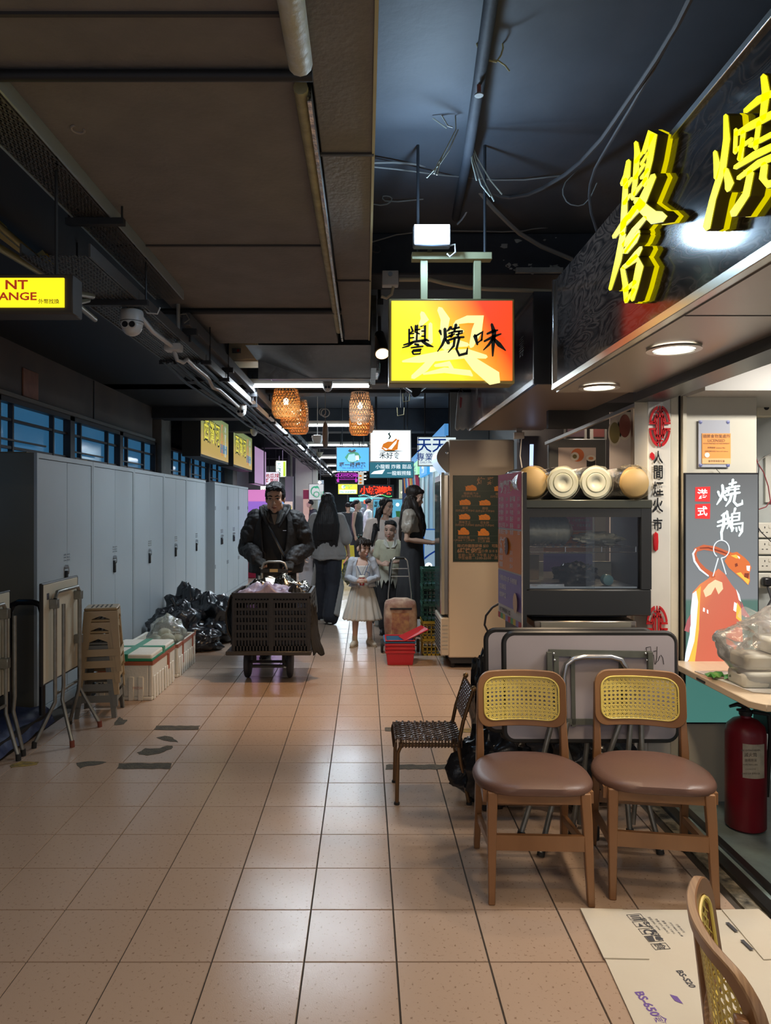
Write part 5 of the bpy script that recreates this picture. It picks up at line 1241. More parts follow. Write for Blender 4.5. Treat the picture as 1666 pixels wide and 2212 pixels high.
# ---- folded tables behind the chairs
m_lam = mat('laminate_lilac_grey', (.40,.37,.40), .45, nz=(4,.12)); m_frm = mat('frame_grey_green', (.16,.17,.14), .45, .5, nz=(15,.3))
def board(label, x0, x1, y, z0, z1, lean=.05):
    t = thing('folding_table', label, 'folding table', ((x0+x1)/2,y,0), 'folded grey tables behind the chairs')
    def rrp(w, h, r, n=6):
        P = []
        for (cx, cz, a0_) in ((w-r,h-r,0),(-w+r,h-r,PI/2),(-w+r,-h+r,PI),(w-r,-h+r,1.5*PI)):
            for i in range(n+1): a = a0_+PI/2*i/n; P.append((cx+r*math.cos(a), cz+r*math.sin(a)))
        return P
    fr = (((x0+x1)/2, y+lean*.5, (z0+z1)/2), (1,0,0), V(0,lean,1).normalized())
    P = rrp((x1-x0)/2, (z1-z0)/2, .045)
    MB().poly(P, fr, -.022).build('table_top', m_lam, t, bevel=.002)
    o_, u_, v_ = [Vector(q) for q in fr]; nn = u_.cross(v_)
    MB().tube([o_+u_*a+v_*b-nn*.011 for a, b in P], .014, 6, closed=True).build('edge_band', m_edge, t, smooth=True)
    return t, fr
t, fr = board('rear folded grey table, sticking out left behind the front one', .585, 1.385, 3.40, .43, .905)
for x in (1.05,1.3):
    MB().tube([(x,3.36,.45),(x-.05,3.33,.02)], .012, 8).build('leg', m_leg, t, smooth=True)
t, fr = board('front folded grey table with a scribbled character and steel underframe', .640, 1.425, 3.24, .435, .918)
o_, u_, v_ = [Vector(q) for q in fr]; nn = u_.cross(v_)
def fp(px, py, d=.012):
    p = W(px, py, 3.24); a = p.x-o_.x; b = (p.z-o_.z); return o_+u_*a+v_*b+nn*d
for (a, b, w) in (((1188,1412),(1412,1416),.030),((1204,1420),(1204,1565),.022),((1346,1420),(1346,1565),.022),((1190,1560),(1412,1560),.026),((1240,1415),(1240,1570),.018)):
    MB().bar(fp(*a), fp(*b), w, .010, tuple(nn)).build('frame_bar', m_frm, t)
for x in (1188,1406): MB().bar(fp(x,1410,.022), fp(x,1470,.022), .022, .022, tuple(nn)).build('hinge_bracket', m_frm, t)
mb = MB()
for x, y in ((1198,1414),(1200,1428),(1398,1414),(1400,1428)): 
    q = fp(x,y,.018); mb.ball(q, .007, 8, 6)
mb.build('rivets', m_chrome, t, kind='stuff', smooth=True)
MB().tube([fp(*q, .03) for q in ((1218,1560),(1218,1460),(1224,1436),(1240,1424),(1262,1420),(1320,1420),(1342,1426),(1352,1442),(1354,1470),(1354,1560))], .0125, 10).build('arch', m_chrome, t, smooth=True)
for k, (tp, mid, ft_) in enumerate((((1192,1560),(1160,1690),(.675,3.15)),((1225,1560),(1205,1690),(.752,3.06)),((1362,1560),(1352,1690),(1.18,3.17)),((1385,1560),(1388,1690),(1.275,3.08)),((1204,1560),(1250,1700),(.93,3.22)),((1340,1560),(1290,1700),(1.04,3.22)))):
    a = fp(*tp, .02); m_ = W(mid[0], mid[1], 3.2); f_ = V(ft_[0], ft_[1], .018)
    l = MB().tube([a, m_, f_], .0125, 8).build('leg', m_leg, t, smooth=True); dd = (m_-f_).normalized()
    MB().cyl(f_+dd*.05, V(f_.x,f_.y,.002), .017, n=10).build('rubber_foot', m_rub, l, smooth=True)
MB().cyl(W(1165,1700,3.2), W(1390,1700,3.2), .009, n=8).build('cross_tube', m_leg, t, smooth=True)
mb = MB(); fm = (tuple(o_+nn*.0015), tuple(u_), tuple(v_))
def fq(px, py): p = W(px, py, 3.24); return (p.x-o_.x, p.z-o_.z)
for P in (((1402,1402),(1404,1412),(1408,1418)),((1402,1402),(1412,1400),(1413,1414),(1407,1418)),((1418,1410),(1424,1409)),((1426,1400),(1425,1424),(1422,1438)),((1415,1418),(1418,1417),(1420,1438),(1428,1430),(1432,1420)),((1434,1418),(1438,1424),(1440,1438))):
    mb.stroke([fq(*p) for p in P], [.0032]*len(P), fm, 0)
mb.build('scribbled_character', mat('ink_black', (0,0,0)), t)
# black bags under and behind the folded tables
G = 'black bags under the folded tables'
binbag('black rubbish bag spilling out left of the folded tables', (.66,3.66,.16), (.20,.16,.19), 12.2, G, False)
binbag('tall narrow black bag behind the left edge of the folded tables', (.66,3.86,.32), (.09,.10,.36), 4.4, G, False, 3.2)
binbag('black rubbish bag bulging under the folded tables', (1.10,3.62,.20), (.24,.13,.22), 7.7, G, False)
# ---- steel stand and glass warmer cabinet
YW = 3.50; wx0, wx1 = .785, 1.405; wz0, wz1 = .965, 1.535; yb = 3.94
m_wb = mat('cabinet_black', (.016,.018,.020), .45); m_wt = mat('cabinet_top_dark', (.07,.075,.062), .3, .4)
st = thing('steel_stand', 'stainless steel stand holding up the black glass cabinet', 'stand', (1.1,3.7,0))
B(.83,1.33,3.50,3.92,.905,.940).build('top', m_steel, st, bevel=.003); B(.86,1.30,3.488,3.50,.870,.935).build('front_apron', mat('steel_matt', (.42,.40,.33), .4, .8), st)
for x in (.84,1.29):
    for y in (3.90,): B(x,x+.03,y-.03,y,0,.905).build('leg', m_steel, st)
    B(x,x+.03,3.82,3.85,.0,.905)
B(.84,1.32,3.60,3.9,.945,.964).build('riser', m_dark, st)
wk = thing('display_cabinet', 'black countertop display cabinet with sliding glass and a wire shelf', 'display cabinet', (1.1,YW,wz0))
B(wx0,wx1,YW,yb,wz0,1.095).build('base_box', m_wb, wk, bevel=.006)
B(wx0-.003,wx1+.003,YW-.004,yb,wz1-.042,wz1).build('top_panel', m_wt, wk, bevel=.004)
B(wx0,wx1,YW+.001,YW+.02,wz1-.085,wz1-.04).build('head_rail', m_wb, wk)
B(wx0-.002,wx0+.022,YW,yb,1.095,wz1-.04).build('side_post', m_wb, wk); B(wx1-.05,wx1,YW,yb,1.095,wz1-.04).build('side_post', m_wb, wk)
B(wx0+.02,wx1-.05,yb-.012,yb,1.095,1.20).build('back_panel', mat('cab_back', (.50,.50,.44), .5), wk)
m_glass = clear('cabinet_glass', (.95,.96,.95), .03, .03, 0, (.6,.62,.6))
B(wx0+.022,1.13,YW+.012,YW+.016,1.097,wz1-.085).build('glass_door', m_glass, wk); B(1.09,wx1-.05,YW+.022,YW+.026,1.097,wz1-.085).build('glass_door', m_glass, wk)
sh = MB()
for y in (YW+.05,YW+.2,YW+.35): sh.cyl((wx0+.025,y,1.300),(wx1-.055,y,1.300),.003,n=6)
for i in range(14): x = wx0+.03+i*.042; sh.cyl((x,YW+.045,1.303),(x,YW+.38,1.303),.0018,n=5)
sh.cyl((wx0+.025,YW+.045,1.275),(wx1-.055,YW+.045,1.275),.003,n=6)
for x in (wx0+.03,wx0+.21,wx0+.39,wx1-.06): sh.cyl((x,YW+.045,1.275),(x,YW+.045,1.303),.003,n=6)
sh.build('wire_shelf', m_chrome, wk)
B(wx0+.03,wx1-.06,YW+.03,yb-.02,1.098,1.106).build('tray', m_alu, wk)
B(wx0+.03,wx0+.20,YW+.03,YW+.10,1.106,1.118).build('tongs_tray', m_foil, wk)
# contents
c = thing('wrapped_pack', 'large film wrapped silver grey pack lying on the wire shelf', 'pack', (wx0+.15,YW+.2,1.306))
MB().grid(lambda u, v: V(wx0+.035+.25*v, YW+.20+.10*math.cos(2*PI*u)*(1 if v < .85 else 1-.7*(v-.85)/.15), 1.378+.072*math.sin(2*PI*u)*(1 if v < .85 else 1-.7*(v-.85)/.15)+.004*math.sin(v*60)), 24, 40, True).build('pack', mat('pack_grey', (.36,.39,.37), .25, .2, nz=(10,.3), bump=(30,.5)), c, smooth=True)
o = MB().grid(crumple((1.19,YW+.18,1.335), (.11,.09,.032), 3, .5, 6.), 30, 18, True).build('film_bundle', mat('film_grey', (.40,.42,.38), .2, bump=(20,.6)), smooth=True); tag(setorigin(o,(1.19,YW+.18,1.306)), 'flat bundle of clear film on the right of the wire shelf', 'film')
o = MB().grid(crumple((1.10,YW+.22,1.155), (.10,.08,.050), 3.5, .6, 16.), 30, 18, True).build('crumpled_bag', m_bin, smooth=True); tag(setorigin(o,(1.10,YW+.22,1.106)), 'crumpled black bag on the floor of the glass cabinet', 'bag')
o = MB().lathe([(.016,0),(.026,.004),(.027,.03),(.028,.032),(.027,.05),(.020,.056),(0,.056)], (0,0,0), 16, axis='y').build('blue_cup', mat('cup_blue', (.12,.30,.38), .3), smooth=True)
o.location = (1.215,YW+.06,1.134); tag(o, 'pale blue plastic jar lying in the bottom of the glass cabinet', 'jar')
o = MB(); o.box(.0,.11,0,.004,0,.135); o = o.build('card_menu', mat('card_brown', (.30,.22,.13), .6)); o.location = (wx0+.05,yb-.06,1.107); tag(o, 'brown printed card standing at the back left of the cabinet', 'card')
def menu(t, fr, w, h, cols, seed=0, name='print'):
    """colour bands with rows of small Chinese print, on frame (origin lower left, u, v)"""
    o0, u0, v0 = [Vector(q) for q in fr]; nn_ = u0.cross(v0)
    for i, (a, b, c_) in enumerate(cols): MB().poly([(0,a*h),(w,a*h),(w,b*h),(0,b*h)], (o0+nn_*.0008*(1+i*.2),u0,v0)).build('colour_band', c_, t)
m_pink = mat('menu_pink', (.72,.06,.15), .3); m_orange = mat('menu_orange', (.85,.27,.03), .3); m_purp = mat('menu_purple', (.27,.20,.50), .3); m_paper = mat('menu_paper', (.62,.58,.55), .4); m_wtx = mat('menu_white_print', (.85,.80,.78), .4)
bm = thing('menu_sheet', 'pink, orange and purple menu sheet fixed behind the cabinet glass', 'menu', (1.12,yb-.02,1.2))
fr = ((.98,yb-.016,1.108),(1,0,0),(0,0,1)); menu(bm, fr, .27, .375, [(0,.10,m_paper),(.10,.36,m_purp),(.36,.385,m_paper),(.385,.68,m_orange),(.68,.70,m_paper),(.70,1,m_pink)])
for i, s in enumerate(('小龍蝦炒飯  $26   小龍腩肉粉絲','小龍魚菜炒飯  $32   小龍春卷魚柳','小龍魚蛋鮮肉炒飯  $34   小龍魚蛋湯')): MB().text(s, ((1.115,yb-.0185,1.455-.028*i),(1,0,0),(0,0,1)), .0155, 0, .01).build('print_line', m_wtx, bm)
MB().text('飯', ((1.02,yb-.0185,1.325),(1,0,0),(0,0,1)), .035, 0, .02).build('print_line', m_wtx, bm)
# side menu board, hung along the left flank of the cabinet
sm = thing('menu_board', 'tall pink, orange and purple menu board hanging on the cabinet side', 'menu', (.745,3.68,.9))
zb0, zt0 = .905, 1.672; MB().add([V(.762,3.475,zb0),V(.725,3.88,zb0),V(.725,3.88,zt0),V(.762,3.475,zt0),V(.772,3.478,zb0),V(.735,3.882,zb0),V(.735,3.882,zt0),V(.772,3.478,zt0)], [(0,1,2,3),(7,6,5,4),(0,3,7,4),(1,5,6,2),(2,6,7,3),(0,4,5,1)]).build('board', m_paper, sm)
B(.770,.786,3.47,3.92,.80,1.668).build('black_backing', m_wb, sm)
u1 = (V(.762,3.475,0)-V(.725,3.88,0)).normalized(); w1 = .4067; h1 = zt0-zb0; o1 = V(.7245,3.88,zb0)
menu(sm, (o1,u1,(0,0,1)), w1, h1, [(.0,.022,m_paper),(.10,.335,m_purp),(.345,.62,m_orange),(.632,1.,m_pink)])
for i in range(9): MB().poly([(i*w1/9,.0),((i+1)*w1/9,.0),((i+1)*w1/9,.03),(i*w1/9,.03)], (o1+u1.cross(V(0,0,1))*.0012,u1,(0,0,1))).build('foot_patch', [mat('p_red',(.5,.03,.05),.4),mat('p_green',(.1,.4,.15),.4),mat('p_yel',(.7,.5,.05),.4),m_purp][i % 4], sm)
o2 = o1+u1.cross(V(0,0,1))*.0022
def tl(s, a, b, sz, m=m_wtx, bold=.01, sx=1.): MB().text(s, (o2+u1*a+V(0,0,b),u1,(0,0,1)), sz, 0, bold, sx=sx, ha='l').build('print_line', m, sm)
tl('炒粉麵', .03, .70, .07, bold=.04); tl('小食', .22, .70, .05, mat('menu_yellow', (.8,.6,.1), .4), .03)
for i in range(6):
    tl(['炒河粉','炒米粉','炒意粉','炒烏冬','炒公仔麵','魚香茄子飯'][i], .02, .635-.034*i-.0, .030); tl('$%d' % (26+2*i), .15, .635-.034*i, .024); tl(['雞中翼','豬扒','牛肉','腸仔','春卷','魚柳'][i], .22, .635-.034*i, .030); tl('$%d' % (12+2*i), .35, .635-.034*i, .024)
tl('炸物', .03, .40, .07, bold=.04)
for i in range(3): tl(['薯條','魚蛋','雞翼'][i], .03, .36-.035*i, .03); tl('$1%d' % (i*2), .22, .36-.035*i, .03)
for i in range(3): tl(['外賣自取九折 多謝惠顧','加送飲品','營業時間'][i], .03, .22-.045*i, .03)
tl('地下商場美食檔', .03, .05, .028, mat('ink_black', (0,0,0)))
MB().lathe([(0,0),(.045,0)], (.7345,3.72,1.295), 20, axis='x', sy=1).build('round_badge', mat('badge_brown', (.12,.04,.03), .4), sm)
MB().lathe([(0,0),(.05,0)], (.7475,3.56,1.02), 20, axis='x').build('round_badge', mat('badge_peach', (.75,.45,.25), .4), sm)
# stacks of bowls and lids wrapped in film on top of the cabinet
m_film = clear('stretch_film', (.97,.97,.93), .02, .16, .10, (.85,.83,.75), (60,.6))
m_kraft = mat('kraft_bowl', (.50,.34,.14), .5, nz=(5,.2)); m_lid = mat('plastic_lid', (.60,.61,.48), .3)
def stack(label, px, r, y0, y1, kind):
    x = (px-VX)*3.56/FPX; c = V(x, 0, wz1+r+.002)
    t = thing('container_stack', label, 'stack of containers', (x,y0,wz1), 'film wrapped container stacks on the cabinet')
    n = 10
    for k in range(n):
        y = y0+(y1-y0)*k/n
        if kind == 'kraft': MB().lathe([(0,.0),(r*.80,0),(r*.84,.004),(r*.97,.032),(r*.985,.036),(r*.95,.036)], (x,y,c.z), 28, axis='y').build('bowl', m_kraft, t, smooth=True)
        else: MB().lathe([(0,.004),(r*.25,.004),(r*.30,0),(r*.55,0),(r*.60,.007),(r*.62,.002),(r*.85,.002),(r*.88,.008),(r*.97,.010),(r*.98,.028),(r*.93,.030)], (x,y,c.z), 28, axis='y').build('lid', m_lid, t, smooth=True)
    def f(u, v):
        a = 2*PI*u; y = y0-.012+(y1-y0+.05)*v; k = 1.015+.03*noise.noise(V(math.cos(a)*3,math.sin(a)*3,v*9+px))
        k *= 1+.05*noise.noise(V(u*20,0,px))*(v < .1)
        return V(x+r*k*math.cos(a), y, max(wz1+.001, c.z+r*k*math.sin(a)))
    MB().grid(f, 40, 30, True).build('film', m_film, t, smooth=True)
    return t
stack('leftmost film wrapped stack, brown paper bowls, behind the menu board', 1148, .083, 3.52, 3.90, 'kraft')
stack('second stack from the left, clear plastic lids wrapped in film', 1212, .082, 3.52, 3.88, 'lid')
stack('third stack from the left, clear plastic lids wrapped in film', 1283, .083, 3.52, 3.88, 'lid')
stack('rightmost film wrapped stack, brown paper bowls with a torn bag top', 1363, .082, 3.50, 3.92, 'kraft')
o = MB().grid(crumple((1.318,3.55,1.685), (.05,.04,.022), 3, .6, 2.), 20, 12, True).build('torn_film', m_film, smooth=True); tag(setorigin(o,(1.318,3.55,1.69)), 'torn crumpled film end on top of the rightmost bowl stack', 'film')
# power cable of the cabinet / fridge
o = MB().tube([W(1085,1300,5.0),W(1064,1312,5.0),W(1050,1330,5.0),W(1047,1350,5.0),W(1058,1372,5.0),W(1075,1385,5.0)], .008, 6).build('power_cable', m_cable, smooth=True); tag(setorigin(o, W(1064,1340,5.0)), 'black power cable looping out beside the fridge', 'cable')
# ---- fridge with chalk menu
m_fr = mat('fridge_beige', (.66,.55,.42), .35, nz=(2,.06)); m_frg = mat('fridge_grey', (.40,.38,.34), .4)
fy0, fy1 = 6.62, 7.16; fg = thing('display_fridge', 'tall beige display fridge facing the aisle, side towards the camera', 'fridge', (1.05,6.9,0))
B(.775,1.385,fy0,fy1,.10,2.125).build('body', m_fr, fg, bevel=.012, seg=2)
B(.70,.775,fy0+.015,fy1-.01,.50,1.80).build('door', m_alu, fg, bevel=.006)
B(.694,.70,fy0+.06,fy1-.05,.56,1.74).build('door_glass', mat('fridge_glass', (.06,.09,.09), .08, spec=.8), fg)
MB().grid(lambda u, v: V(.775-.10*math.sin(PI*v)*.9-.02, fy0+.012+(fy1-fy0-.02)*u, 1.82+.285*v), 2, 12).build('header_face', mat('header_lit', (.5,.6,.7), .2, em=(.6,.78,1.), es=.5), fg, smooth=True)
pts = [(.775-.10*math.sin(PI*v/11)*.9-.02, 1.82+.285*v/11) for v in range(12)]
MB().poly([(a,b) for a, b in pts]+[(.78,2.105),(.78,1.82)], ((0,fy0+.012,0),(1,0,0),(0,0,1)), -.01).build('header_cheek', m_frg, fg)
B(.70,.78,fy0,fy1,.12,.47).build('grille_box', mat('fridge_plinth', (.52,.45,.36), .4), fg, bevel=.01, seg=2)
mb = MB()
for i in range(9): mb.box(.694,.702,fy0+.03,fy1-.04,.16+.032*i,.172+.032*i)
mb.build('grille_slots', m_dark, fg, kind='stuff')
mb = MB()
for i in range(7): mb.box(.715,.765,fy0-.003,fy0+.002,.18+.036*i,.190+.036*i)
mb.build('side_louvres', m_frg, fg, kind='stuff')
B(.71,.735,fy0+.005,fy0+.03,.50,1.82).build('door_edge', mat('gasket', (.35,.34,.28), .5), fg)
B(.80,1.37,fy0+.02,fy1-.02,.045,.10).build('plinth', m_dark, fg)
for x in (.82,1.34):
    for y in (fy0+.06,fy1-.06): MB().cyl((x,y,0),(x,y,.05),.022,n=10).build('foot', m_rub, fg)
MB().lathe([(0,-.004),(.012,-.003),(.014,0)], (.76,fy0+.0,2.0), 12, axis='y').build('lock', m_chrome, fg)
ym_ = fy0-.006; a = W(979,1213,ym_); b = W(1128,1027,ym_)
me_ = thing('chalk_menu', 'dark green fried chicken menu board on the fridge side', 'menu', ((a.x+b.x)/2,ym_,a.z))
B(a.x,b.x,ym_-.004,ym_+.004,a.z,b.z).build('board', mat('menu_dark_green', (.022,.042,.036), .35), me_)
m_mtx = mat('menu_tan_print', (.36,.20,.11), .5); m_chk = mat('menu_orange_print', (.75,.24,.03), .45)
yq = ym_-.0055
def mt2(s, px, py, sz, m=None, bold=.0, ha='c'): p = W(px, py, ym_); MB().text(s, ((p.x,yq,p.z),(1,0,0),(0,0,1)), sz, 0, bold, ha=ha).build('print_line', m or m_mtx, me_)
mt2('炸 雞', 1050, 1039, .075, None, .03)
items = [((1018,1055),'鴨髀雞汽水','四件$32 六件$42'),((1080,1056),'雞中翼','四件$32 六件$42'),((1005,1086),'雞翼','四件$30 六件$42'),((1048,1087),'雞槌','四件$30 六件$42'),((1004,1117),'原味芝士','四件$30 六件$42'),((1047,1118),'花生餅','四件$32 六件$42'),((1002,1150),'雜錦炸雞','八件$68 十二件$79'),((1045,1152),'招牌炸雞','十二件 $88')]
for (cx, cy), n1, n2 in items:
    P = [(-12,5),(-12,-3),(-14,-5),(-10,-4),(-8,-6),(-2,-6),(2,-8),(6,-6),(10,-4),(12,0),(12,3),(10,5)]
    if cy > 1140: P = [(-12,5),(-12,-3),(-14,-5),(-8,-4),(-6,-9),(0,-11),(4,-9),(6,-6),(10,-4),(12,0),(12,3),(10,5)]
    P = [W(cx+p[0], cy+p[1], ym_) for p in P]; mb = MB(); mb.poly([(p.x, p.z) for p in P][::-1], ((0,yq,0),(1,0,0),(0,0,1))); mb.build('chicken_picture', m_chk, me_)
    mb = MB()
    for k in range(5):
        p = W(cx-8+k*4, cy-3+(k%2)*3, ym_); mb.poly([(p.x,p.z),(p.x+.010,p.z-.012),(p.x+.014,p.z-.012),(p.x+.004,p.z)], ((0,yq-.001,0),(1,0,0),(0,0,1)))
    mb.build('picture_lines', m_mtx, me_, kind='stuff')
    mt2(n1, cx, cy+11, .028); mt2(n2, cx, cy+17, .024)
    p0 = W(984, cy+6, ym_); p1 = W(1110, cy+6, ym_)
mb = MB()
for z in (1061,1092,1124,1158,1172,1193,1207): p0 = W(983, z, ym_); p1 = W(1122, z, ym_); mb.box(p0.x,p1.x,yq,yq+.002,p0.z,p0.z+.0018)
p0 = W(984,1207,ym_); p1 = W(984,1031,ym_); mb.box(p0.x,p0.x+.002,yq,yq+.002,p0.z,p1.z); mb.build('rule_lines', mat('menu_rule', (.12,.14,.11), .5), me_, kind='stuff')
mt2('韓式炸雞脆餅條 $33   可配 牛油蒜', 988, 1179, .033, None, .01, 'l'); mt2('6時後供應', 988, 1189, .05, None, .03, 'l'); mt2('脆皮小食 $10 $16 $20', 1025, 1190, .032, None, 0, 'l')
mt2('星期一至五 下午茶 2:30-5:30  讓', 990, 1199, .032, None, 0, 'l'); mt2('學生優惠   12:00-22:00   讓', 990, 1205, .032, None, 0, 'l')
# sushi stall details behind the cabinet
tv = thing('menu_screen', 'grey framed panel with a printed sushi picture behind the container stacks', 'panel', W(1250,960,5.0))
a = W(1186,1062,5.0); b = W(1310,948,5.0); B(a.x,b.x,5.0,5.05,0,b.z).build('frame', mat('frame_grey', (.09,.095,.10), .4), tv, bevel=.006)
a = W(1206,1062,5.0); b = W(1287,967,5.0); B(a.x,b.x,4.994,5.0,a.z,b.z).build('picture', mat('picture_pink', (.60,.50,.46), .5), tv)
def disc(cx, cy, r, m, y, name, sx=1., sy=1.):
    p = W(cx, cy, y); n = 20; MB().poly([(p.x+r*sx*math.cos(2*PI*i/n), p.z+r*sy*math.sin(2*PI*i/n)) for i in range(n)], ((0,y,0),(1,0,0),(0,0,1))).build(name, m, tv)
disc(1248,983,.046,mat('salmon', (.62,.17,.06), .5),4.9925,'sushi_picture'); disc(1242,986,.030,mat('rice', (.75,.70,.62), .5),4.9915,'sushi_picture'); disc(1242,986,.015,mat('sushi_core', (.20,.17,.06), .5),4.991,'sushi_picture')
disc(1277,990,.034,mat('rice', (0,0,0)),4.9925,'sushi_picture',1,.65); disc(1277,990,.018,mat('sushi_core2', (.65,.25,.10), .5),4.991,'sushi_picture',1,.6)
a = W(1267,1012,5.0); b = W(1286,992,5.0); B(a.x,b.x,4.993,4.996,a.z,b.z).build('sushi_picture', m_dark, tv)
pn = thing('food_poster', 'pale wall poster of food dishes beside the sushi panel', 'poster', W(1340,960,4.6))
a = W(1318,1060,4.6); b = W(1366,890,4.6); B(a.x,b.x,4.60,4.612,0,b.z).build('sheet', mat('poster_pale', (.55,.50,.50), .4), pn)
for cx, cy, r, c_ in ((1328,935,.055,(.20,.17,.07)),(1350,920,.060,(.22,.06,.05))):
    p = W(cx, cy, 4.6); n = 20
    for k, (rr_, m) in enumerate(((r*1.25,mat('plate_white', (.62,.58,.52), .4)),(r,mat('dish_%d' % cx, c_, .5)))):
        MB().poly([(p.x+rr_*.62*math.cos(2*PI*i/n), p.z+rr_*1.25*math.sin(2*PI*i/n)) for i in range(n)], ((0,4.599-.001*k,0),(1,0,0),(0,0,1))).build('dish_picture', m, pn)
B(W(1368,0,4.5).x,W(1380,0,4.5).x,4.5,4.54,0,2.15).build('post_steel', m_steel); tag(bpy.data.objects['post_steel'], 'narrow steel post beside the pale food poster', 'post'); bpy.data.objects['post_steel'].name = 'steel_post'
o = B(W(1388,0,4.2).x,W(1402,0,4.2).x,4.2,4.25,0,1.72).build('red_panel', mat('panel_red', (.42,.02,.03), .4)); tag(setorigin(o,(W(1395,0,4.2).x,4.2,0)), 'narrow bright red panel between the steel post and the white column', 'panel')
o = MB().box(W(1185,0,4.8).x,W(1372,0,4.8).x,4.8,4.85,W(0,925,4.8).z,W(0,870,4.8).z).build('light_rail', m_dark); tag(setorigin(o, W(1280,900,4.8)), 'dark header rail across the sushi stall front', 'rail')
o = MB().bar(W(1180,958,4.9),W(1390,868,3.9),.02,.02).build('diagonal_trim', m_steel); tag(setorigin(o, W(1285,913,4.4)), 'thin pale trim running diagonally above the sushi panel', 'trim')
fr3 = thing('framed_pictures', 'dark framed food pictures above the sushi panel', 'picture', W(1270,925,5.3))
for (x0_,y0_,x1_,y1_,c_) in ((1225,900,1262,944,(.05,.03,.04)),(1282,897,1305,944,(.10,.03,.03))):
    a = W(x0_,y1_,5.3); b = W(x1_,y0_,5.3); B(a.x-.02,b.x+.02,5.3,5.32,a.z-.02,b.z+.02).build('frame', mat('frame_pale', (.22,.21,.20), .4), fr3); B(a.x,b.x,5.292,5.3,a.z,b.z).build('picture', mat('pic_%d' % x0_, c_, .4), fr3)
o = B(W(1212,0,5.6).x,W(1290,0,5.6).x,5.6,5.63,W(0,892,5.6).z,3.19).build('paper_banner', mat('banner_tan', (.50,.36,.26), .6)); tag(setorigin(o, W(1250,870,5.6)), 'tan paper banner under the far corner of the fascia', 'banner')
MB().cyl(W(1148,1010,6.0), W(1149,960,6.0), .016, n=8).build('blue_tube', glow('tube_blue_small', (.45,.6,1), 1.2)); tag(bpy.data.objects['blue_tube'], 'short glowing pale blue tube beside the fridge top', 'lamp')
sk = thing('socket_strip', 'white cable trunking and double socket hanging above the fridge', 'socket', W(1120,900,5.9))
B(W(1116,0,5.9).x,W(1128,0,5.9).x,5.9,5.93,W(0,935,5.9).z,2.15).build('trunking', m_pvc, sk); B(W(1110,0,5.9).x,W(1132,0,5.9).x,5.88,5.92,W(0,948,5.9).z,W(0,934,5.9).z).build('socket_box', m_pvc, sk, bevel=.003)
MB().tube([W(1127,948,5.88),W(1124,985,5.9),W(1128,1010,5.9),W(1122,1030,5.9)], .005, 5).build('flex', m_pvc, sk)
# ---- stacked crates and plastic tubs by the fridge
m_cg = mat('crate_green', (.012,.085,.055), .4); m_cy = mat('crate_yellow', (.50,.32,.02), .4)
def crate(name, label, x0, x1, y0, y1, z0, z1, m, grp, nx=6, nz_=3, cat='crate', parent_only=False):
    t = thing(name, label, cat, ((x0+x1)/2,(y0+y1)/2,z0), grp); th = .008
    def wallmb(ax, fixed, a0_, a1_):
        mb = MB()
        def bx(u0, u1, w0, w1, d=th):
            if ax == 'y': mb.box(u0,u1,fixed-d/2,fixed+d/2,w0,w1)
            else: mb.box(fixed-d/2,fixed+d/2,u0,u1,w0,w1)
        bx(a0_,a1_,z1-.028,z1,th*2.2); bx(a0_,a1_,z0,z0+.02)
        for i in range(1, nz_): z = z0+(z1-z0)*i/nz_; bx(a0_,a1_,z-.004,z+.004)
        n = nx if ax == 'y' else max(3, int(nx*(y1-y0)/(x1-x0)))
        for i in range(n+1): u = a0_+(a1_-a0_)*i/n; bx(max(a0_,u-.005),min(a1_,u+.005),z0,z1)
        return mb
    wallmb('y', y0, x0, x1).build('front_wall', m, t); wallmb('y', y1, x0, x1).build('rear_wall', m, t)
    wallmb('x', x0, y0, y1).build('side_wall', m, t); wallmb('x', x1, y0, y1).build('side_wall', m, t)
    B(x0,x1,y0,y1,z0,z0+.008).build('base', m, t); return t
names = ['topmost green crate of the stack beside the fridge','second green crate from the top beside the fridge','lowest green crate, resting on the yellow ones','upper yellow crate under the green ones','bottom yellow crate standing on the floor by the fridge']
for i in range(5):
    z0_ = .176*(4-i); crate('stacking_crate', names[i], .585, .96, 7.20, 7.50, z0_, z0_+.172, m_cg if i < 3 else m_cy, 'stacking crates beside the fridge', 9, 4)
def tub(label, x, y, z, w, d, h, m, grp):
    t = thing('plastic_tub', label, 'plastic tub', (x,y,z), grp); th = .006; k = .90
    vs = []; fs = []
    def rect(w_, d_, z_): return [V(x-w_/2,y-d_/2,z_),V(x+w_/2,y-d_/2,z_),V(x+w_/2,y+d_/2,z_),V(x-w_/2,y+d_/2,z_)]
    R = [rect(w*k,d*k,z),rect(w,d,z+h-.02),rect(w+.018,d+.018,z+h-.02),rect(w+.018,d+.018,z+h),rect(w-.008,d-.008,z+h),rect(w*k-.01,d*k-.01,z+.006)]
    for r in R: vs += r
    fs = [(3,2,1,0)]+[(4*i+j,4*i+(j+1)%4,4*i+4+(j+1)%4,4*i+4+j) for i in range(5) for j in range(4)]+[(20,21,22,23)]
    MB().add(vs, fs).build('tub', m, t, bevel=.004, seg=2); return t
m_tr = mat('tub_red', (.42,.012,.025), .35); m_tb = mat('tub_blue', (.03,.16,.34), .35)
labs = ['bottom red tub of the stack on the floor','second red tub in the stack','third red tub in the stack','top red tub, just under the blue one']
for i in range(4): tub(labs[i], .332, 6.90, .033*i+(.002*i), .265, .30, .135, m_tr, 'nested plastic tubs')
tub('blue plastic tub on top of the red tubs', .330, 6.90, .150, .285, .30, .085+.0, m_tb, 'nested plastic tubs')
o = MB().bar((.35,6.85,.235),(.58,6.90,.335),.24,.010).build('tub_lid', m_tr, bevel=.003); tag(setorigin(o,(.45,6.88,.28)), 'bright red plastic lid tilted over the blue tub', 'lid')
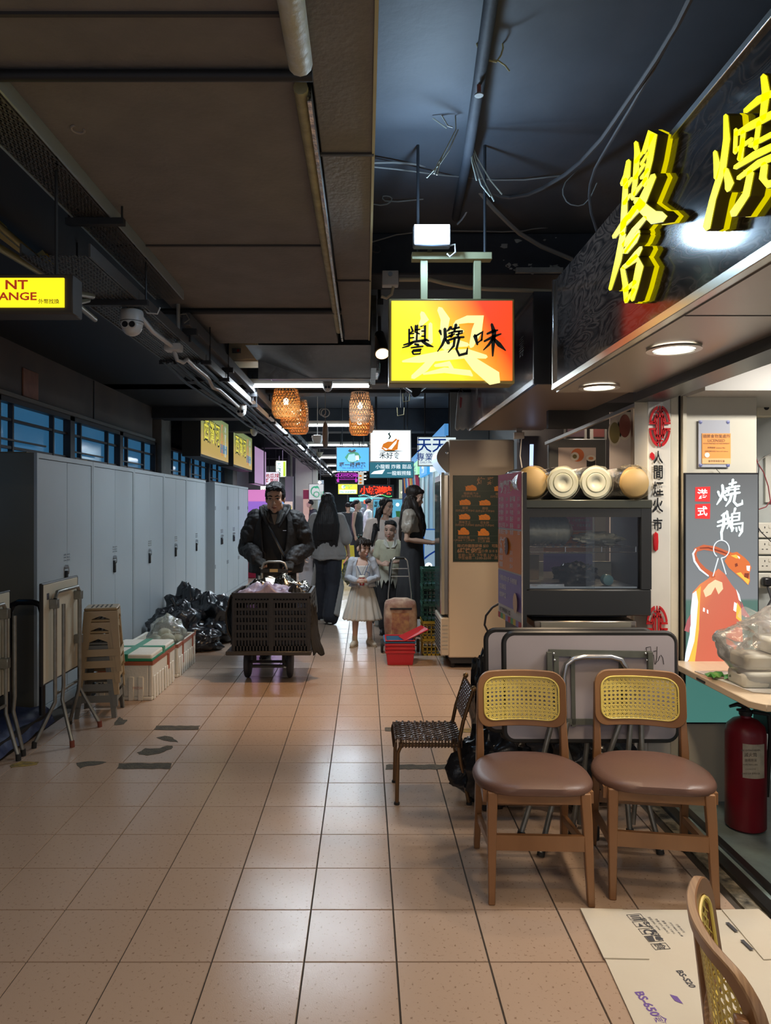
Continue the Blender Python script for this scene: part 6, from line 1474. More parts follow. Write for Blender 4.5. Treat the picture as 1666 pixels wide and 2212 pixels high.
# ---- floral trolley bag
m_flo = mat('floral_fabric', (.24,.12,.09), .8, nz=(11,.95,(.55,.42,.30)))
tb = thing('trolley_bag', 'floral brown shopping trolley bag with a thin metal handle', 'trolley bag', (.36,7.25,0))
def tbf(u, v):
    a = 2*PI*u; c_, s_ = math.cos(a), math.sin(a); e = .5; z = .17+.40*v
    w = .155*(1+.10*math.sin(PI*v)); d_ = .10*(1+.15*math.sin(PI*v))
    k = 1-.5*max(0,(v-.9)/.1)**2
    return V(.36+w*k*math.copysign(abs(c_)**e,c_), 7.28+d_*k*math.copysign(abs(s_)**e,s_), z)
mb = MB(); mb.grid(tbf, 36, 16, True); mb.add([tbf(i/36,1) for i in range(36)], [tuple(range(36))]); mb.build('bag', m_flo, tb, smooth=True)
B(.26,.45,7.165,7.185,.20,.44).build('front_pocket', mat('floral_light', (.50,.30,.14), .8, nz=(16,.9,(.25,.08,.08))), tb, bevel=.01)
B(.25,.47,7.16,7.18,.47,.485).build('zip', m_dark, tb)
for s in (-1,1):
    MB().tube([(.36+s*.135,7.40,.06),(.36+s*.12,7.40,.60),(.36+s*.09,7.41,.86),(.36+s*.078,7.42,.94),(.36+s*.055,7.42,.965),(.36,7.42,.97)], .008, 8).build('handle_tube', m_alu, tb, smooth=True)
    w = MB().lathe([(.02,-.015),(.065,-.013),(.07,0),(.065,.013),(.02,.015)], (.36+s*.185,7.36,.072), 20, axis='x').build('wheel', m_rub, tb, smooth=True)
for z, w_ in ((.78,.10),(.86,.09)): MB().cyl((.36-w_,7.41,z),(.36+w_,7.41,z),.005,n=6).build('cross_tube', m_alu, tb)
MB().cyl((.36-.05,7.42,.97),(.36+.05,7.42,.97),.014,n=8).build('grip', m_rub, tb)
MB().cyl((.17,7.36,.072),(.55,7.36,.072),.006,n=6).build('axle', m_dark, tb)
# ---- shop counter and what stands on it
ct = thing('counter_top', 'pale wood laminate counter top with a cut corner', 'counter', (2.0,3.2,.70))
m_ct = mat('counter_laminate', (.56,.45,.32), .35, nz=(3,.35,(.42,.33,.23),(8,1,1)))
MB().poly([(1.535,3.60),(1.535,2.86),(1.575,2.80),(3.0,2.80),(3.0,3.60)], ((0,0,.695),(1,0,0),(0,1,0)), .030).build('slab', m_ct, ct, bevel=.003)
B(1.531,1.536,3.22,3.30,.703,.712).build('edge_stamp', m_dark, ct)
B(2.1,2.14,2.95,3.0,.006,.695).build('leg', m_dark, ct); B(1.95,2.9,3.4,3.6,.4,.695).build('under_shelf', m_dark, ct); B(2.85,2.9,3.0,3.6,.006,.695).build('side_panel', m_dark, ct)
m_milk = clear('milky_bag', (.98,.98,.97), .03, .18, .26, (.97,.96,.94), (12,.7))
pb = thing('plastic_bag', 'big milky plastic bag full of pale foam boxes on the counter', 'bag', (1.86,3.15,.725))
for i, (x, y, z) in enumerate(((1.68,3.10,.727),(1.85,3.12,.727),(1.70,3.12,.80),(1.86,3.13,.80),(1.80,3.12,.87))):
    MB().box(x-.075,x+.075,y-.07,y+.07,z,z+.066).build('foam_container', mat('container_pale', (.66,.64,.55), .5), pb, bevel=.015, seg=2)
def bagf(u, v):
    p = crumple((1.80,3.13,.86), (.235,.19,.155), 1.6, .28, 21., .05)(u, v); p.z = max(.727, p.z); return p
MB().grid(bagf, 60, 40, True).build('bag_film', m_milk, pb, smooth=True)
MB().grid(lambda u, v: V(1.66+.30*u+.02*math.sin(v*9), 3.10+.10*v+.03*math.sin(u*11), .93+.10*v+.02*math.sin(u*17+v*5)), 24, 8).build('bag_mouth', m_milk, pb, smooth=True)
o = MB(); o.poly([(1.55,3.36),(1.62,2.98),(1.76,2.93),(1.86,3.04),(1.70,3.36)], ((0,0,.7255),(1,0,0),(0,1,0)), .003); o = o.build('paper_sheet', mat('paper_white', (0,0,0)), bevel=.001); tag(setorigin(o,(1.66,3.15,.7255)), 'white paper sheet under the green wrappers on the counter', 'paper')
wr = thing('green_wrappers', 'two crumpled green sweet wrappers on the white paper', 'wrapper', (1.60,3.20,.729))
for (x, y, r) in ((1.578,3.22,.4),(1.635,3.17,-.5)):
    vs = []; fs = []
    for i in range(5):
        for j in range(4):
            p = V(-.035+.0175*i, -.025+.017*j, .006+.024*((i+j) % 2)*(1-abs(j-1.5)/2.5)); c_, s_ = math.cos(r), math.sin(r)
            vs.append(V(x+p.x*c_-p.y*s_, y+p.x*s_+p.y*c_, .730+p.z))
    fs = [(i*4+j,(i+1)*4+j,(i+1)*4+j+1,i*4+j+1) for i in range(4) for j in range(3)]
    w = MB().add(vs, fs).build('wrapper', mat('wrapper_green', (.03,.30,.05), .25, nz=(40,.7,(.25,.45,.10)), spec=.7), wr); sd = w.modifiers.new('s','SOLIDIFY'); sd.thickness = .002
# fire extinguisher
fe = thing('fire_extinguisher', 'dark red fire extinguisher with a paper label under the counter', 'fire extinguisher', (1.775,3.33,.006)); ex = 1.775; ey = 3.33
MB().lathe([(.075,0),(.088,.012),(.088,.44),(.080,.475),(.055,.50),(.025,.512),(.022,.53)], (ex,ey,.008), 32).build('cylinder', mat('extinguisher_red', (.22,.006,.018), .35, nz=(4,.3)), fe, smooth=True)
MB().lathe([(.028,0),(.030,.02),(.018,.03),(.016,.05)], (ex,ey,.53), 16).build('valve', m_dark, fe, smooth=True)
MB().tube([(ex,ey-.01,.575),(ex-.05,ey-.02,.585),(ex-.085,ey-.02,.575)], [.012,.010,.007], 8).build('handle', m_black, fe, smooth=True)
MB().tube([(ex,ey-.01,.555),(ex-.05,ey-.02,.560)], [.009,.006], 8).build('lever', m_black, fe, smooth=True)
MB().tube([(ex+.02,ey-.02,.55),(ex+.09,ey-.03,.54),(ex+.105,ey-.02,.45),(ex+.10,ey,.15)], .010, 8).build('hose', m_rub, fe, smooth=True)
vs = []
for j in range(2):
    for i in range(9): a = -PI/2-.62+1.15*i/8; vs.append(V(ex+.0888*math.cos(a), ey+.0888*math.sin(a), .265+.155*j))
MB().add(vs, [(i,i+1,i+10,i+9) for i in range(8)]).build('label', mat('label_cream', (.50,.45,.36), .6, nz=(30,.4)), fe)
mb = MB()
for s, z, sz in (('FIRE EXTINGUISHER',.395,.010),('滅火筒',.375,.020),('使用方法',.350,.014),('INSPECTION LABEL',.330,.008),('1 2 3 4 5 6 7 8',.310,.008),('拔掉安全針 對準火源',.290,.009)): mb.text(s, ((ex-.025,ey-.0905,z),(1,0,0),(0,0,1)), sz, 0)
mb.build('label_print', mat('print_grey', (.10,.08,.07), .6), fe, kind='stuff')
stool('plastic_stool', (1.90,2.60,.006), .47, mat('stool_tan_dirty', (.42,.33,.20), .45, nz=(5,.5,(.20,.15,.09))), 'dirty tan plastic stool at the right photo edge under the counter', None, .25, 1.)
# sockets, conduit and wires in the recess
def socket(label, cx, cz, y=4.045, plug=False):
    t = thing('wall_socket', label, 'socket', (cx,y,cz), 'white wall sockets in the recess')
    B(cx-.043,cx+.043,y-.03,y,cz-.043,cz+.043).build('plate', mat('socket_white', (.62,.60,.53), .4), t, bevel=.006, seg=2)
    mb = MB()
    for (dx, dz, w, h) in ((0,.016,.004,.010),(-.012,-.012,.009,.004),(.012,-.012,.009,.004)): mb.box(cx+dx-w/2,cx+dx+w/2,y-.032,y-.029,cz+dz-h/2,cz+dz+h/2)
    mb.build('pin_holes', m_dark, t, kind='stuff'); MB().box(cx+.022,cx+.032,y-.034,y-.029,cz+.012,cz+.028).build('switch', mat('socket_white', (0,0,0)), t)
    if plug:
        p_ = B(cx-.028,cx+.022,y-.075,y-.033,cz-.030,cz+.022).build('plug', m_black, t, bevel=.012, seg=2)
        MB().tube([(cx,y-.06,cz-.03),(cx+.01,y-.08,cz-.10),(cx-.03,y-.08,cz-.17),(cx-.08,y-.09,cz-.22)], .006, 6).build('flex', m_cable, p_, smooth=True)
for r in range(4):
    for c_ in range(2):
        px = 1646+33*c_; py = 1145+36*r; p = W(px, py, 4.045)
        socket(['top left','top right','second row left','second row right','third row left','third row right','bottom left','bottom right'][r*2+c_]+' white double pole socket in the shop recess'+(', black plug in it' if r == 3 or (r == 2 and c_ == 0 and False) else ''), p.x, p.z, 4.045, r == 3)
sbx = thing('round_hole_box', 'cream box with a round black cable hole high in the recess', 'box', W(1648,885,4.0))
p = W(1642,884,4.045); B(p.x-.05,p.x+.05,3.98,4.05,p.z-.05,p.z+.05).build('box', m_cream, sbx, bevel=.005); MB().lathe([(0,-.002),(.014,-.002),(.014,.01)], (p.x,3.978,p.z), 16, axis='y').build('hole', m_black, sbx)
MB().tube([(p.x,3.975,p.z),(p.x+.005,3.97,p.z+.05),(p.x+.0,3.98,p.z+.12)], .005, 6).build('cable', m_cable2, sbx)
wi = thing('loose_wires', 'tangle of thin red and black wires down the recess corner', 'wires', W(1645,1050,3.95))
m_rw = mat('wire_red', (.22,.02,.03), .4)
for P, m in ((((1629,975),(1637,1000),(1650,1020),(1660,1050),(1666,1090)),m_rw),(((1633,985),(1640,1010),(1636,1060),(1633,1110),(1640,1150)),m_cable),(((1666,980),(1645,992),(1637,998)),m_cable2),(((1640,1100),(1655,1095),(1666,1080)),m_rw),(((1634,1000),(1634,1060),(1630,1100),(1638,1125)),m_rw),(((1632,1130),(1645,1150),(1666,1170)),m_cable)):
    MB().tube([W(x,y,3.93) for x, y in P], .003, 5).build('wire', m, wi, smooth=True)
o = B(W(1652,0,4.04).x,W(1700,0,4.04).x,4.03,4.045,W(0,1085,4.04).z,W(0,985,4.04).z).build('notice_sheet', mat('notice_pale', (.55,.55,.50), .5)); tag(setorigin(o, W(1660,1035,4.04)), 'pale notice sheet on the recess wall behind the wires', 'notice')
# ---- flattened cardboard on the floor, lower right
m_card = mat('card_white', (.62,.58,.49), .75, nz=(3,.18,(.48,.38,.26)), bump=(40,.1))
cbx = thing('flattened_carton', 'flattened white carton with black and purple print on the floor', 'cardboard', (1.0,2.3,0))
def flat(name, P, z, m, parent=cbx, th=.004): 
    q = [FL(*p) for p in P]; return MB().poly([(a.x,a.y) for a in q][::-1], ((0,0,z),(1,0,0),(0,1,0)), th).build(name, m, parent)
flat('main_panel', [(1254,1967),(1640,1969),(1720,2040),(1720,2330),(1420,2330),(1370,2212),(1310,2080)], .001, m_card)
flat('flap', [(1254,1967),(1345,1969),(1403,2077),(1305,2075)], .0055, m_card)
flat('right_panel', [(1560,1970),(1640,1969),(1720,2040),(1720,2075),(1650,2078)], .0055, m_card)
# print: handling symbols and text running away from the camera
d1 = (FL(1352,1978)-FL(1418,2058)); u_c = -d1.normalized(); v_c = V(0,0,1).cross(u_c)
def cprint(s, px, py, sz, m, bold=0., flip=1): p = FL(px, py)+V(0,0,.0058); return MB().text(s, (p, u_c, v_c), sz, 0, bold, ha='l').build('carton_print', m, cbx)
m_ik = mat('carton_ink', (.06,.06,.07), .7); m_pk = mat('carton_purple', (.16,.09,.35), .7)
p = FL(1352,1978); q = FL(1418,2058); L = (q-p).length
for i in range(5):
    a0_ = p+u_c*(L*i/5+.004)+V(0,0,.0062); w_ = L/5-.01; h_ = .055; F4 = [(0,0),(w_,0),(w_,h_),(0,h_)]
    mb = MB()
    for (x0_,y0_,x1_,y1_) in ((0,0,w_,.002),(0,h_-.002,w_,h_),(0,0,.002,h_),(w_-.002,0,w_,h_)): mb.poly([(x0_,y0_),(x1_,y0_),(x1_,y1_),(x0_,y1_)], (a0_,u_c,v_c))
    if i == 0:
        for k in range(3): mb.poly([(.008+.012*k,.010),(.014+.012*k,.010),(.014+.012*k,.045),(.008+.012*k,.045)], (a0_,u_c,v_c))
    elif i == 1: mb.poly([(.010,.02),(.03,.012),(.03,.028)], (a0_,u_c,v_c)); mb.poly([(.012,.035),(.035,.042),(.033,.046),(.012,.039)], (a0_,u_c,v_c))
    elif i == 2:
        for k in range(10):
            a1_ = 2*PI*k/12; a2_ = 2*PI*(k+1)/12; mb.poly([(.024+.018*math.cos(a1_),.028+.018*math.sin(a1_)),(.024+.018*math.cos(a2_),.028+.018*math.sin(a2_)),(.024+.011*math.cos(a2_),.028+.011*math.sin(a2_)),(.024+.011*math.cos(a1_),.028+.011*math.sin(a1_))], (a0_,u_c,v_c))
    elif i == 3: mb.poly([(.003,.004),(w_-.004,.004),(w_-.004,.025),(.003,.03)], (a0_,u_c,v_c)); mb.poly([(.01,.035),(w_-.01,.032),(w_-.006,.05),(.006,.05)], (a0_,u_c,v_c))
    else:
        mb.text('食', (a0_+u_c*w_*.5+v_c*h_*.5,u_c,v_c), .04, 0)
    mb.build('handling_symbol', m_ik, cbx)
cprint('品名 外賣飯盒', 1388, 1986, .022, m_ik, .02)
for i in range(5): cprint(['型號 SPEC. 650ml','數量 QTY. 300 PCS','重量 G.W. 7.5KG','尺寸 MEAS. 48x38','日期 DATE'][i], 1402+15*i, 1984+4*i, .011, m_ik)
cprint('BS-S20', 1467, 2100, .030, m_ik, .03)
cprint('BS-650', 1380, 2146, .038, m_pk, .03); cprint('食品盒', 1420, 2196, .040, m_pk, .01)
p = FL(1447,2152)+V(0,0,.0062); MB().poly([(0,0),(.03,.0),(.045,.018),(.012,.018)], (p,u_c,v_c)).build('carton_print', m_pk, cbx)
for (px, py) in ((1575,1998),(1607,2036)): p = FL(px, py)+V(0,0,.0101); MB().poly([(0,0),(.055,0),(.055,-.014),(0,-.014)], (p,u_c,v_c)).build('carton_bar', m_ik, cbx)
# ================================================================ PEOPLE
m_skin = mat('skin_tan', (.58,.35,.24), .5, nz=(20,.15,(.38,.19,.13)), bump=(120,.05)); m_skinc = mat('skin_child', (.52,.33,.25), .5, nz=(20,.12,(.46,.25,.19)))
m_skinw = mat('skin_warm', (.50,.31,.22), .5, nz=(20,.12,(.42,.23,.16)))
m_hair = mat('hair_black', (.010,.009,.010), .5, bump=(90,.6,(1,1,.12)), spec=.28); m_hairb = mat('hair_dark_brown', (.018,.012,.009), .5, bump=(90,.6,(1,1,.12)), spec=.3)
m_eyew = mat('eye_white', (.62,.60,.56), .3); m_iris = mat('iris_dark', (.02,.012,.008), .2); m_lip = mat('lip_dull', (.36,.14,.11), .5); m_lipr = mat('lip_soft', (.48,.17,.15), .5)
def limb(mb, pts, rs, n=14):
    mb.tube(pts, rs, n)
    for p, r in zip(pts, rs): mb.ball(p, r*.995, 12, 8)
def loft(mb, secs, n=26, e=.85):
    """stacked rounded sections (x, y, z, rx, ry)"""
    vs = []
    for (x, y, z, rx, ry) in secs:
        for k in range(n):
            a = 2*PI*k/n; c, s = math.cos(a), math.sin(a); vs.append(V(x+rx*math.copysign(abs(c)**e,c), y+ry*math.copysign(abs(s)**e,s), z))
    fs = [(i*n+k,i*n+(k+1)%n,(i+1)*n+(k+1)%n,(i+1)*n+k) for i in range(len(secs)-1) for k in range(n)]+[tuple(range(n-1,-1,-1)),tuple((len(secs)-1)*n+k for k in range(n))]
    mb.add(vs, fs)
def hand(mb, w, d, nrm, s=1., curl=.5, side=1):
    """palm and five unequal fingers; w wrist, d direction, nrm back-of-hand normal, side=+1 thumb towards d x nrm"""
    w = Vector(w); d = Vector(d).normalized(); nrm = Vector(nrm); nrm = (nrm-d*nrm.dot(d)).normalized(); sd = d.cross(nrm)*side
    P = lambda a, b, c: w+d*a*s+sd*b*s+nrm*c*s
    limb(mb, [P(0,0,0),P(.035,.0,0)], [.024*s,.026*s]); 
    for b in (-.022,0,.022): limb(mb, [P(.02,b*.8,0),P(.078,b,0)], [.016*s,.015*s], 10)
    for b, L, r in ((.030,.068,.0088),(.011,.078,.0092),(-.009,.072,.0088),(-.028,.056,.0078)):
        p = P(.082,b,0); ang = 0; pts = [P(.07,b,0), p]; q = p
        for k in range(3):
            ang += curl*(.75 if k == 0 else .95); q = q+(d*math.cos(ang)-nrm*math.sin(ang))*L*s*(.42,.33,.25)[k]; pts.append(q)
        limb(mb, pts, [r*1.1*s,r*1.05*s,r*s,r*.92*s,r*.8*s], 10)
    a = P(.02,.024,-.004); b_ = P(.045,.046,-.014); c = P(.068,.052,-.030-.01*curl); e = P(.086,.044,-.044-.014*curl)
    limb(mb, [a,b_,c,e], [.015*s,.0125*s,.0105*s,.009*s], 10)
def headM(c, yaw, pitch, roll=0): return Matrix.Translation(c) @ Matrix.Rotation(yaw, 4, 'Z') @ Matrix.Rotation(pitch, 4, 'X') @ Matrix.Rotation(roll, 4, 'Y')
def sball(mb, M, c, r, s, n=16, m=10):
    t = MB(); t.ball((0,0,0), 1, n, m); r = (r,)*3 if isinstance(r, (int, float)) else r
    mb.add([V(v.x*r[0]*s+c[0]*s, v.y*r[1]*s+c[1]*s, v.z*r[2]*s+c[2]*s) for v in t.v], t.f, M)
def stube(mb, M, pts, rs, s, n=8):
    t = MB(); limb(t, [V(*p)*s for p in pts], [r*s for r in rs], n); mb.add(t.v, t.f, M)
def head(mb, M, s, fem=0., kid=0.):
    sball(mb, M, (0,.014,.045), (.073+.004*kid,.090,.078), s); sball(mb, M, (0,-.022,-.015), (.060,.062,.082-.012*kid), s)
    sball(mb, M, (0,-.036,-.066+.008*kid), (.042-.004*fem,.040,.036), s); sball(mb, M, (0,-.064,-.092+.014*kid), (.020-.004*fem,.018,.014), s)
    for x in (-1,1):
        sball(mb, M, (x*.038,-.052,-.020), (.024,.024,.024+.006*kid), s); sball(mb, M, (x*.050,-.015,-.055), (.016,.030,.028), s)
        sball(mb, M, (x*.073,.008,-.006), (.009,.019,.031), s, 10, 8); sball(mb, M, (x*.076,.014,.004), (.008,.016,.018), s, 8, 6); sball(mb, M, (x*.011,-.091,-.029), (.0085,.009,.007), s, 8, 6)
        stube(mb, M, [(x*.012,-.084,.026),(x*.032,-.082,.031),(x*.050,-.068,.024)], [.0085,.0090,.0065], s)
        stube(mb, M, [(x*.014,-.082,.000),(x*.032,-.079,-.004),(x*.048,-.066,.001)], [.006,.007,.005], s)
    stube(mb, M, [(0,-.083,.014),(0,-.092,-.006),(0,-.103+.008*kid,-.024)], [.0075,.0085,.0115-.001*fem], s)
    stube(mb, M, [(-.018,-.082,-.052),(0,-.089,-.050),(.018,-.082,-.052)], [.006,.009,.006], s); stube(mb, M, [(-.014,-.080,-.063),(0,-.086,-.065),(.014,-.080,-.063)], [.006,.009,.006], s)
    sball(mb, M, (0,-.045,.055), (.052,.045,.040), s)
def face_parts(t, M, s, lip, fem=0., look=0.):
    for x in (-1,1):
        mb = MB(); sball(mb, M, (x*.031,-.0745,.0125), (.0125,.0115,.0085), s, 12, 8); mb.build('eye', m_eyew, t, smooth=True)
        mb = MB(); sball(mb, M, (x*.031+look*.004,-.0835,.0125), (.0055,.004,.0058), s, 10, 6); mb.build('iris', m_iris, t, smooth=True)
        mb = MB(); stube(mb, M, [(x*.017,-.0835,.0155),(x*.031,-.0880,.0205),(x*.046,-.0770,.0150)], [.0022,.0030,.0020], s, 6); mb.build('eyelid', m_iris, t, smooth=True)
        mb = MB(); stube(mb, M, [(x*.014,-.0905,.034),(x*.032,-.0905,.041-.002*fem),(x*.052,-.073,.034)], [.0038-.001*fem,.0042-.0012*fem,.002], s, 6); mb.build('eyebrow', m_hair, t, smooth=True)
    mb = MB(); stube(mb, M, [(-.021,-.0835,-.0545),(-.008,-.0935,-.0525),(0,-.0945,-.0540),(.008,-.0935,-.0525),(.021,-.0835,-.0545)], [.0015,.0045,.0042,.0045,.0015], s, 8)
    stube(mb, M, [(-.018,-.083,-.0600),(0,-.0930,-.0630),(.018,-.083,-.0600)], [.0018,.0055,.0018], s, 8); mb.build('lips', lip, t, smooth=True)
    mb = MB(); stube(mb, M, [(-.020,-.0865,-.0570),(0,-.0968,-.0572),(.020,-.0865,-.0570)], [.0008,.0013,.0008], s, 6); mb.build('mouth_line', m_iris, t, smooth=True)
def shoe(t, a, d, s, m, lab=None, sole=None):
    """low shoe, a = ankle foot point on the floor, d = toe direction"""
    d = Vector((d[0], d[1], 0)).normalized(); sd = Vector((-d.y, d.x, 0)); a = Vector(a); mb = MB()
    P = lambda f, l, z: a+d*f*s+sd*l*s+V(0,0,z*s)
    limb(mb, [P(-.035,0,.040),P(.03,0,.042),P(.10,0,.036),P(.155,0,.030)], [.040*s,.042*s,.038*s,.028*s]); limb(mb, [P(-.01,0,.05),P(-.005,0,.085)], [.040*s,.036*s])
    o = fuse(mb, 'shoe', m, t, .007*max(s,.8), 4)
    mb = MB(); pts = [(-.075,-.02),(-.08,0),(-.075,.02),(-.03,.038),(.08,.042),(.15,.034),(.185,.0),(.15,-.034),(.08,-.042),(.0,-.036)]
    mb.poly([((a.x+d.x*f*s+sd.x*l*s), (a.y+d.y*f*s+sd.y*l*s)) for f, l in pts][::1], ((0,0,a.z+.0),(1,0,0),(0,1,0)), .014*s); mb.build('sole', sole or m, o)
    mb = MB()
    for k in range(3): mb.tube([P(.045+.022*k,-.022,.074-.010*k),P(.050+.022*k,0,.084-.010*k),P(.045+.022*k,.022,.074-.010*k)], .004*s, 5)
    mb.build('laces', sole or m, o, kind='stuff'); return o
def wr(amp, sc, seed=0., vert=.5):
    return lambda co: amp*(noise.noise(V(co.x*sc, co.y*sc, co.z*sc*vert)+V(seed,seed*2,0)))+amp*.5*abs(noise.noise(V(co.x*sc*2.3, co.y*sc*2.3, co.z*sc*1.6)+V(0,seed,9)))
def figure(t, s, J, skin, vox, fem=0., kid=0., curl=(.6,.6), head_yaw=0., head_pitch=0., head_roll=0., hand_n=None):
    """one continuous body skin. J: joints for a 1.72 m figure, facing local -y"""
    S = lambda p: V(*p)*s; mb = MB(); W_ = 1-.10*fem
    loft(mb, [(0,.0,.86*s,.150*s*W_**.5,.105*s),(0,.0,.95*s,.160*s,.112*s),(0,-.005*s,1.08*s,.132*s*W_,.098*s),(0,-.01*s,1.22*s,.150*s*W_,.110*s),(0,-.005*s,1.33*s,.160*s*W_,.108*s),(0,.005*s,1.41*s,.140*s*W_,.082*s),(0,.01*s,1.455*s,.075*s,.06*s)])
    hc = S(J['head']); hs = s*J.get('hs', 1.)
    limb(mb, [V(0,.012*s,1.40*s), V(hc.x*.6,hc.y*.5+.012*s,1.47*s), hc+V(0,.02*s,-.055*s)], [.060*s*W_,.052*s*W_,.050*s*W_])
    M = headM(hc, head_yaw, head_pitch, head_roll); head(mb, M, hs, fem, kid)
    for i, sd in enumerate(('L','R')):
        x = -1 if sd == 'L' else 1
        sh, el, wt = S(J['sh'+sd]), S(J['el'+sd]), S(J['wr'+sd])
        limb(mb, [sh, sh.lerp(el,.5), el, el.lerp(wt,.35), wt], [.052*s*W_,.044*s*W_,.037*s*W_,.037*s*W_,.025*s*W_])
        limb(mb, [V(sh.x*.4,sh.y,sh.z), sh], [.055*s,.052*s*W_])
        d = (wt-el).normalized() if 'hd'+sd not in J else V(*J['hd'+sd]); nn = V(*J['hn'+sd]) if 'hn'+sd in J else V(x,0,.2)
        hand(mb, wt, d, nn, s*J.get('hns',1.)*(1-.08*fem), curl[i], x if J.get('flip'+sd) is None else -x)
        hp, kn, an = S(J['hp'+sd]), S(J['kn'+sd]), S(J['an'+sd])
        limb(mb, [hp, hp.lerp(kn,.5), kn, kn.lerp(an,.35), an], [.088*s,.074*s,.055*s,.054*s,.036*s])
        fd = V(*J.get('ft'+sd, (x*.15,-1,0))).normalized(); limb(mb, [an+V(0,0,-.03*s), an+fd*.06*s+V(0,0,-.05*s), an+fd*.13*s+V(0,0,-.06*s)], [.036*s,.032*s,.024*s])
    body = fuse(mb, 'body', skin, t, vox, 3, None, .45)
    return body, M, hs
def base_joints(**k):
    J = dict(head=(0,-.02,1.60), shL=(-.175,0,1.40), shR=(.175,0,1.40), elL=(-.22,.02,1.12), elR=(.22,.02,1.12), wrL=(-.23,-.04,.87), wrR=(.23,-.04,.87),
             hpL=(-.085,0,.90), hpR=(.085,0,.90), knL=(-.095,-.01,.49), knR=(.095,-.01,.49), anL=(-.10,.02,.085), anR=(.10,.02,.085)); J.update(k); return J
def torso_cloth(mb, s, zb, zt, k=1.1, dy=.0, wide=0., neck=.07):
    secs = []
    for z, rx, ry in ((.80,.185,.135),(.90,.180,.130),(1.0,.165,.122),(1.10,.158,.118),(1.22,.168,.124),(1.33,.178,.122),(1.40,.165,.100),(1.44,.11,.078)):
        if zb-1e-6 <= z <= zt+1e-6: secs.append((0,dy*s,z*s,(rx+wide*(1.44-z))*s*k/1.1,(ry+wide*.5*(1.44-z))*s*k/1.1))
    loft(mb, secs)
# ---------- the man with the trolley
mx, my = -.875, 7.02
t = thing('person', 'man in an open black jacket and fingerless gloves pushing the loaded trolley', 'person', (0,0,0))
J = base_joints(head=(.005,-.12,1.575), hs=1.17, shL=(-.195,-.02,1.37), shR=(.195,-.02,1.37), elL=(-.265,-.03,1.10), elR=(.265,-.02,1.10), wrL=(-.155,-.25,1.005), wrR=(.165,-.23,.985),
     hnL=(-.1,-.4,1), hnR=(.1,-.4,1), hdL=(.65,-.55,-.35), hdR=(-.10,-.75,-.55), anL=(-.12,.20,.085), anR=(.12,-.10,.085), knL=(-.11,.06,.49), knR=(.11,-.10,.50), hns=1.05)
body, M, hs = figure(t, 1., J, m_skin, .0065, curl=(1.1,1.1), head_pitch=.16)
face_parts(t, M, hs, m_lip)
mb = MB(); sball(mb, M, (0,.026,.068), (.081,.090,.078), hs); sball(mb, M, (0,-.040,.104), (.062,.040,.028), hs)
for x in (-1,1): sball(mb, M, (x*.066,.018,.035), (.018,.05,.045), hs); sball(mb, M, (x*.040,-.066,.096), (.030,.022,.024), hs)
for k in range(11): stube(mb, M, [(-.055+.011*k,-.060,.110),(-.052+.0105*k,-.083,.088+.006*math.sin(k*2.1))], [.012,.006], hs, 6)
fuse(mb, 'hair', m_hair, t, .006, 2, wr(.006, 60, 3, 1))
m_shirt = mat('shirt_charcoal', (.040,.042,.045), .8, nz=(8,.3), bump=(80,.15)); m_jack = mat('jacket_black', (.020,.019,.020), .62, bump=(24,.5), spec=.35); m_glove = mat('glove_black', (.014,.014,.014), .8)
mb = MB(); torso_cloth(mb, 1., .80, 1.40, 1.12); limb(mb, [(0,-.04,1.36),(0,-.03,1.42)], [.10,.085]); fuse(mb, 'shirt', m_shirt, t, .010, 3, wr(.012, 9, 4))
mb = MB()   # shirt collar and open neck
for x in (-1,1): mb.add([V(x*.01,-.135,1.335),V(x*.06,-.10,1.45),V(x*.105,-.045,1.475),V(x*.085,-.12,1.39),V(x*.04,-.14,1.34)], [(0,1,2,3,4) if x > 0 else (4,3,2,1,0)])
c_ = mb.build('collar', mat('collar_grey', (.09,.09,.085), .8), t); sd = c_.modifiers.new('s','SOLIDIFY'); sd.thickness = .008
mb = MB(); mb.poly([(-.03,1.43),(.03,1.43),(.006,1.33),(-.004,1.33)], ((0,-.139,0),(1,0,0),(0,0,1))); mb.build('undershirt', mat('undershirt_tan', (.22,.18,.14), .8), t)
def coat(u, v):
    z = .86+.60*v; g = (.30+.35*v if v > .35 else .30+.05*v); a = -PI/2+g+(2*PI-2*g)*u
    prof = [(.245,.170),(.250,.172),(.245,.168),(.242,.160),(.238,.155),(.225,.145),(.15,.115)]; q = v*6; i = min(5, int(q)); f = q-i
    rx = prof[i][0]*(1-f)+prof[i+1][0]*f; ry = prof[i][1]*(1-f)+prof[i+1][1]*f
    k = 1+.08*noise.noise(V(math.cos(a)*2.5,math.sin(a)*2.5,z*6))+.05*abs(noise.noise(V(math.cos(a)*6,math.sin(a)*6,z*9)))
    return V(rx*k*math.cos(a), ry*k*math.sin(a)-.005, z)
o = MB().grid(coat, 80, 40).build('jacket', m_jack, t, smooth=True); sd = o.modifiers.new('s','SOLIDIFY'); sd.thickness = .010; sd.offset = 1
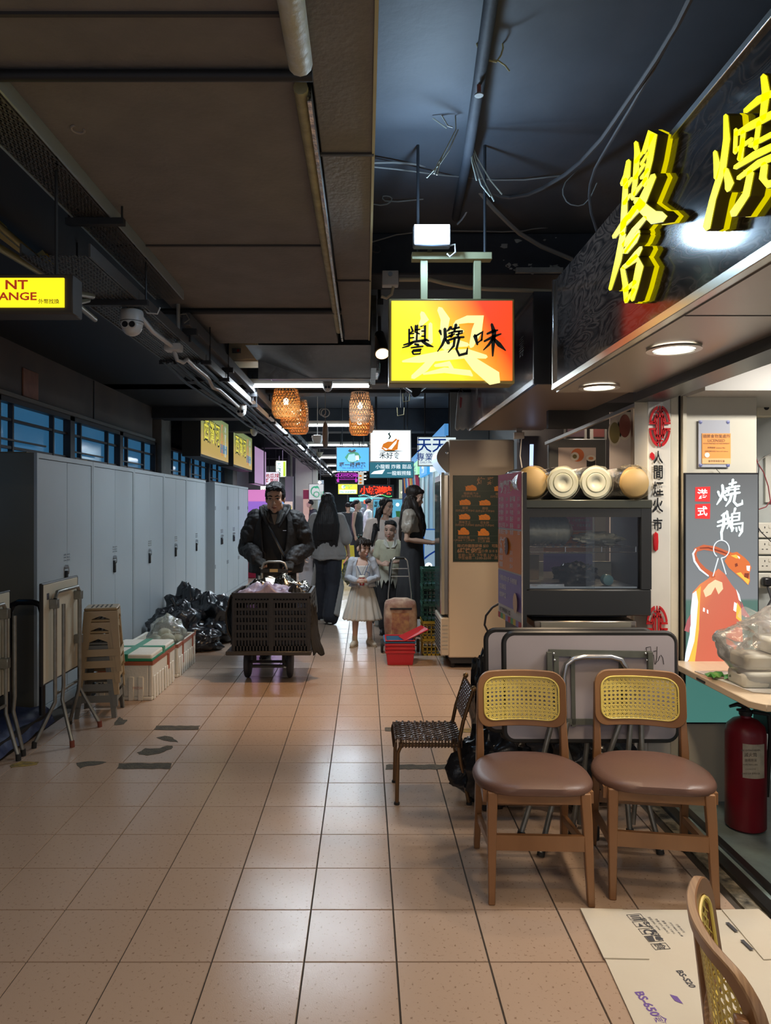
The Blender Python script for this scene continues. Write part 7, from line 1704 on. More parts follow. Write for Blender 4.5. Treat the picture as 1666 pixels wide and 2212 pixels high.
for x, el, wt in ((-1,J['elL'],J['wrL']),(1,J['elR'],J['wrR'])):
    sh = V(x*.190,-.015,1.375); el = V(*el); wt = V(*wt); mb = MB()
    limb(mb, [V(x*.08,0,1.425), sh, sh.lerp(el,.5)+V(x*.02,0,0), el+V(x*.01,.02,0), el.lerp(wt,.5), el.lerp(wt,.90)], [.075,.098,.100,.100,.090,.062])
    fuse(mb, 'sleeve', m_jack, t, .008, 2, wr(.016, 17, 7+x, 1.3))
    mb = MB(); d = V(*J['hd'+('L' if x < 0 else 'R')]).normalized(); wv = wt
    nn = V(*J['hn'+('L' if x < 0 else 'R')]); hand(mb, wv, d, nn, 1.05*1.12, 1.1*.3, x)
    # glove covers palm and finger roots only
    g = MB(); nn = (nn-d*nn.dot(d)).normalized(); sdv = d.cross(nn)*x; Pg = lambda a, b, c: wv+d*a+sdv*b+nn*c
    limb(g, [Pg(-.02,0,0),Pg(.03,0,0)], [.033,.035])
    for b in (-.026,0,.026): limb(g, [Pg(.02,b*.8,0),Pg(.10,b,-.006)], [.023,.021], 10)
    limb(g, [Pg(.02,.026,-.004),Pg(.052,.052,-.016)], [.021,.018], 10); fuse(g, 'glove', m_glove, t, .006, 2)
mb = MB()
for x in (-1,1): mb.tube([V(x*.045,-.165,1.30),V(x*.105,-.135,1.42),V(x*.135,-.06,1.485),V(x*.12,.03,1.50),V(0,.075,1.505)], [.022,.030,.032,.030,.028], 8, flat=.5)
fuse(mb, 'jacket_collar', m_jack, t, .008, 2, wr(.004, 30, 1))
mb = MB(); mb.tube([V(-.12,-.10,1.44),V(-.06,-.165,1.33),V(.02,-.182,1.19),V(.085,-.185,1.06),V(.15,-.16,.96)], .019, 6, flat=.35); mb.build('bag_strap', m_black, t, smooth=True)
MB().tube([V(.075,-.187,1.10),V(.078,-.19,1.0),V(.09,-.187,.93),(.09,-.185,.88)], .0028, 5).build('zip', m_chrome, t)
MB().box(.085,.118,-.172,-.166,1.270,1.276).build('chest_mark', m_chrome, t)
mb = MB(); 
for x in ('L','R'):
    hp, kn, an = V(*J['hp'+x]), V(*J['kn'+x]), V(*J['an'+x]); limb(mb, [hp+V(0,0,.03), hp.lerp(kn,.5), kn, an+V(0,0,.03)], [.115,.105,.085,.075])
loft(mb, [(0,0,.84,.17,.125),(0,0,.98,.165,.12)]); fuse(mb, 'trousers', mat('trousers_black', (.014,.014,.016), .8), t, .011, 2, wr(.012, 12, 5))
m_bsh = mat('shoe_black', (.015,.015,.015), .5)
for x in ('L','R'): an = J['an'+x]; shoe(t, (an[0], an[1]-.02, 0), (-.1 if x == 'L' else .1,-1), 1.05, m_bsh)
t.location = (mx, my, 0)
# ---------- trolley with crates pushed by the man
tr = thing('hand_trolley', 'folding hand trolley on two wheels carrying the black crate', 'trolley', (-.86,6.3,0))
def cx(px, Y): return (px-VX)*Y/FPX
B(cx(487,6.0),cx(672,6.0),6.0,6.68,.250,.285).build('platform', mat('platform_dark', (.035,.032,.028), .5), tr, bevel=.006)
for px in (533,625):
    x = cx(px,6.2); w = MB(); w.lathe([(.03,-.024),(.125,-.022),(.137,-.014),(.140,0),(.137,.014),(.125,.022),(.03,.024)], (x,6.28,.140), 28, axis='x'); w.build('wheel', mat('wheel_blue_black', (.018,.025,.04), .6), tr, smooth=True)
MB().cyl((cx(533,6.2),6.28,.14),(cx(625,6.2),6.28,.14),.012,n=8).build('axle', m_dark, tr)
for px in (547,611): x = cx(px,6.2); MB().bar((x,6.28,.13),(x,6.28,.25),.03,.03).build('bracket', m_dark, tr)
B(cx(545,6.1),cx(613,6.1),6.08,6.12,.130,.150).build('front_bar', m_dark, tr)
xa, xb = cx(562,6.62), cx(621,6.62)
for x in (xa-.012,xb+.012): MB().cyl((x,6.66,.28),(x,6.66,.86),.013,n=10).build('lower_tube', m_alu, tr, smooth=True)
MB().tube([(xa+.012,6.66,.60),(xa+.012,6.66,.93),(xa+.03,6.66,.975),(xa+.07,6.66,.988),(xb-.07,6.66,.988),(xb-.03,6.66,.975),(xb-.012,6.66,.93),(xb-.012,6.66,.60)], .0115, 10).build('handle', mat('handle_grey', (.42,.40,.36), .35, .7), tr, smooth=True)
B(xa-.0,xb+.0,6.645,6.675,.885,.92).build('cross_plate', m_dark, tr, bevel=.004); B((xa+xb)/2-.04,(xa+xb)/2+.035,6.640,6.646,.893,.922).build('yellow_tag', mat('tag_yellow', (.65,.50,.25), .5), tr)
# black crate
cx0, cx1 = cx(501,5.98), cx(668,5.98); m_crb = mat('crate_black', (.016,.016,.017), .42, bump=(40,.15))
ck = thing('black_crate', 'large black slotted plastic crate standing on the hand trolley', 'crate', ((cx0+cx1)/2,6.2,.287)); zc0, zc1 = .287, .775
def slotwall(ax, fixed, a0_, a1_, name):
    mb = MB(); th = .010
    def bx(u0, u1, w0, w1, d=th):
        if ax == 'y': mb.box(u0,u1,fixed-d/2,fixed+d/2,w0,w1)
        else: mb.box(fixed-d/2,fixed+d/2,u0,u1,w0,w1)
    bx(a0_,a1_,zc1-.045,zc1,.022); bx(a0_,a1_,zc1-.06,zc1-.045); bx(a0_,a1_,zc0,zc0+.04)
    for z in (zc0+.10,zc0+.165,zc0+.23,zc0+.29,zc0+.35,zc0+.415): bx(a0_,a1_,z-.011,z+.011,.014)
    n = int((a1_-a0_)/.026)
    for i in range(n+1): u = a0_+(a1_-a0_)*i/n; bx(u-.006,u+.006,zc0,zc1-.05)
    for f in (.0,.5,1.0): u = a0_+(a1_-a0_)*f; bx(u-.02 if f else u, u+.02 if f < 1 else u, zc0, zc1-.03, .018)
    mb.build(name, m_crb, ck)
slotwall('y',6.02,cx0,cx1,'front_wall'); slotwall('y',6.56,cx0,cx1,'rear_wall'); slotwall('x',cx0,6.02,6.56,'side_wall'); slotwall('x',cx1,6.02,6.56,'side_wall')
B(cx0,cx1,6.02,6.56,zc0,zc0+.012).build('base', m_crb, ck); B(cx0+.02,cx1-.02,6.05,6.54,zc0+.012,zc1-.15).build('liner', m_bin, ck)  # black box added inside so the slots look dark
def heap(name, label, x0, x1, y0, y1, z0, h, m, seed, cat='bag'):
    def f(u, v):
        e = (max(0,math.sin(PI*u))**.3)*(max(0,math.sin(PI*v))**.3); x = x0+(x1-x0)*u; y = y0+(y1-y0)*v
        return V(x, y, z0+h*e*(.75+.7*noise.noise(V(x*9+seed,y*9,seed)))+.02*abs(noise.noise(V(x*30,y*30,seed))))
    o = MB().grid(f, 50, 40).build(name, m, smooth=True); return tag(setorigin(o, ((x0+x1)/2,(y0+y1)/2,z0)), label, cat)
m_pp = mat('bag_purple', (.13,.11,.22), .4, nz=(7,.8,(.42,.38,.48)), bump=(30,.5)); m_silver = mat('foil_bag', (.55,.50,.42), .16, 1., bump=(26,1.))
heap('purple_bag', 'crumpled purple and lilac plastic bags filling the front of the crate', cx0+.015, cx1-.11, 6.035, 6.30, zc1-.045, .12, m_pp, 3.)
heap('black_bag', 'small black crumpled bag at the right end of the crate', cx1-.20, cx1-.02, 6.05, 6.30, zc1-.03, .10, m_bin, 8.)
heap('foil_bag', 'shiny gold and silver foil bag behind the purple bags in the crate', cx0+.03, cx1-.02, 6.28, 6.55, zc1-.04, .17, m_silver, 5.)
ja = thing('draped_jacket', 'black cloth draped over the left side of the crate', 'cloth', (cx0-.04,6.3,.3))
def dr(u, v): return V(cx0-.02-.075*math.sin(PI*min(1,v*1.1))*(.6+.4*u)+.012*noise.noise(V(u*6,v*6,0)), 6.02+.5*u, .34+.42*(1-v)+.02*noise.noise(V(u*5,v*2,5)))
o = MB().grid(dr, 30, 26).build('cloth', mat('cloth_black', (.011,.011,.012), .9, bump=(30,.3)), ja, smooth=True); sd = o.modifiers.new('s','SOLIDIFY'); sd.thickness = .008
jb = thing('draped_jacket', 'black cloth tail hanging off the right side of the crate', 'cloth', (cx1+.04,6.3,.3))
def dr2(u, v): w = .035+.05*v; return V(cx1+.015+.055*v*v+(u-.5)*w+.01*noise.noise(V(u*7,v*7,3)), 6.10+.10*u+.05*math.sin(v*5), .66-.42*v+.02*math.sin(u*6))
o = MB().grid(dr2, 20, 26).build('cloth', mat('cloth_black', (0,0,0)), jb, smooth=True); sd = o.modifiers.new('s','SOLIDIFY'); sd.thickness = .010
# ---------- woman walking away in a grey shirt
def longhair(t, M, hs, m, top, secs, seed, vox=.009, strands=16):
    """secs: (x,y,z,rx,ry) in figure space for the falling hair"""
    mb = MB(); sball(mb, M, (0,.020,.055), (.094,.102,.088), hs)
    loft(mb, secs, 24, .8)
    rnd = random.Random(seed); x0, y0, z0, rx, ry = secs[0]
    for k in range(strands):
        f = -1+2*k/(strands-1); q = rnd.random(); mb.tube([V(x0+rx*f*.82,y0+ry*.2,z0+.10),V(x0+rx*f*.88,y0+ry*.3,z0-.02),V(x0+rx*f*.86+rnd.uniform(-.02,.02),y0,z0-.06-.12*q)], [.020,.016,.004], 6)
    return fuse(mb, 'hair', m, t, vox, 2, lambda co: .006*noise.noise(V(co.x*70,co.y*70,co.z*5))+.004*noise.noise(V(co.x*25,co.y*25,co.z*3)))
s = .97
t = thing('person', 'woman with very long black hair in a loose grey shirt walking away from the camera', 'person', (0,0,0))
J = base_joints(head=(0,-.02,1.60), elR=(.26,.03,1.11), wrR=(.31,-.05,.90), elL=(-.25,.05,1.12), wrL=(-.28,-.05,.92), hdR=(.1,-.2,-1), hdL=(-.1,-.3,-1), anR=(.085,-.18,.085), knR=(.10,-.12,.49), anL=(-.05,.24,.11), knL=(-.075,.04,.48))
# built facing -y; the root is turned to face away
body, M, hs = figure(t, s, J, m_skinw, .008, fem=1., curl=(.5,.7))
longhair(t, M, hs, m_hair, 0, [(.02,.115,1.10*s,.165,.05),(.02,.125,1.20*s,.175,.055),(.01,.12,1.32*s,.170,.065),(0,.09,1.44*s,.140,.078),(0,.05,1.54*s,.112,.092),(0,.02,1.60*s,.098,.098),(0,.01,1.67*s,.065,.07)], 4)
mb = MB(); torso_cloth(mb, s, .90, 1.44, 1.16, .0, .10)
for x in (-1,1): sh = V(x*.165,0,1.395)*s; el = V(*(J['elR'] if x > 0 else J['elL']))*s; limb(mb, [V(x*.06,0,1.42)*s, sh, el+V(0,0,.0)], [.07*s,.080*s,.078*s])
loft(mb, [(0,.0,.845*s,.235*s,.165*s),(0,.0,.95*s,.222*s,.155*s),(0,0,1.1*s,.205*s,.145*s),(0,0,1.25*s,.195*s,.14*s)])
fuse(mb, 'shirt', mat('shirt_grey', (.25,.24,.235), .85, nz=(5,.25), bump=(60,.1)), t, .011, 3, wr(.022, 7, 11, .35))
mb = MB()
for x in ('L','R'):
    hp, kn, an = V(*J['hp'+x])*s, V(*J['kn'+x])*s, V(*J['an'+x])*s; limb(mb, [hp+V(0,0,.02), hp.lerp(kn,.5), kn, kn.lerp(an,.6), an+V(0,0,.0)], [.12*s,.112*s,.105*s,.108*s,.112*s])
fuse(mb, 'wide_trousers', mat('trousers_navy', (.013,.015,.024), .8), t, .011, 2, wr(.016, 9, 6, .3))
mb = MB()
for x in (1,-1):
    an = V(*(J['anR'] if x > 0 else J['anL']))*s; k = V(x*.09,.0,.48)*s
    mb.tube([V(x*.16,.03,.80)*s, k+V(x*.10,.07,0), an+V(x*.08,.10,.02)], [.02,.045,.050], 10, flat=.35)
fuse(mb, 'side_panel', mat('panel_grey', (.26,.25,.24), .8), t, .009, 2)
m_snk = mat('sneaker_white', (.50,.48,.43), .6, nz=(14,.2)); m_sole = mat('sneaker_sole', (.56,.55,.50), .6)
for x in ('L','R'): an = J['an'+x]; shoe(t, (an[0]*s, (an[1]-.0)*s, .0 if x == 'R' else .02), (0,-1), .98, m_snk, sole=m_sole)
t.location = (cx(708,9.35), 9.35, 0); t.rotation_euler = (0,0,PI)
o = MB().grid(crumple((0,0,0), (.10,.05,.15), 3, .35, 31.), 24, 18, True).build('camouflage_bag', mat('camo', (.05,.06,.035), .8, nz=(26,1.,(.30,.30,.20))), smooth=True)
o.location = (cx(757,9.3), 9.2, .66); tag(o, 'small green camouflage bag hanging from the walking woman\'s hand', 'bag')
o = MB().grid(lambda u, v: V(-.12+.24*u, .02*math.sin(u*5), .42*v), 10, 8).build('white_bag', mat('bag_white', (.60,.56,.58), .6), smooth=True); sd = o.modifiers.new('s','SOLIDIFY'); sd.thickness = .05
o.location = (cx(668,9.6), 9.55, .42); tag(o, 'white paper bag held at the walking woman\'s left side', 'bag')
# ---------- little girl with a cup
s = .655
t = thing('person', 'little girl in a white skirt and pale blue cardigan drinking from a red cup', 'person', (0,0,0))
J = base_joints(head=(.01,-.03,1.60), hs=1.32, elL=(-.235,-.01,1.13), elR=(.245,-.01,1.13), wrL=(-.085,-.225,1.085), wrR=(.075,-.215,1.09), hdL=(.85,-.45,.1), hdR=(-.85,-.45,.1), hnL=(-.35,-.9,.2), hnR=(.35,-.9,.2),
     anL=(-.125,.0,.10), anR=(.125,.06,.10), knL=(-.11,-.01,.49), knR=(.11,.0,.49), ftL=(-.2,-1,0), ftR=(.5,-1,0), hns=1.05)
body, M, hs = figure(t, s, J, m_skinc, .0055, fem=.6, kid=1., curl=(.8,.8), head_yaw=.62, head_pitch=.10)
face_parts(t, M, hs, m_lipr, 1.)
mb = MB(); sball(mb, M, (0,.026,.062), (.083,.092,.080), hs); sball(mb, M, (0,.05,.02), (.072,.062,.07), hs)
for k in range(12): f = -1+2*k/11; stube(mb, M, [(.050*f,-.050,.115),(.062*f,-.082,.080),(.064*f,-.090+.03*f*f,.045+.012*math.sin(k*1.7))], [.014,.010,.003], hs, 6)
for x in (-1,1): stube(mb, M, [(x*.072,-.03,.06),(x*.076,-.045,.0),(x*.068,-.050,-.05)], [.012,.007,.003], hs, 6)
sball(mb, M, (-.03,.05,.15), (.03,.03,.028), hs); fuse(mb, 'hair', m_hairb, t, .005, 2, wr(.004, 80, 3, .4))
mb = MB(); sball(mb, M, (-.052,.035,.142), (.016,.012,.014), hs); sball(mb, M, (-.008,.04,.16), (.016,.012,.012), hs); mb.build('hair_clip', mat('clip_green', (.02,.07,.06), .3), t, smooth=True)
mb = MB(); torso_cloth(mb, s, 1.0, 1.33, 1.08); fuse(mb, 'vest', mat('vest_white', (.60,.58,.56), .8), t, .007, 2)
m_card2 = mat('cardigan_pale', (.42,.44,.48), .85, bump=(120,.2))
def cardi(u, v):
    z = (.98+.45*v)*s; g = .45+.35*v; a = -PI/2+g+(2*PI-2*g)*u; fl = max(0, .25-v)*.5
    rx = (.175+fl*.35-.02*v+(-.05*max(0,(v-.8)/.2)))*s; ry = (.135+fl*.3-.03*max(0,(v-.8)/.2))*s; k = 1+.04*noise.noise(V(math.cos(a)*3,math.sin(a)*3,v*6))+.05*fl*4*math.sin(a*14)
    return V(rx*k*math.cos(a), ry*k*math.sin(a), z)
o = MB().grid(cardi, 60, 24).build('cardigan', m_card2, t, smooth=True); sd = o.modifiers.new('s','SOLIDIFY'); sd.thickness = .006; sd.offset = 1
for x in ('L','R'):
    X = -1 if x == 'L' else 1; mb = MB(); sh = V(X*.165,0,1.40)*s; el = V(*J['el'+x])*s; wt = V(*J['wr'+x])*s
    limb(mb, [V(X*.09,0,1.41)*s, sh, sh.lerp(el,.5), el, el.lerp(wt,.5), el.lerp(wt,.88)], [.055*s,.070*s,.066*s,.060*s,.058*s,.052*s]); fuse(mb, 'sleeve', m_card2, t, .006, 2, wr(.006, 25, 3))
mb = MB(); mb.tube([V(.02,-.142,1.13)*s,V(.06,-.15,1.25)*s,V(.10,-.12,1.36)*s], .006*s, 5); mb.tube([V(.02,-.142,1.13)*s,V(-.03,-.15,1.20)*s,V(-.09,-.13,1.33)*s], .006*s, 5); mb.tube([V(.05,-.15,1.24)*s,V(.11,-.15,1.22)*s,V(.12,-.15,1.15)*s], .007*s, 5)
mb.build('blue_trim', mat('trim_blue', (.10,.14,.24), .7), t)
m_skt = mat('skirt_tulle', (.55,.52,.46), .9, nz=(6,.12))
def skirt(u, v):
    a = 2*PI*u; z = (1.06-.62*v)*s; r = (.13+.175*v**.8)*s; k = 1+(.03+.05*v)*math.sin(a*17+2*math.sin(a*3))+.03*noise.noise(V(math.cos(a)*3,math.sin(a)*3,v*3)); e = .004*math.sin(a*40)*(v > .95)
    return V(r*k*math.cos(a), r*k*.8*math.sin(a), z+e)
o = MB().grid(skirt, 140, 24, True).build('skirt', m_skt, t, smooth=True); sd = o.modifiers.new('s','SOLIDIFY'); sd.thickness = .004
m_cs = mat('child_sneaker', (.48,.42,.33), .7, nz=(14,.2))
for x in ('L','R'): an = J['an'+x]; shoe(t, (an[0]*s, an[1]*s-.01, 0), (-.25 if x == 'L' else .45,-1), .82, m_cs, sole=mat('sole_tan', (.40,.33,.24), .7))
for x in ('L','R'): an = V(*J['an'+x])*s; MB().tube([an+V(0,0,-.01),an+V(0,0,.045)], [.030,.028], 12).build('sock', mat('sock_cream', (.50,.42,.33), .8), t, smooth=True)
gx, gy = cx(783,7.72), 7.72; t.location = (gx, gy, 0)
cu = thing('paper_cup', 'red and white paper cup with a cream lid and a straw in the girl\'s hands', 'cup', (0,0,0)); cc_ = V(-.008,-.205,1.02)*s
MB().lathe([(.024,0),(.034,.085)], cc_, 20).build('cup', mat('cup_red', (.55,.02,.04), .4), cu, smooth=True); MB().lathe([(.036,0),(.037,.012),(.030,.020),(.0,.022)], cc_+V(0,0,.083), 20).build('lid', mat('lid_cream', (.66,.62,.52), .4), cu, smooth=True)
MB().tube([cc_+V(0,0,.10), cc_+V(.012,-.01,.15), cc_+V(.055,.0,.23)], .003, 6).build('straw', clear('straw_clear', (.9,.9,.9), .4, .1, .5), cu); MB().box(cc_.x-.010,cc_.x+.010,cc_.y-.033,cc_.y-.028,cc_.z+.01,cc_.z+.04).build('white_mark', m_white, cu)
cu.location = (gx, gy, 0)
# ---------- boy
s = .76
t = thing('person', 'young boy with short hair in a pale green polo shirt, holding a folded umbrella', 'person', (0,0,0))
J = base_joints(head=(0,-.02,1.60), hs=1.22, elL=(-.21,-.02,1.13), wrL=(-.13,-.23,1.10), elR=(.235,0,1.13), wrR=(.10,-.22,1.13), hdR=(-.8,-.5,.1), hnR=(.2,-.5,1), hdL=(.5,-.7,.1))
body, M, hs = figure(t, s, J, m_skinc, .0065, kid=1., curl=(.7,1.), head_yaw=-.28, head_pitch=.08, head_roll=.05)
face_parts(t, M, hs, m_lipr)
mb = MB(); sball(mb, M, (0,.026,.066), (.080,.088,.076), hs); sball(mb, M, (0,.055,.03), (.066,.055,.06), hs)
for k in range(9): f = -1+2*k/8; stube(mb, M, [(.050*f,-.035,.120),(.056*f,-.066,.100)], [.014,.008], hs, 6)
fuse(mb, 'hair', m_hair, t, .006, 2, wr(.003, 80, 3, 1))
m_polo = mat('polo_green', (.42,.41,.30), .8, bump=(90,.1)); mb = MB(); torso_cloth(mb, s, .90, 1.44, 1.10, 0, .03)
for x in ('L','R'): X = -1 if x == 'L' else 1; sh = V(X*.165,0,1.395)*s; el = V(*J['el'+x])*s; limb(mb, [V(X*.07,0,1.41)*s, sh, sh.lerp(el,.62)], [.06*s,.070*s,.075*s])
fuse(mb, 'polo_shirt', m_polo, t, .008, 2, wr(.008, 12, 2))
mb = MB()
for X in (-1,1): mb.add([V(X*.01,-.125,1.34)*s,V(X*.055,-.10,1.45)*s,V(X*.095,-.03,1.48)*s,V(X*.10,-.09,1.40)*s,V(X*.06,-.14,1.35)*s], [(0,1,2,3,4) if X > 0 else (4,3,2,1,0)])
o = mb.build('collar', mat('collar_pale', (.50,.50,.44), .8), t); sd = o.modifiers.new('s','SOLIDIFY'); sd.thickness = .006
mb = MB(); sh = V(.165,0,1.395)*s; el = V(*J['elR'])*s; mb.tube([sh.lerp(el,.60), sh.lerp(el,.95)], [.079*s,.076*s], 14); mb.build('sleeve_band', mat('band_navy', (.02,.025,.045), .8), t, smooth=True)
mb = MB()   # jagged pale wrap over dark trousers
for k in range(18):
    a0_, a1_ = 2*PI*k/18, 2*PI*(k+1)/18; P = lambda a, z, r: V(r*.17*math.cos(a)*s, r*.135*math.sin(a)*s, z*s); am = (a0_+a1_)/2
    mb.add([P(a0_,1.0,1.15),P(a1_,1.0,1.15),P(a1_,.86,1.25),P(am,.80-.04*(k % 3),1.28),P(a0_,.86,1.25)], [(0,4,3,2,1)])
o = mb.build('jagged_hem', mat('hem_pale', (.42,.41,.34), .8), t); sd = o.modifiers.new('s','SOLIDIFY'); sd.thickness = .005
mb = MB()
for x in ('L','R'): hp, kn, an = V(*J['hp'+x])*s, V(*J['kn'+x])*s, V(*J['an'+x])*s; limb(mb, [hp+V(0,0,.02), hp.lerp(kn,.5), kn, an+V(0,0,.02)], [.115*s,.105*s,.09*s,.08*s])
loft(mb, [(0,0,.84*s,.165*s,.12*s),(0,0,.98*s,.16*s,.115*s)]); fuse(mb, 'trousers', mat('trousers_black', (0,0,0)), t, .009, 2, wr(.01, 12, 5))
for x in ('L','R'): an = J['an'+x]; shoe(t, (an[0]*s, an[1]*s, 0), (-.2 if x == 'L' else .2,-1), .88, m_bsh)
bx_, by_ = cx(843,8.45), 8.45; t.location = (bx_, by_, 0); t.rotation_euler = (0,0,.0)
um = thing('folded_umbrella', 'folded black umbrella held in the boy\'s hand', 'umbrella', (bx_-.0,by_-.2,.55)); MB().tube([(bx_+.0,by_-.235,.86),(bx_-.005,by_-.235,.80),(bx_-.01,by_-.235,.56)], [.018,.020,.010], 10).build('canopy', m_dark, um, smooth=True); MB().cyl((bx_+.0,by_-.235,.84),(bx_+.0,by_-.235,.90),.008).build('handle', m_black, um)
# ---------- mother behind
s = .93
t = thing('person', 'woman in a cream blouse with long black hair looking to the right behind the children', 'person', (0,0,0))
J = base_joints(head=(.03,-.02,1.60), elL=(-.23,.0,1.13), wrL=(-.14,-.20,1.02), elR=(.22,0,1.13), wrR=(.14,-.18,1.0), hdL=(.5,-.6,-.2), hdR=(-.5,-.6,-.2))
body, M, hs = figure(t, s, J, m_skinw, .0075, fem=1., curl=(.6,.6), head_yaw=.85, head_pitch=.06)
face_parts(t, M, hs, m_lipr, 1.)
mb = MB(); sball(mb, M, (0,.026,.064), (.082,.092,.078), hs); sball(mb, M, (0,-.03,.10), (.06,.045,.025), hs)
for x in (-1,1): stube(mb, M, [(x*.045,-.045,.10),(x*.074,-.020,.04),(x*.080,.02,-.04)], [.02,.018,.018], hs, 8)
limb(mb, [V(-.06,.02,1.56)*s,V(-.10,-.02,1.42)*s,V(-.13,-.15,1.28)*s,V(-.16,-.185,1.16)*s,V(-.17,-.18,1.07)*s], [.05,.040,.034,.024,.010]); limb(mb, [V(.05,.05,1.55)*s,V(.04,.10,1.40)*s,V(.03,.12,1.22)*s], [.06,.065,.04])
limb(mb, [V(-.07,-.04,1.50)*s,V(-.08,-.11,1.36)*s,V(-.06,-.13,1.22)*s], [.02,.016,.006])
fuse(mb, 'hair', m_hair, t, .007, 2, lambda co: .004*noise.noise(V(co.x*70,co.y*70,co.z*6)))
m_bl = mat('blouse_cream', (.66,.56,.50), .8, nz=(6,.15)); mb = MB(); torso_cloth(mb, s, .90, 1.44, 1.14, 0, .05)
for x in ('L','R'): X = -1 if x == 'L' else 1; sh = V(X*.165,0,1.395)*s; el = V(*J['el'+x])*s; wt = V(*J['wr'+x])*s; limb(mb, [V(X*.07,0,1.41)*s, sh, sh.lerp(el,.5), el, el.lerp(wt,.7)], [.065*s,.078*s,.082*s,.080*s,.062*s])
fuse(mb, 'blouse', m_bl, t, .009, 2, wr(.018, 9, 8, .4))
mb = MB(); 
for x in ('L','R'): hp, kn, an = V(*J['hp'+x])*s, V(*J['kn'+x])*s, V(*J['an'+x])*s; limb(mb, [hp, kn, an], [.115*s,.095*s,.085*s])
fuse(mb, 'trousers', mat('trousers_black', (0,0,0)), t, .012, 2)
for x in ('L','R'): an = J['an'+x]; shoe(t, (an[0]*s, an[1]*s, 0), (0,-1), .93, mat('shoe_grey', (.25,.23,.20), .7))
t.location = (cx(830,9.05), 9.05, 0)
# ---------- woman in a dark pinafore, in profile at the right
s = 1.0
t = thing('person', 'tall long haired woman in a dark pinafore dress facing the stalls on the right', 'person', (0,0,0))
J = base_joints(head=(0,-.03,1.60), shL=(-.16,.0,1.40), shR=(.16,0,1.40), elL=(-.20,.02,1.14), wrL=(-.10,-.24,1.10), elR=(.20,.03,1.125), wrR=(.13,-.22,1.09), hdL=(.3,-.9,.1), hdR=(-.2,-1,.05), hnL=(0,-.2,1), hnR=(0,-.2,1))
body, M, hs = figure(t, s, J, m_skinw, .0075, fem=1., curl=(.6,.8), head_pitch=.28)
face_parts(t, M, hs, m_lipr, 1.)
mb = MB(); sball(mb, M, (0,.026,.064), (.086,.098,.084), hs); sball(mb, M, (0,-.045,.09), (.06,.045,.035), hs)
loft(mb, [(0,.11,1.12,.09,.025),(0,.105,1.20,.11,.040),(0,.085,1.32,.12,.060),(0,.055,1.44,.11,.075),(0,.02,1.53,.095,.085),(0,-.005,1.60,.085,.085),(0,-.01,1.67,.05,.05)])
for x in (-1,1): limb(mb, [V(x*.075,-.02,1.60),V(x*.085,-.06,1.50),V(x*.09,-.10,1.38),V(x*.085,-.12,1.26),V(x*.075,-.12,1.17)], [.03,.034,.036,.028,.012])
fuse(mb, 'hair', mat('hair_dark_brown', (0,0,0)), t, .008, 2, lambda co: .008*noise.noise(V(co.x*45,co.y*45,co.z*8))+.006*noise.noise(V(co.x*14,co.y*14,co.z*14)))
m_bls = mat('blouse_shiny', (.36,.31,.25), .4, nz=(14,.4), bump=(30,.4)); mb = MB(); torso_cloth(mb, s, 1.22, 1.44, 1.08)
for X in (-1,1): limb(mb, [V(X*.08,0,1.41), V(X*.165,0,1.40), V(X*.195,.01,1.27)], [.06,.078,.072])
fuse(mb, 'blouse', m_bls, t, .008, 2, wr(.012, 22, 5, .6))
m_pin = mat('pinafore_dark', (.030,.030,.033), .85, nz=(9,.4), bump=(50,.2))
def pin(u, v):
    a = 2*PI*u; z = 1.36-1.10*v; pr = [(.150,.115),(.150,.12),(.15,.118),(.165,.13),(.19,.15),(.205,.165),(.215,.175),(.225,.185)]; q = v*7; i = min(6,int(q)); f = q-i
    rx = pr[i][0]*(1-f)+pr[i+1][0]*f; ry = pr[i][1]*(1-f)+pr[i+1][1]*f; k = 1.02+(.05*max(0,v-.3))*math.sin(a*13+math.sin(a*2))+.02*noise.noise(V(math.cos(a)*3,math.sin(a)*3,v*6)); return V(rx*k*math.cos(a), ry*k*math.sin(a), z)
o = MB().grid(pin, 90, 30, True).build('pinafore', m_pin, t, smooth=True); sd = o.modifiers.new('s','SOLIDIFY'); sd.thickness = .006
for X in (-1,1): MB().tube([V(X*.09,-.125,1.34),V(X*.10,-.06,1.46),V(X*.10,.06,1.46),V(X*.09,.12,1.34)], .018, 6, flat=.3).build('strap', m_pin, t, smooth=True)
for x in ('L','R'): an = J['an'+x]; shoe(t, (an[0], an[1], 0), (0,-1), .95, mat('shoe_grey', (0,0,0)))
t.location = (cx(890,8.1), 8.1, 0); t.rotation_euler = (0,0,PI/2-.25)
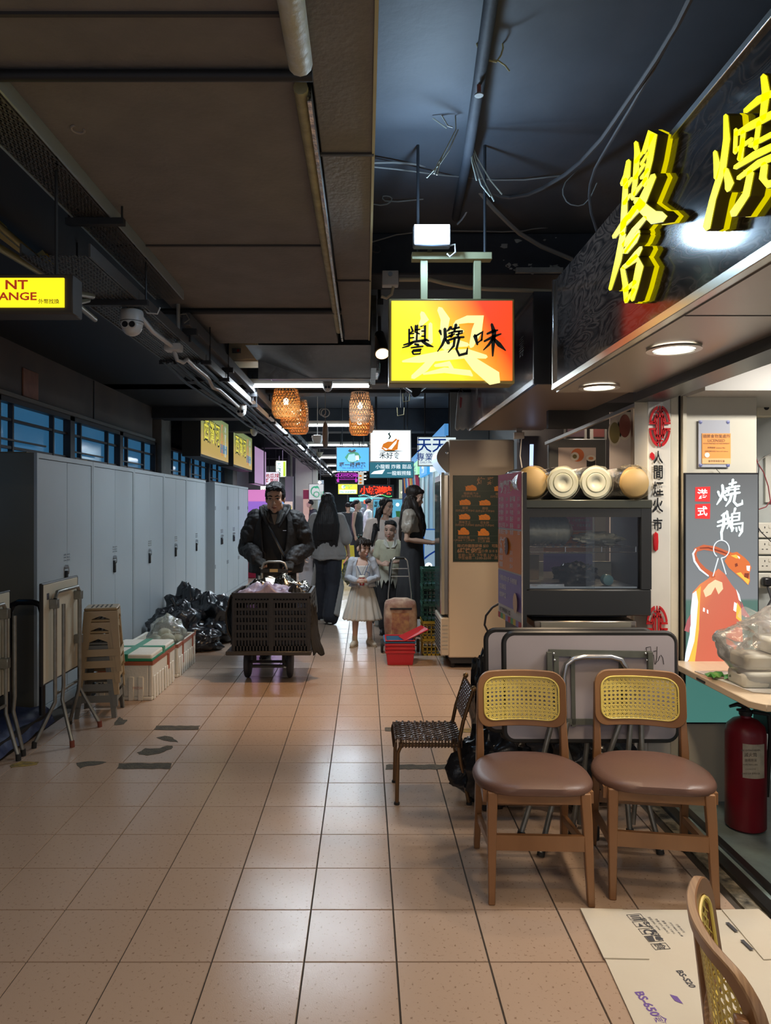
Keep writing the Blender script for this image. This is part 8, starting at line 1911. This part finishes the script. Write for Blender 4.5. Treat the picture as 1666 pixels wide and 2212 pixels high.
# ================================================================ FAR AISLE: hung signs, stalls, people
m_bx = mat('signbox_black', (.03,.03,.035), .4)
def hsign(label, x0, y0, x1, y1, Y, col, es, texts=(), shapes=(), frame=None, hang=True, name='hanging_sign', d=.08):
    a = W(x0,y1,Y); b = W(x1,y0,Y); t = thing(name, label, 'sign', ((a.x+b.x)/2,Y,a.z)); e = (b.z-a.z)*.03
    B(a.x-e,b.x+e,Y,Y+d,a.z-e,b.z+e).build('box', frame or m_bx, t)
    B(a.x,b.x,Y-.004,Y,a.z,b.z).build('lit_face', glow('f_'+label[:24], col, es) if es else mat('f_'+label[:24], col, .5), t)
    k = 0
    for P, m in shapes:
        k += 1; q = [W(x,y,Y) for x,y in P]; MB().poly([(p.x,p.z) for p in q][::-1], ((0,Y-.004-.002*k,0),(1,0,0),(0,0,1))).build('printed_shape', m, t)
    for s, px, py, sz, m, bo in texts: q = W(px,py,Y); MB().text(s, ((q.x,Y-.022,q.z),(1,0,0),(0,0,1)), sz*Y/FPX*1.15, 0, bo).build('lettering', m, t)
    if hang:
        for x in (a.x+.08,b.x-.08): MB().cyl((x,Y+d/2,b.z),(x,Y+d/2,3.2),.008,n=5).build('rod', m_dark, t)
    return t
ell = lambda cx_, cy_, rx, ry, n=18: [(cx_+rx*math.cos(2*PI*i/n), cy_+ry*math.sin(2*PI*i/n)) for i in range(n)]
ink = mat('ink_black', (0,0,0)); chick = glow('sign_brown', (.62,.18,.02), .9); sw = glow('sign_white', (.85,.95,1), 1.)
hsign('bright white light box sign with a brown roast chicken picture', 801,930,887,996,9.6,(.80,.93,1.),1.05,
 [('禾好食',842,984,13,ink,.01)],
 [([(824,969),(828,959),(838,954),(848,954),(856,947),(858,950),(863,950),(861,956),(859,971),(850,974),(832,974)],chick),([(838,970),(850,957),(858,950),(856,958),(846,971)],sw),([(826,966),(838,970),(834,973)],sw),
  ([(839,948),(842,943),(838,937),(843,934),(842,938),(845,943),(841,949)],mat('steam_green',(.05,.12,.08),.5)),([(816,975),(845,973),(872,975),(845,976)],mat('steam_green',(0,0,0)))], m_alu)
hsign('glossy teal banner hanging below the roast chicken sign', 799,998,893,1032,10.0,(.06,.28,.38),.45,[('小龍蝦 炸雞 甜品',850,1008,9,sw,0),('一龍蝦撈麵',862,1022,9,sw,0)],[([(801,1024),(808,1018),(832,1014),(826,1024)],sw)],None,True,'banner',.01)
gdk = mat('logo_green', (.02,.22,.10), .5)
hsign('blue lit lemon tea shop sign with a green round logo', 728,967,797,1017,11.2,(.10,.42,.90),.85,[('啊一檸檬茶',762,1004,10,ink,.02),('THE ONE LEMON TEA',762,1011,4,ink,0)],
 [([(745,988),(752,979),(764,975),(774,978),(780,988),(773,996),(762,1000),(752,998)],gdk),([(750,992),(754,982),(766,980),(770,996),(762,998),(754,997)],glow('sign_pale_blue',(.35,.62,1.),.8)),([(768,984),(775,984),(776,994),(769,994)],sw),([(752,974),(756,970),(760,974),(766,970),(770,974),(764,977),(756,977)],ink)])
mag = glow('sign_magenta', (.55,.05,.55), .8)
hsign('black claw machine sign with magenta lettering', 726,1020,773,1043,12.6,(.02,.015,.03),.3,[('CLAWDOME',750,1027,7.5,mag,.03),('the way to machine',750,1032,3.2,mag,0)],
 [([(731,1022),(769,1022),(769,1023.2),(731,1023.2)],mag),([(731,1035),(769,1035),(769,1036.2),(731,1036.2)],mag),([(727,1036),(732,1033),(733,1041),(729,1042)],mag),([(768,1033),(773,1036),(771,1042),(767,1041)],mag),([(730,1022),(731.5,1022),(731.5,1036),(730,1036)],mag),([(768.5,1022),(770,1022),(770,1036),(768.5,1036)],mag)])
hsign('small white food poster beside the claw machine sign', 773,1020,786,1047,12.8,(.62,.62,.55),.7,[],[(ell(779,1028,3,2.2),chick),(ell(779,1036,3,2.2),chick),(ell(779,1043,3,2.2),chick)])
hsign('yellow and white lit sign far down the aisle', 731,1046,772,1067,14.,(.80,.85,.05),.9,[('粥粉麵',754,1052,7,mag if 0 else gdk,.03),('TEL 2568 8990',751,1063,4.5,gdk,.02)],[([(733,1058),(770,1058),(770,1066),(733,1066)],sw),(ell(742,1052,4,4),sw)])
t = hsign('black sign with glowing red Chinese characters and coloured fairy lights', 775,1048,850,1072,16.,(.012,.012,.015),0,[],[],m_bx)
for i, c_ in enumerate('小城滋味'): q = W(787+17*i,1059,15.97); MB().text(c_, (q,(1,0,0),(0,0,1)), .19, 0, .03).build('led_character', glow('led_red', (1,.03,.01), 2.2), t)
for i in range(22):
    q = W(776+73*((i*7) % 22)/22, 1071+2*math.sin(i*2.3), 15.95); MB().ball(q, .011, 6, 4).build('fairy_light', [glow('fairy_green',(.1,1,.2),2.),glow('fairy_cyan',(.2,.9,1),2.),glow('fairy_white',(1,1,.8),2.)][i % 3], t)
blue = glow('sign_ink_blue', (.01,.05,.30), .5)
hsign('white light box sign with large blue Chinese characters, partly behind the fridge', 905,945,985,1005,8.9,(.66,.78,.80),.85,[('天天',933,963,29,blue,.012),('專業護理',936,987,16,blue,.005),('DAILY PROFESSIONAL CARE',944,999,5,blue,0)],[],m_alu)
# left stalls: box signs parallel to the aisle and lit panels facing down it
def lsign(label, x, y0, y1, z0, z1, col, es, txt=None, tc=None, nm='stall_sign'):
    t = thing(nm, label, 'sign', (x,(y0+y1)/2,z0)); B(x-.12,x,y0,y1,z0-.02,z1+.02).build('box', m_bx, t); B(x,x+.006,y0+.03,y1-.03,z0,z1).build('lit_face', glow('l_'+label[:24], col, es), t)
    if txt: MB().text(txt, ((x+.009,(y0+y1)/2,(z0+z1)/2),(0,1,0),(0,0,1)), (z1-z0)*.62, 0, .02, sx=(y1-y0)*.8/(len(txt)*(z1-z0)*.62)).build('lettering', tc or ink, t)
    return t
lsign('yellow and purple blurred lit panel over the claw machines', -2.28, 14.7, 16.4, 2.0, 2.75, (.55,.35,.60), .55)
lsign('beige lit fascia with a dark frame on the left stalls', -1.98, 18.95, 22.5, 2.05, 2.55, (.70,.58,.34), .75)
hsign('yellow green lit menu box over the left stall', 596,996,618,1030,17.,(.85,.95,.85),1.0,[('茶',603,1005,8,gdk,.02),('飲',603,1015,8,gdk,.02),('店',603,1025,8,gdk,.02)],[([(612,997),(617,997),(617,1029),(612,1029)],glow('strip_lime',(.5,.7,.05),.8))],mat('box_olive',(.12,.16,.04),.5))
rd = glow('sign_ink_red', (.55,.04,.08), .5)
hsign('white lit sign with red wavy characters on the left stall', 574,1020,603,1046,16.6,(.82,.82,.92),.8,[('地瓜球',588,1028,9,rd,.02),('雞蛋仔',588,1038,8,rd,.02)])
hsign('square white hanging sign with a green leaf ring and the word Oil', 668,1046,699,1079,17.8,(.62,.62,.60),.5,[('Oil',688,1068,17,gdk,.0)],[(ell(681,1061,10,11),gdk),(ell(682,1062,8.5,9.2),glow('sign_grey_white',(.62,.62,.60),.5)),([(676,1052),(686,1049),(690,1054),(682,1055)],gdk)])
hsign('narrow bright white lit board beside the man\'s head', 563,1050,578,1075,15.6,(.95,1.,.90),1.5,[('奶茶',570,1060,6,rd,.02)])
# claw machines
for i, (px, py0, Y, lab, c1) in enumerate(((553,1062,15.0,'first claw machine on the left with violet lighting',(.50,.25,1.)),(578,1078,15.95,'second claw machine on the left, behind the man',(.25,.55,1.)),(645,1082,20.0,'far claw machine with a pink and yellow header',(.9,.25,.5)))):
    x = cx(px,Y); t = thing('claw_machine', lab, 'game machine', (x,Y,0), 'claw machines')
    B(x-.32,x+.32,Y,Y+.7,0,.80).build('cabinet', mat('claw_red', (.30,.01,.04), .3), t, bevel=.02)
    B(x-.32,x+.32,Y-.01,Y+.7,1.62,1.86).build('header', glow('claw_header', (.75,.25,.60), .7), t, bevel=.02)
    for dx in (-.31,.29): B(x+dx,x+dx+.025,Y-.012,Y+.02,.80,1.62).build('corner_post', glow('claw_violet_tube', (.45,.15,1.), 1.6), t)
    B(x-.29,x+.29,Y+.62,Y+.66,.80,1.62).build('back_panel', glow('claw_back%d' % i, c1, .55), t)
    B(x-.29,x+.29,Y+.005,Y+.012,.80,1.62).build('glass', m_glass, t)
    rnd = random.Random(i); mb = MB()
    for k in range(22): mb.ball((x+rnd.uniform(-.24,.24),Y+rnd.uniform(.1,.55),.85+rnd.uniform(0,.12)), .06, 7, 5)
    mb.build('plush_toys', mat('plush%d' % i, [(.5,.3,.4),(.3,.45,.6),(.6,.5,.2)][i], .9, nz=(8,.9,(.6,.5,.2))), t, kind='stuff', smooth=True)
    B(x-.14,x+.14,Y-.02,Y,.35,.58).build('prize_door', mat('prize_white', (.5,.45,.5), .4), t); MB().cyl((x,Y-.05,.80),(x,Y-.05,.90),.02,n=8).build('joystick', m_dark, t)
# left food stall with seller
t = thing('food_stall', 'left food stall with a white counter and brown boxes', 'stall', (-1.75,16.6,0))
B(-2.1,-1.35,17.2,17.9,.0,.86).build('counter', mat('stall_tan', (.36,.24,.16), .6), t); B(-2.15,-1.28,17.12,17.95,.86,.90).build('counter_top', m_white, t)
B(-1.72,-1.66,16.9,17.0,0,2.9).build('post', m_dark, t); B(-1.98,-1.92,18.2,18.3,0,2.9).build('post', m_dark, t); B(-1.9,-1.6,17.3,17.8,.90,1.06).build('steel_pan', m_alu, t)
t = thing('stall_poster', 'tall pale pink poster strip with a red header on the left stall', 'poster', (-2.0,18.1,1)); B(cx(655,18.1),cx(668,18.1),18.1,18.13,.85,1.95).build('sheet', glow('poster_pinkish', (.65,.42,.36), .5), t); B(cx(655,18.1),cx(668,18.1),18.09,18.1,1.70,1.93).build('header', mat('header_maroon', (.25,.02,.05), .5), t)
t = thing('stall_poster', 'pink edged poster with yellow print right of the man\'s head', 'poster', (-2.2,16.,1)); B(cx(614,16.),cx(632,16.),16.,16.02,1.2,1.62).build('sheet', glow('poster_pink2', (.8,.62,.55), .6), t); B(cx(617,16.),cx(630,16.),15.99,16.,1.33,1.52).build('yellow_print', glow('yellow_print', (.65,.6,.05), .7), t)
rl_ = B(cx(616,16.4),cx(634,16.4),16.4,16.44,0,2.2).build('grey_partition', mat('partition_grey', (.30,.33,.33), .4)); tag(rl_, 'plain grey partition panel behind the pink edged poster', 'partition')
# far spot lamps
t = thing('spot_lamps', 'cluster of small glowing warm spot lamps above the Oil sign', 'lamp', W(685,1040,19.))
for px, py in ((673,1031),(677,1044),(684,1046),(691,1042),(693,1049)): MB().ball(W(px,py,19.), .04, 8, 6).build('bulb', glow('far_bulb', (1,.80,.70), 9.), t, smooth=True)
MB().cyl(W(685,1044,19.05), V(W(685,1044,19.05).x,19.05,3.2), .01, n=5).build('stem', m_dark, t)
# right stalls
rs = thing('stall_shutters', 'row of bright glass shop doors with pale metal posts on the right', 'shop front', (.95,11,0))
for i in range(8):
    y = 9.0+.85*i; B(1.02,1.07,y,y+.05,0,2.4).build('post', m_alu, rs); B(1.045,1.055,y+.05,y+.85,.1,2.3).build('glass_panel', glow('shop_glow%d' % (i % 3), [(.35,.60,.70),(.50,.72,.80),(.25,.45,.62)][i % 3], .5), rs)
B(1.0,1.09,9.0,15.9,2.4,2.55).build('header', glow('header_blue', (.10,.35,.75), .6), rs)
B(1.06,1.54,8.9,9.0,0,3.1).build('end_wall', m_far, rs)
for i, (y, c_, s_) in enumerate(((9.2,(.75,.88,.95),'藥房'),(11.2,(.05,.35,.75),'手機'),(13.2,(.35,.85,.45),'精品'))):
    lsign_ = thing('stall_sign', ['white lit side sign of the right shops, nearest','blue lit side sign of the right shops','green lit side sign of the right shops, farthest'][i], 'sign', (.98,y,2.05)); B(.97,1.02,y,y+1.5,2.02,2.36).build('lit_face', glow('rs%d' % i, c_, .8), lsign_)
    MB().text(s_, ((.966,y+.75,2.19),(0,-1,0),(0,0,1)), .26, 0, .02).build('lettering', blue if i != 1 else sw, lsign_)
t = hsign('pale blue standing board with white swoosh lettering near the crates', 917,1145,941,1232,8.75,(.40,.58,.75),.45,[('Pickup',936,1175,9,blue,.01)],[([(917,1204),(928,1196),(941,1188),(941,1192),(928,1200),(917,1209)],blue),(ell(926,1222,8,7),sw),(ell(928,1224,3,3),ink)],glow('board_blue_edge',(.03,.15,.5),.5),False,'display_board',.05)
B(cx(917,8.76),cx(941,8.76),8.755,8.79,0,W(0,1232,8.76).z).build('board_foot', m_alu, t)
t = hsign('tall light blue drinks poster stand behind the mother', 807,1079,870,1158,12.5,(.14,.50,.72),.60,[('第一小龍蝦',829,1087,7,ink,.02),('MUST TRY',826,1093,6.5,ink,.02),('DRINK',823,1099,6,ink,.02)],[(ell(859,1090,4,4,),sw),([(815,1107),(825,1107),(823,1122),(817,1122)],mat('drink_red',(.35,.08,.10),.5)),([(855,1104),(865,1104),(863,1122),(857,1122)],mat('drink_green',(.10,.35,.08),.5)),(ell(820,1106,5,2.5),mat('froth',(.6,.45,.2),.5))],m_alu,False,'poster_stand',.03)
B(cx(820,12.6),cx(857,12.6),12.5,12.9,0,W(0,1158,12.6).z).build('base', m_dark, t)
t = thing('string_lights', 'string of small warm bulbs on the far right awning', 'lights', W(882,1058,12.))
for i in range(10): MB().ball(W(867+2.2*i, 1064-1.15*i, 12.-.1*i), .012, 6, 4).build('bulb', glow('string_bulb', (1,.8,.45), 3.), t)
MB().cyl(W(865,1065,12.), W(900,1046,11.), .005, n=4).build('wire', m_dark, t); 
t = thing('clothes_rack', 'colourful striped goods hanging on a rack at the right stalls', 'rack', W(888,1040,10.8))
MB().cyl(W(872,1030,11.6), W(905,1026,10.4), .01, n=5).build('rail', m_dark, t)
for i in range(9):
    q = W(875+3.2*i, 1030-.5*i, 11.5-.12*i); MB().bar(q, q+V(.02,0,-.26), .05, .02).build('hanging_item', mat('goods%d' % (i % 5), [(.6,.2,.05),(.05,.2,.45),(.5,.5,.5),(.55,.05,.1),(.6,.45,.1)][i % 5], .6), t)
B(cx(868,11.8),cx(905,11.8),11.6,11.64,0,1.98).build('backing_board', mat('rack_navy', (.03,.04,.10), .6), t)
# wet floor sign
for (px, py0, py1, Y, lab, w) in ((752,1178,1244,14.8,'yellow wet floor warning sign standing on the tiles',.17),(766,1160,1200,17.5,'farther yellow folding warning sign behind the first one',.16)):
    x = cx(px,Y); h = W(0,py0,Y).z; t = thing('wet_floor_sign', lab, 'warning sign', (x,Y,0)); my_ = mat('warning_yellow', (.72,.52,.02), .45)
    for s_ in (-1,1): MB().add([V(x-w,Y+s_*.22,0),V(x+w,Y+s_*.22,0),V(x+w*.72,Y+s_*.02,h),V(x-w*.72,Y+s_*.02,h),V(x-w,Y+s_*.235,0),V(x+w,Y+s_*.235,0),V(x+w*.72,Y+s_*.035,h),V(x-w*.72,Y+s_*.035,h)], [(0,1,2,3),(7,6,5,4),(0,4,5,1),(1,5,6,2),(2,6,7,3),(3,7,4,0)]).build('panel', my_, t)
    mb = MB(); f4 = ((x,Y-.26,h*.22),V(1,0,0),V(0,.2,h).normalized())
    for a, b in (((-.09,.18),(.09,.18)),((.09,.18),(0,.34)),((0,.34),(-.09,.18))): mb.stroke([a,b],[.02,.02],f4,0)
    mb.build('red_triangle', mat('emblem_red', (0,0,0)), t); MB().text('小心地滑', (V(x,Y-.262,h*.30),V(1,0,0),V(0,.2,h).normalized()), .075, 0, .02).build('lettering', ink, t)
# distant people
def far_person(label, px, Y, s, rz, top, bot, hair_long, J=None, arms=True, dress=False, sleeve=True):
    t = thing('person', label, 'person', (0,0,0)); J = J or base_joints(); body, M, hs = figure(t, s, J, m_skinw, .013)
    mb = MB(); sball(mb, M, (0,.026,.064), (.084,.094,.082), hs)
    if hair_long == 1: limb(mb, [V(0,.09,1.62)*s,V(0,.13,1.60)*s], [.05,.045])
    fuse(mb, 'hair', m_hair, t, .012, 1)
    mb = MB(); torso_cloth(mb, s, .80 if dress else .90, 1.44, 1.14, 0, .03)
    if sleeve:
        for x in ('L','R'): X = -1 if x == 'L' else 1; limb(mb, [V(X*.08,0,1.41)*s, V(X*.165,0,1.395)*s, (V(X*.165,0,1.395)*s).lerp(V(*J['el'+x])*s,.7)], [.06*s,.07*s,.07*s])
    fuse(mb, 'top', top, t, .014, 2, wr(.01, 9, 3))
    mb = MB()
    if dress: loft(mb, [(0,0,.35*s,.23*s,.19*s),(0,0,.7*s,.20*s,.15*s),(0,0,.95*s,.17*s,.12*s)])
    else:
        for x in ('L','R'): hp, kn, an = V(*J['hp'+x])*s, V(*J['kn'+x])*s, V(*J['an'+x])*s; limb(mb, [hp, kn, an], [.11*s,.09*s,.075*s])
    fuse(mb, 'skirt' if dress else 'trousers', bot, t, .014, 2)
    for x in ('L','R'): an = J['an'+x]; mb = MB(); limb(mb, [V(an[0]*s,0,.04),V(an[0]*s,-.12,.035)], [.04,.035]); mb.build('shoe', m_bsh, t, smooth=True)
    t.location = (cx(px,Y),Y,0); t.rotation_euler = (0,0,rz)
m_tb = mat('far_black_cloth', (.02,.022,.026), .8); m_tw_ = mat('far_white_cloth', (.60,.62,.64), .8); m_dn = mat('far_denim', (.06,.10,.17), .8)
up = base_joints(elL=(-.2,-.02,1.14), wrL=(-.10,-.24,1.22), elR=(.2,-.02,1.14), wrR=(.10,-.24,1.22))
far_person('distant person in a white T-shirt and jeans looking at a phone', 797, 17.2, .98, PI/2-.1, m_tw_, m_dn, 0, up)
far_person('distant woman in a black sleeveless dress with tied hair', 771, 16.4, .96, PI/2-.3, m_tb, m_tb, 1, None, True, True, False)
far_person('distant person in black standing at the dark left side of the aisle', 752, 19.5, .93, PI, m_tb, m_tb, 0)
far_person('seller in a black T-shirt bending over the left stall counter', 676, 18.2, .99, -PI/2+.4, m_tb, m_tb, 0, base_joints(head=(0,-.10,1.56), elL=(-.2,-.1,1.13), wrL=(-.14,-.32,1.0), elR=(.2,-.1,1.13), wrR=(.14,-.32,1.0)))
# far background stalls with their glow
t = thing('far_stall', 'far stall piled with pale goods under cyan and violet light', 'stall', (-.1,23,0))
B(-.55,.45,23,23.8,0,1.05).build('counter', mat('far_counter', (.16,.17,.20), .5), t); B(-.5,.6,22.9,23,1.68,1.80).build('cyan_sign', glow('far_cyan', (.25,.85,.95), .9), t); B(.05,.7,22.8,22.9,1.46,1.58).build('violet_sign', glow('far_violet', (.75,.2,.85), 1.1), t); B(-.05,.55,22.7,22.75,1.60,1.72).build('red_sign', glow('far_red', (.8,.15,.08), .9), t)
MB().text('優惠', ((.3,22.69,1.66),(1,0,0),(0,0,1)), .12, 0, .02).build('lettering', sw, t); B(-.58,-.54,22.9,23,0,3.).build('post', m_dark, t); B(.72,.76,22.8,22.9,0,3.).build('post', m_dark, t)
rnd = random.Random(4); mb = MB()
for k in range(30): mb.ball((-.5+.9*rnd.random(),23.1+.5*rnd.random(),1.1+.3*rnd.random()), .07+.05*rnd.random(), 7, 5)
mb.build('goods', mat('far_goods', (.45,.48,.50), .8), t, kind='stuff', smooth=True)
for i, (x, y, z, c_, lab) in enumerate(((-1.9,24.,1.6,(.6,.75,.9),'far left shop window glowing pale blue'),(1.5,21.,1.5,(.7,.8,.6),'far right shop window glowing pale green'),(0.2,35.5,1.5,(.25,.4,.5),'dim blue shop window at the end of the aisle'))):
    o = B(x-.5,x+.5,y,y+.1,0,z+.8).build('shop_window', glow('farwin%d' % i, c_, .35)); tag(setorigin(o,(x,y,0)), lab, 'window')
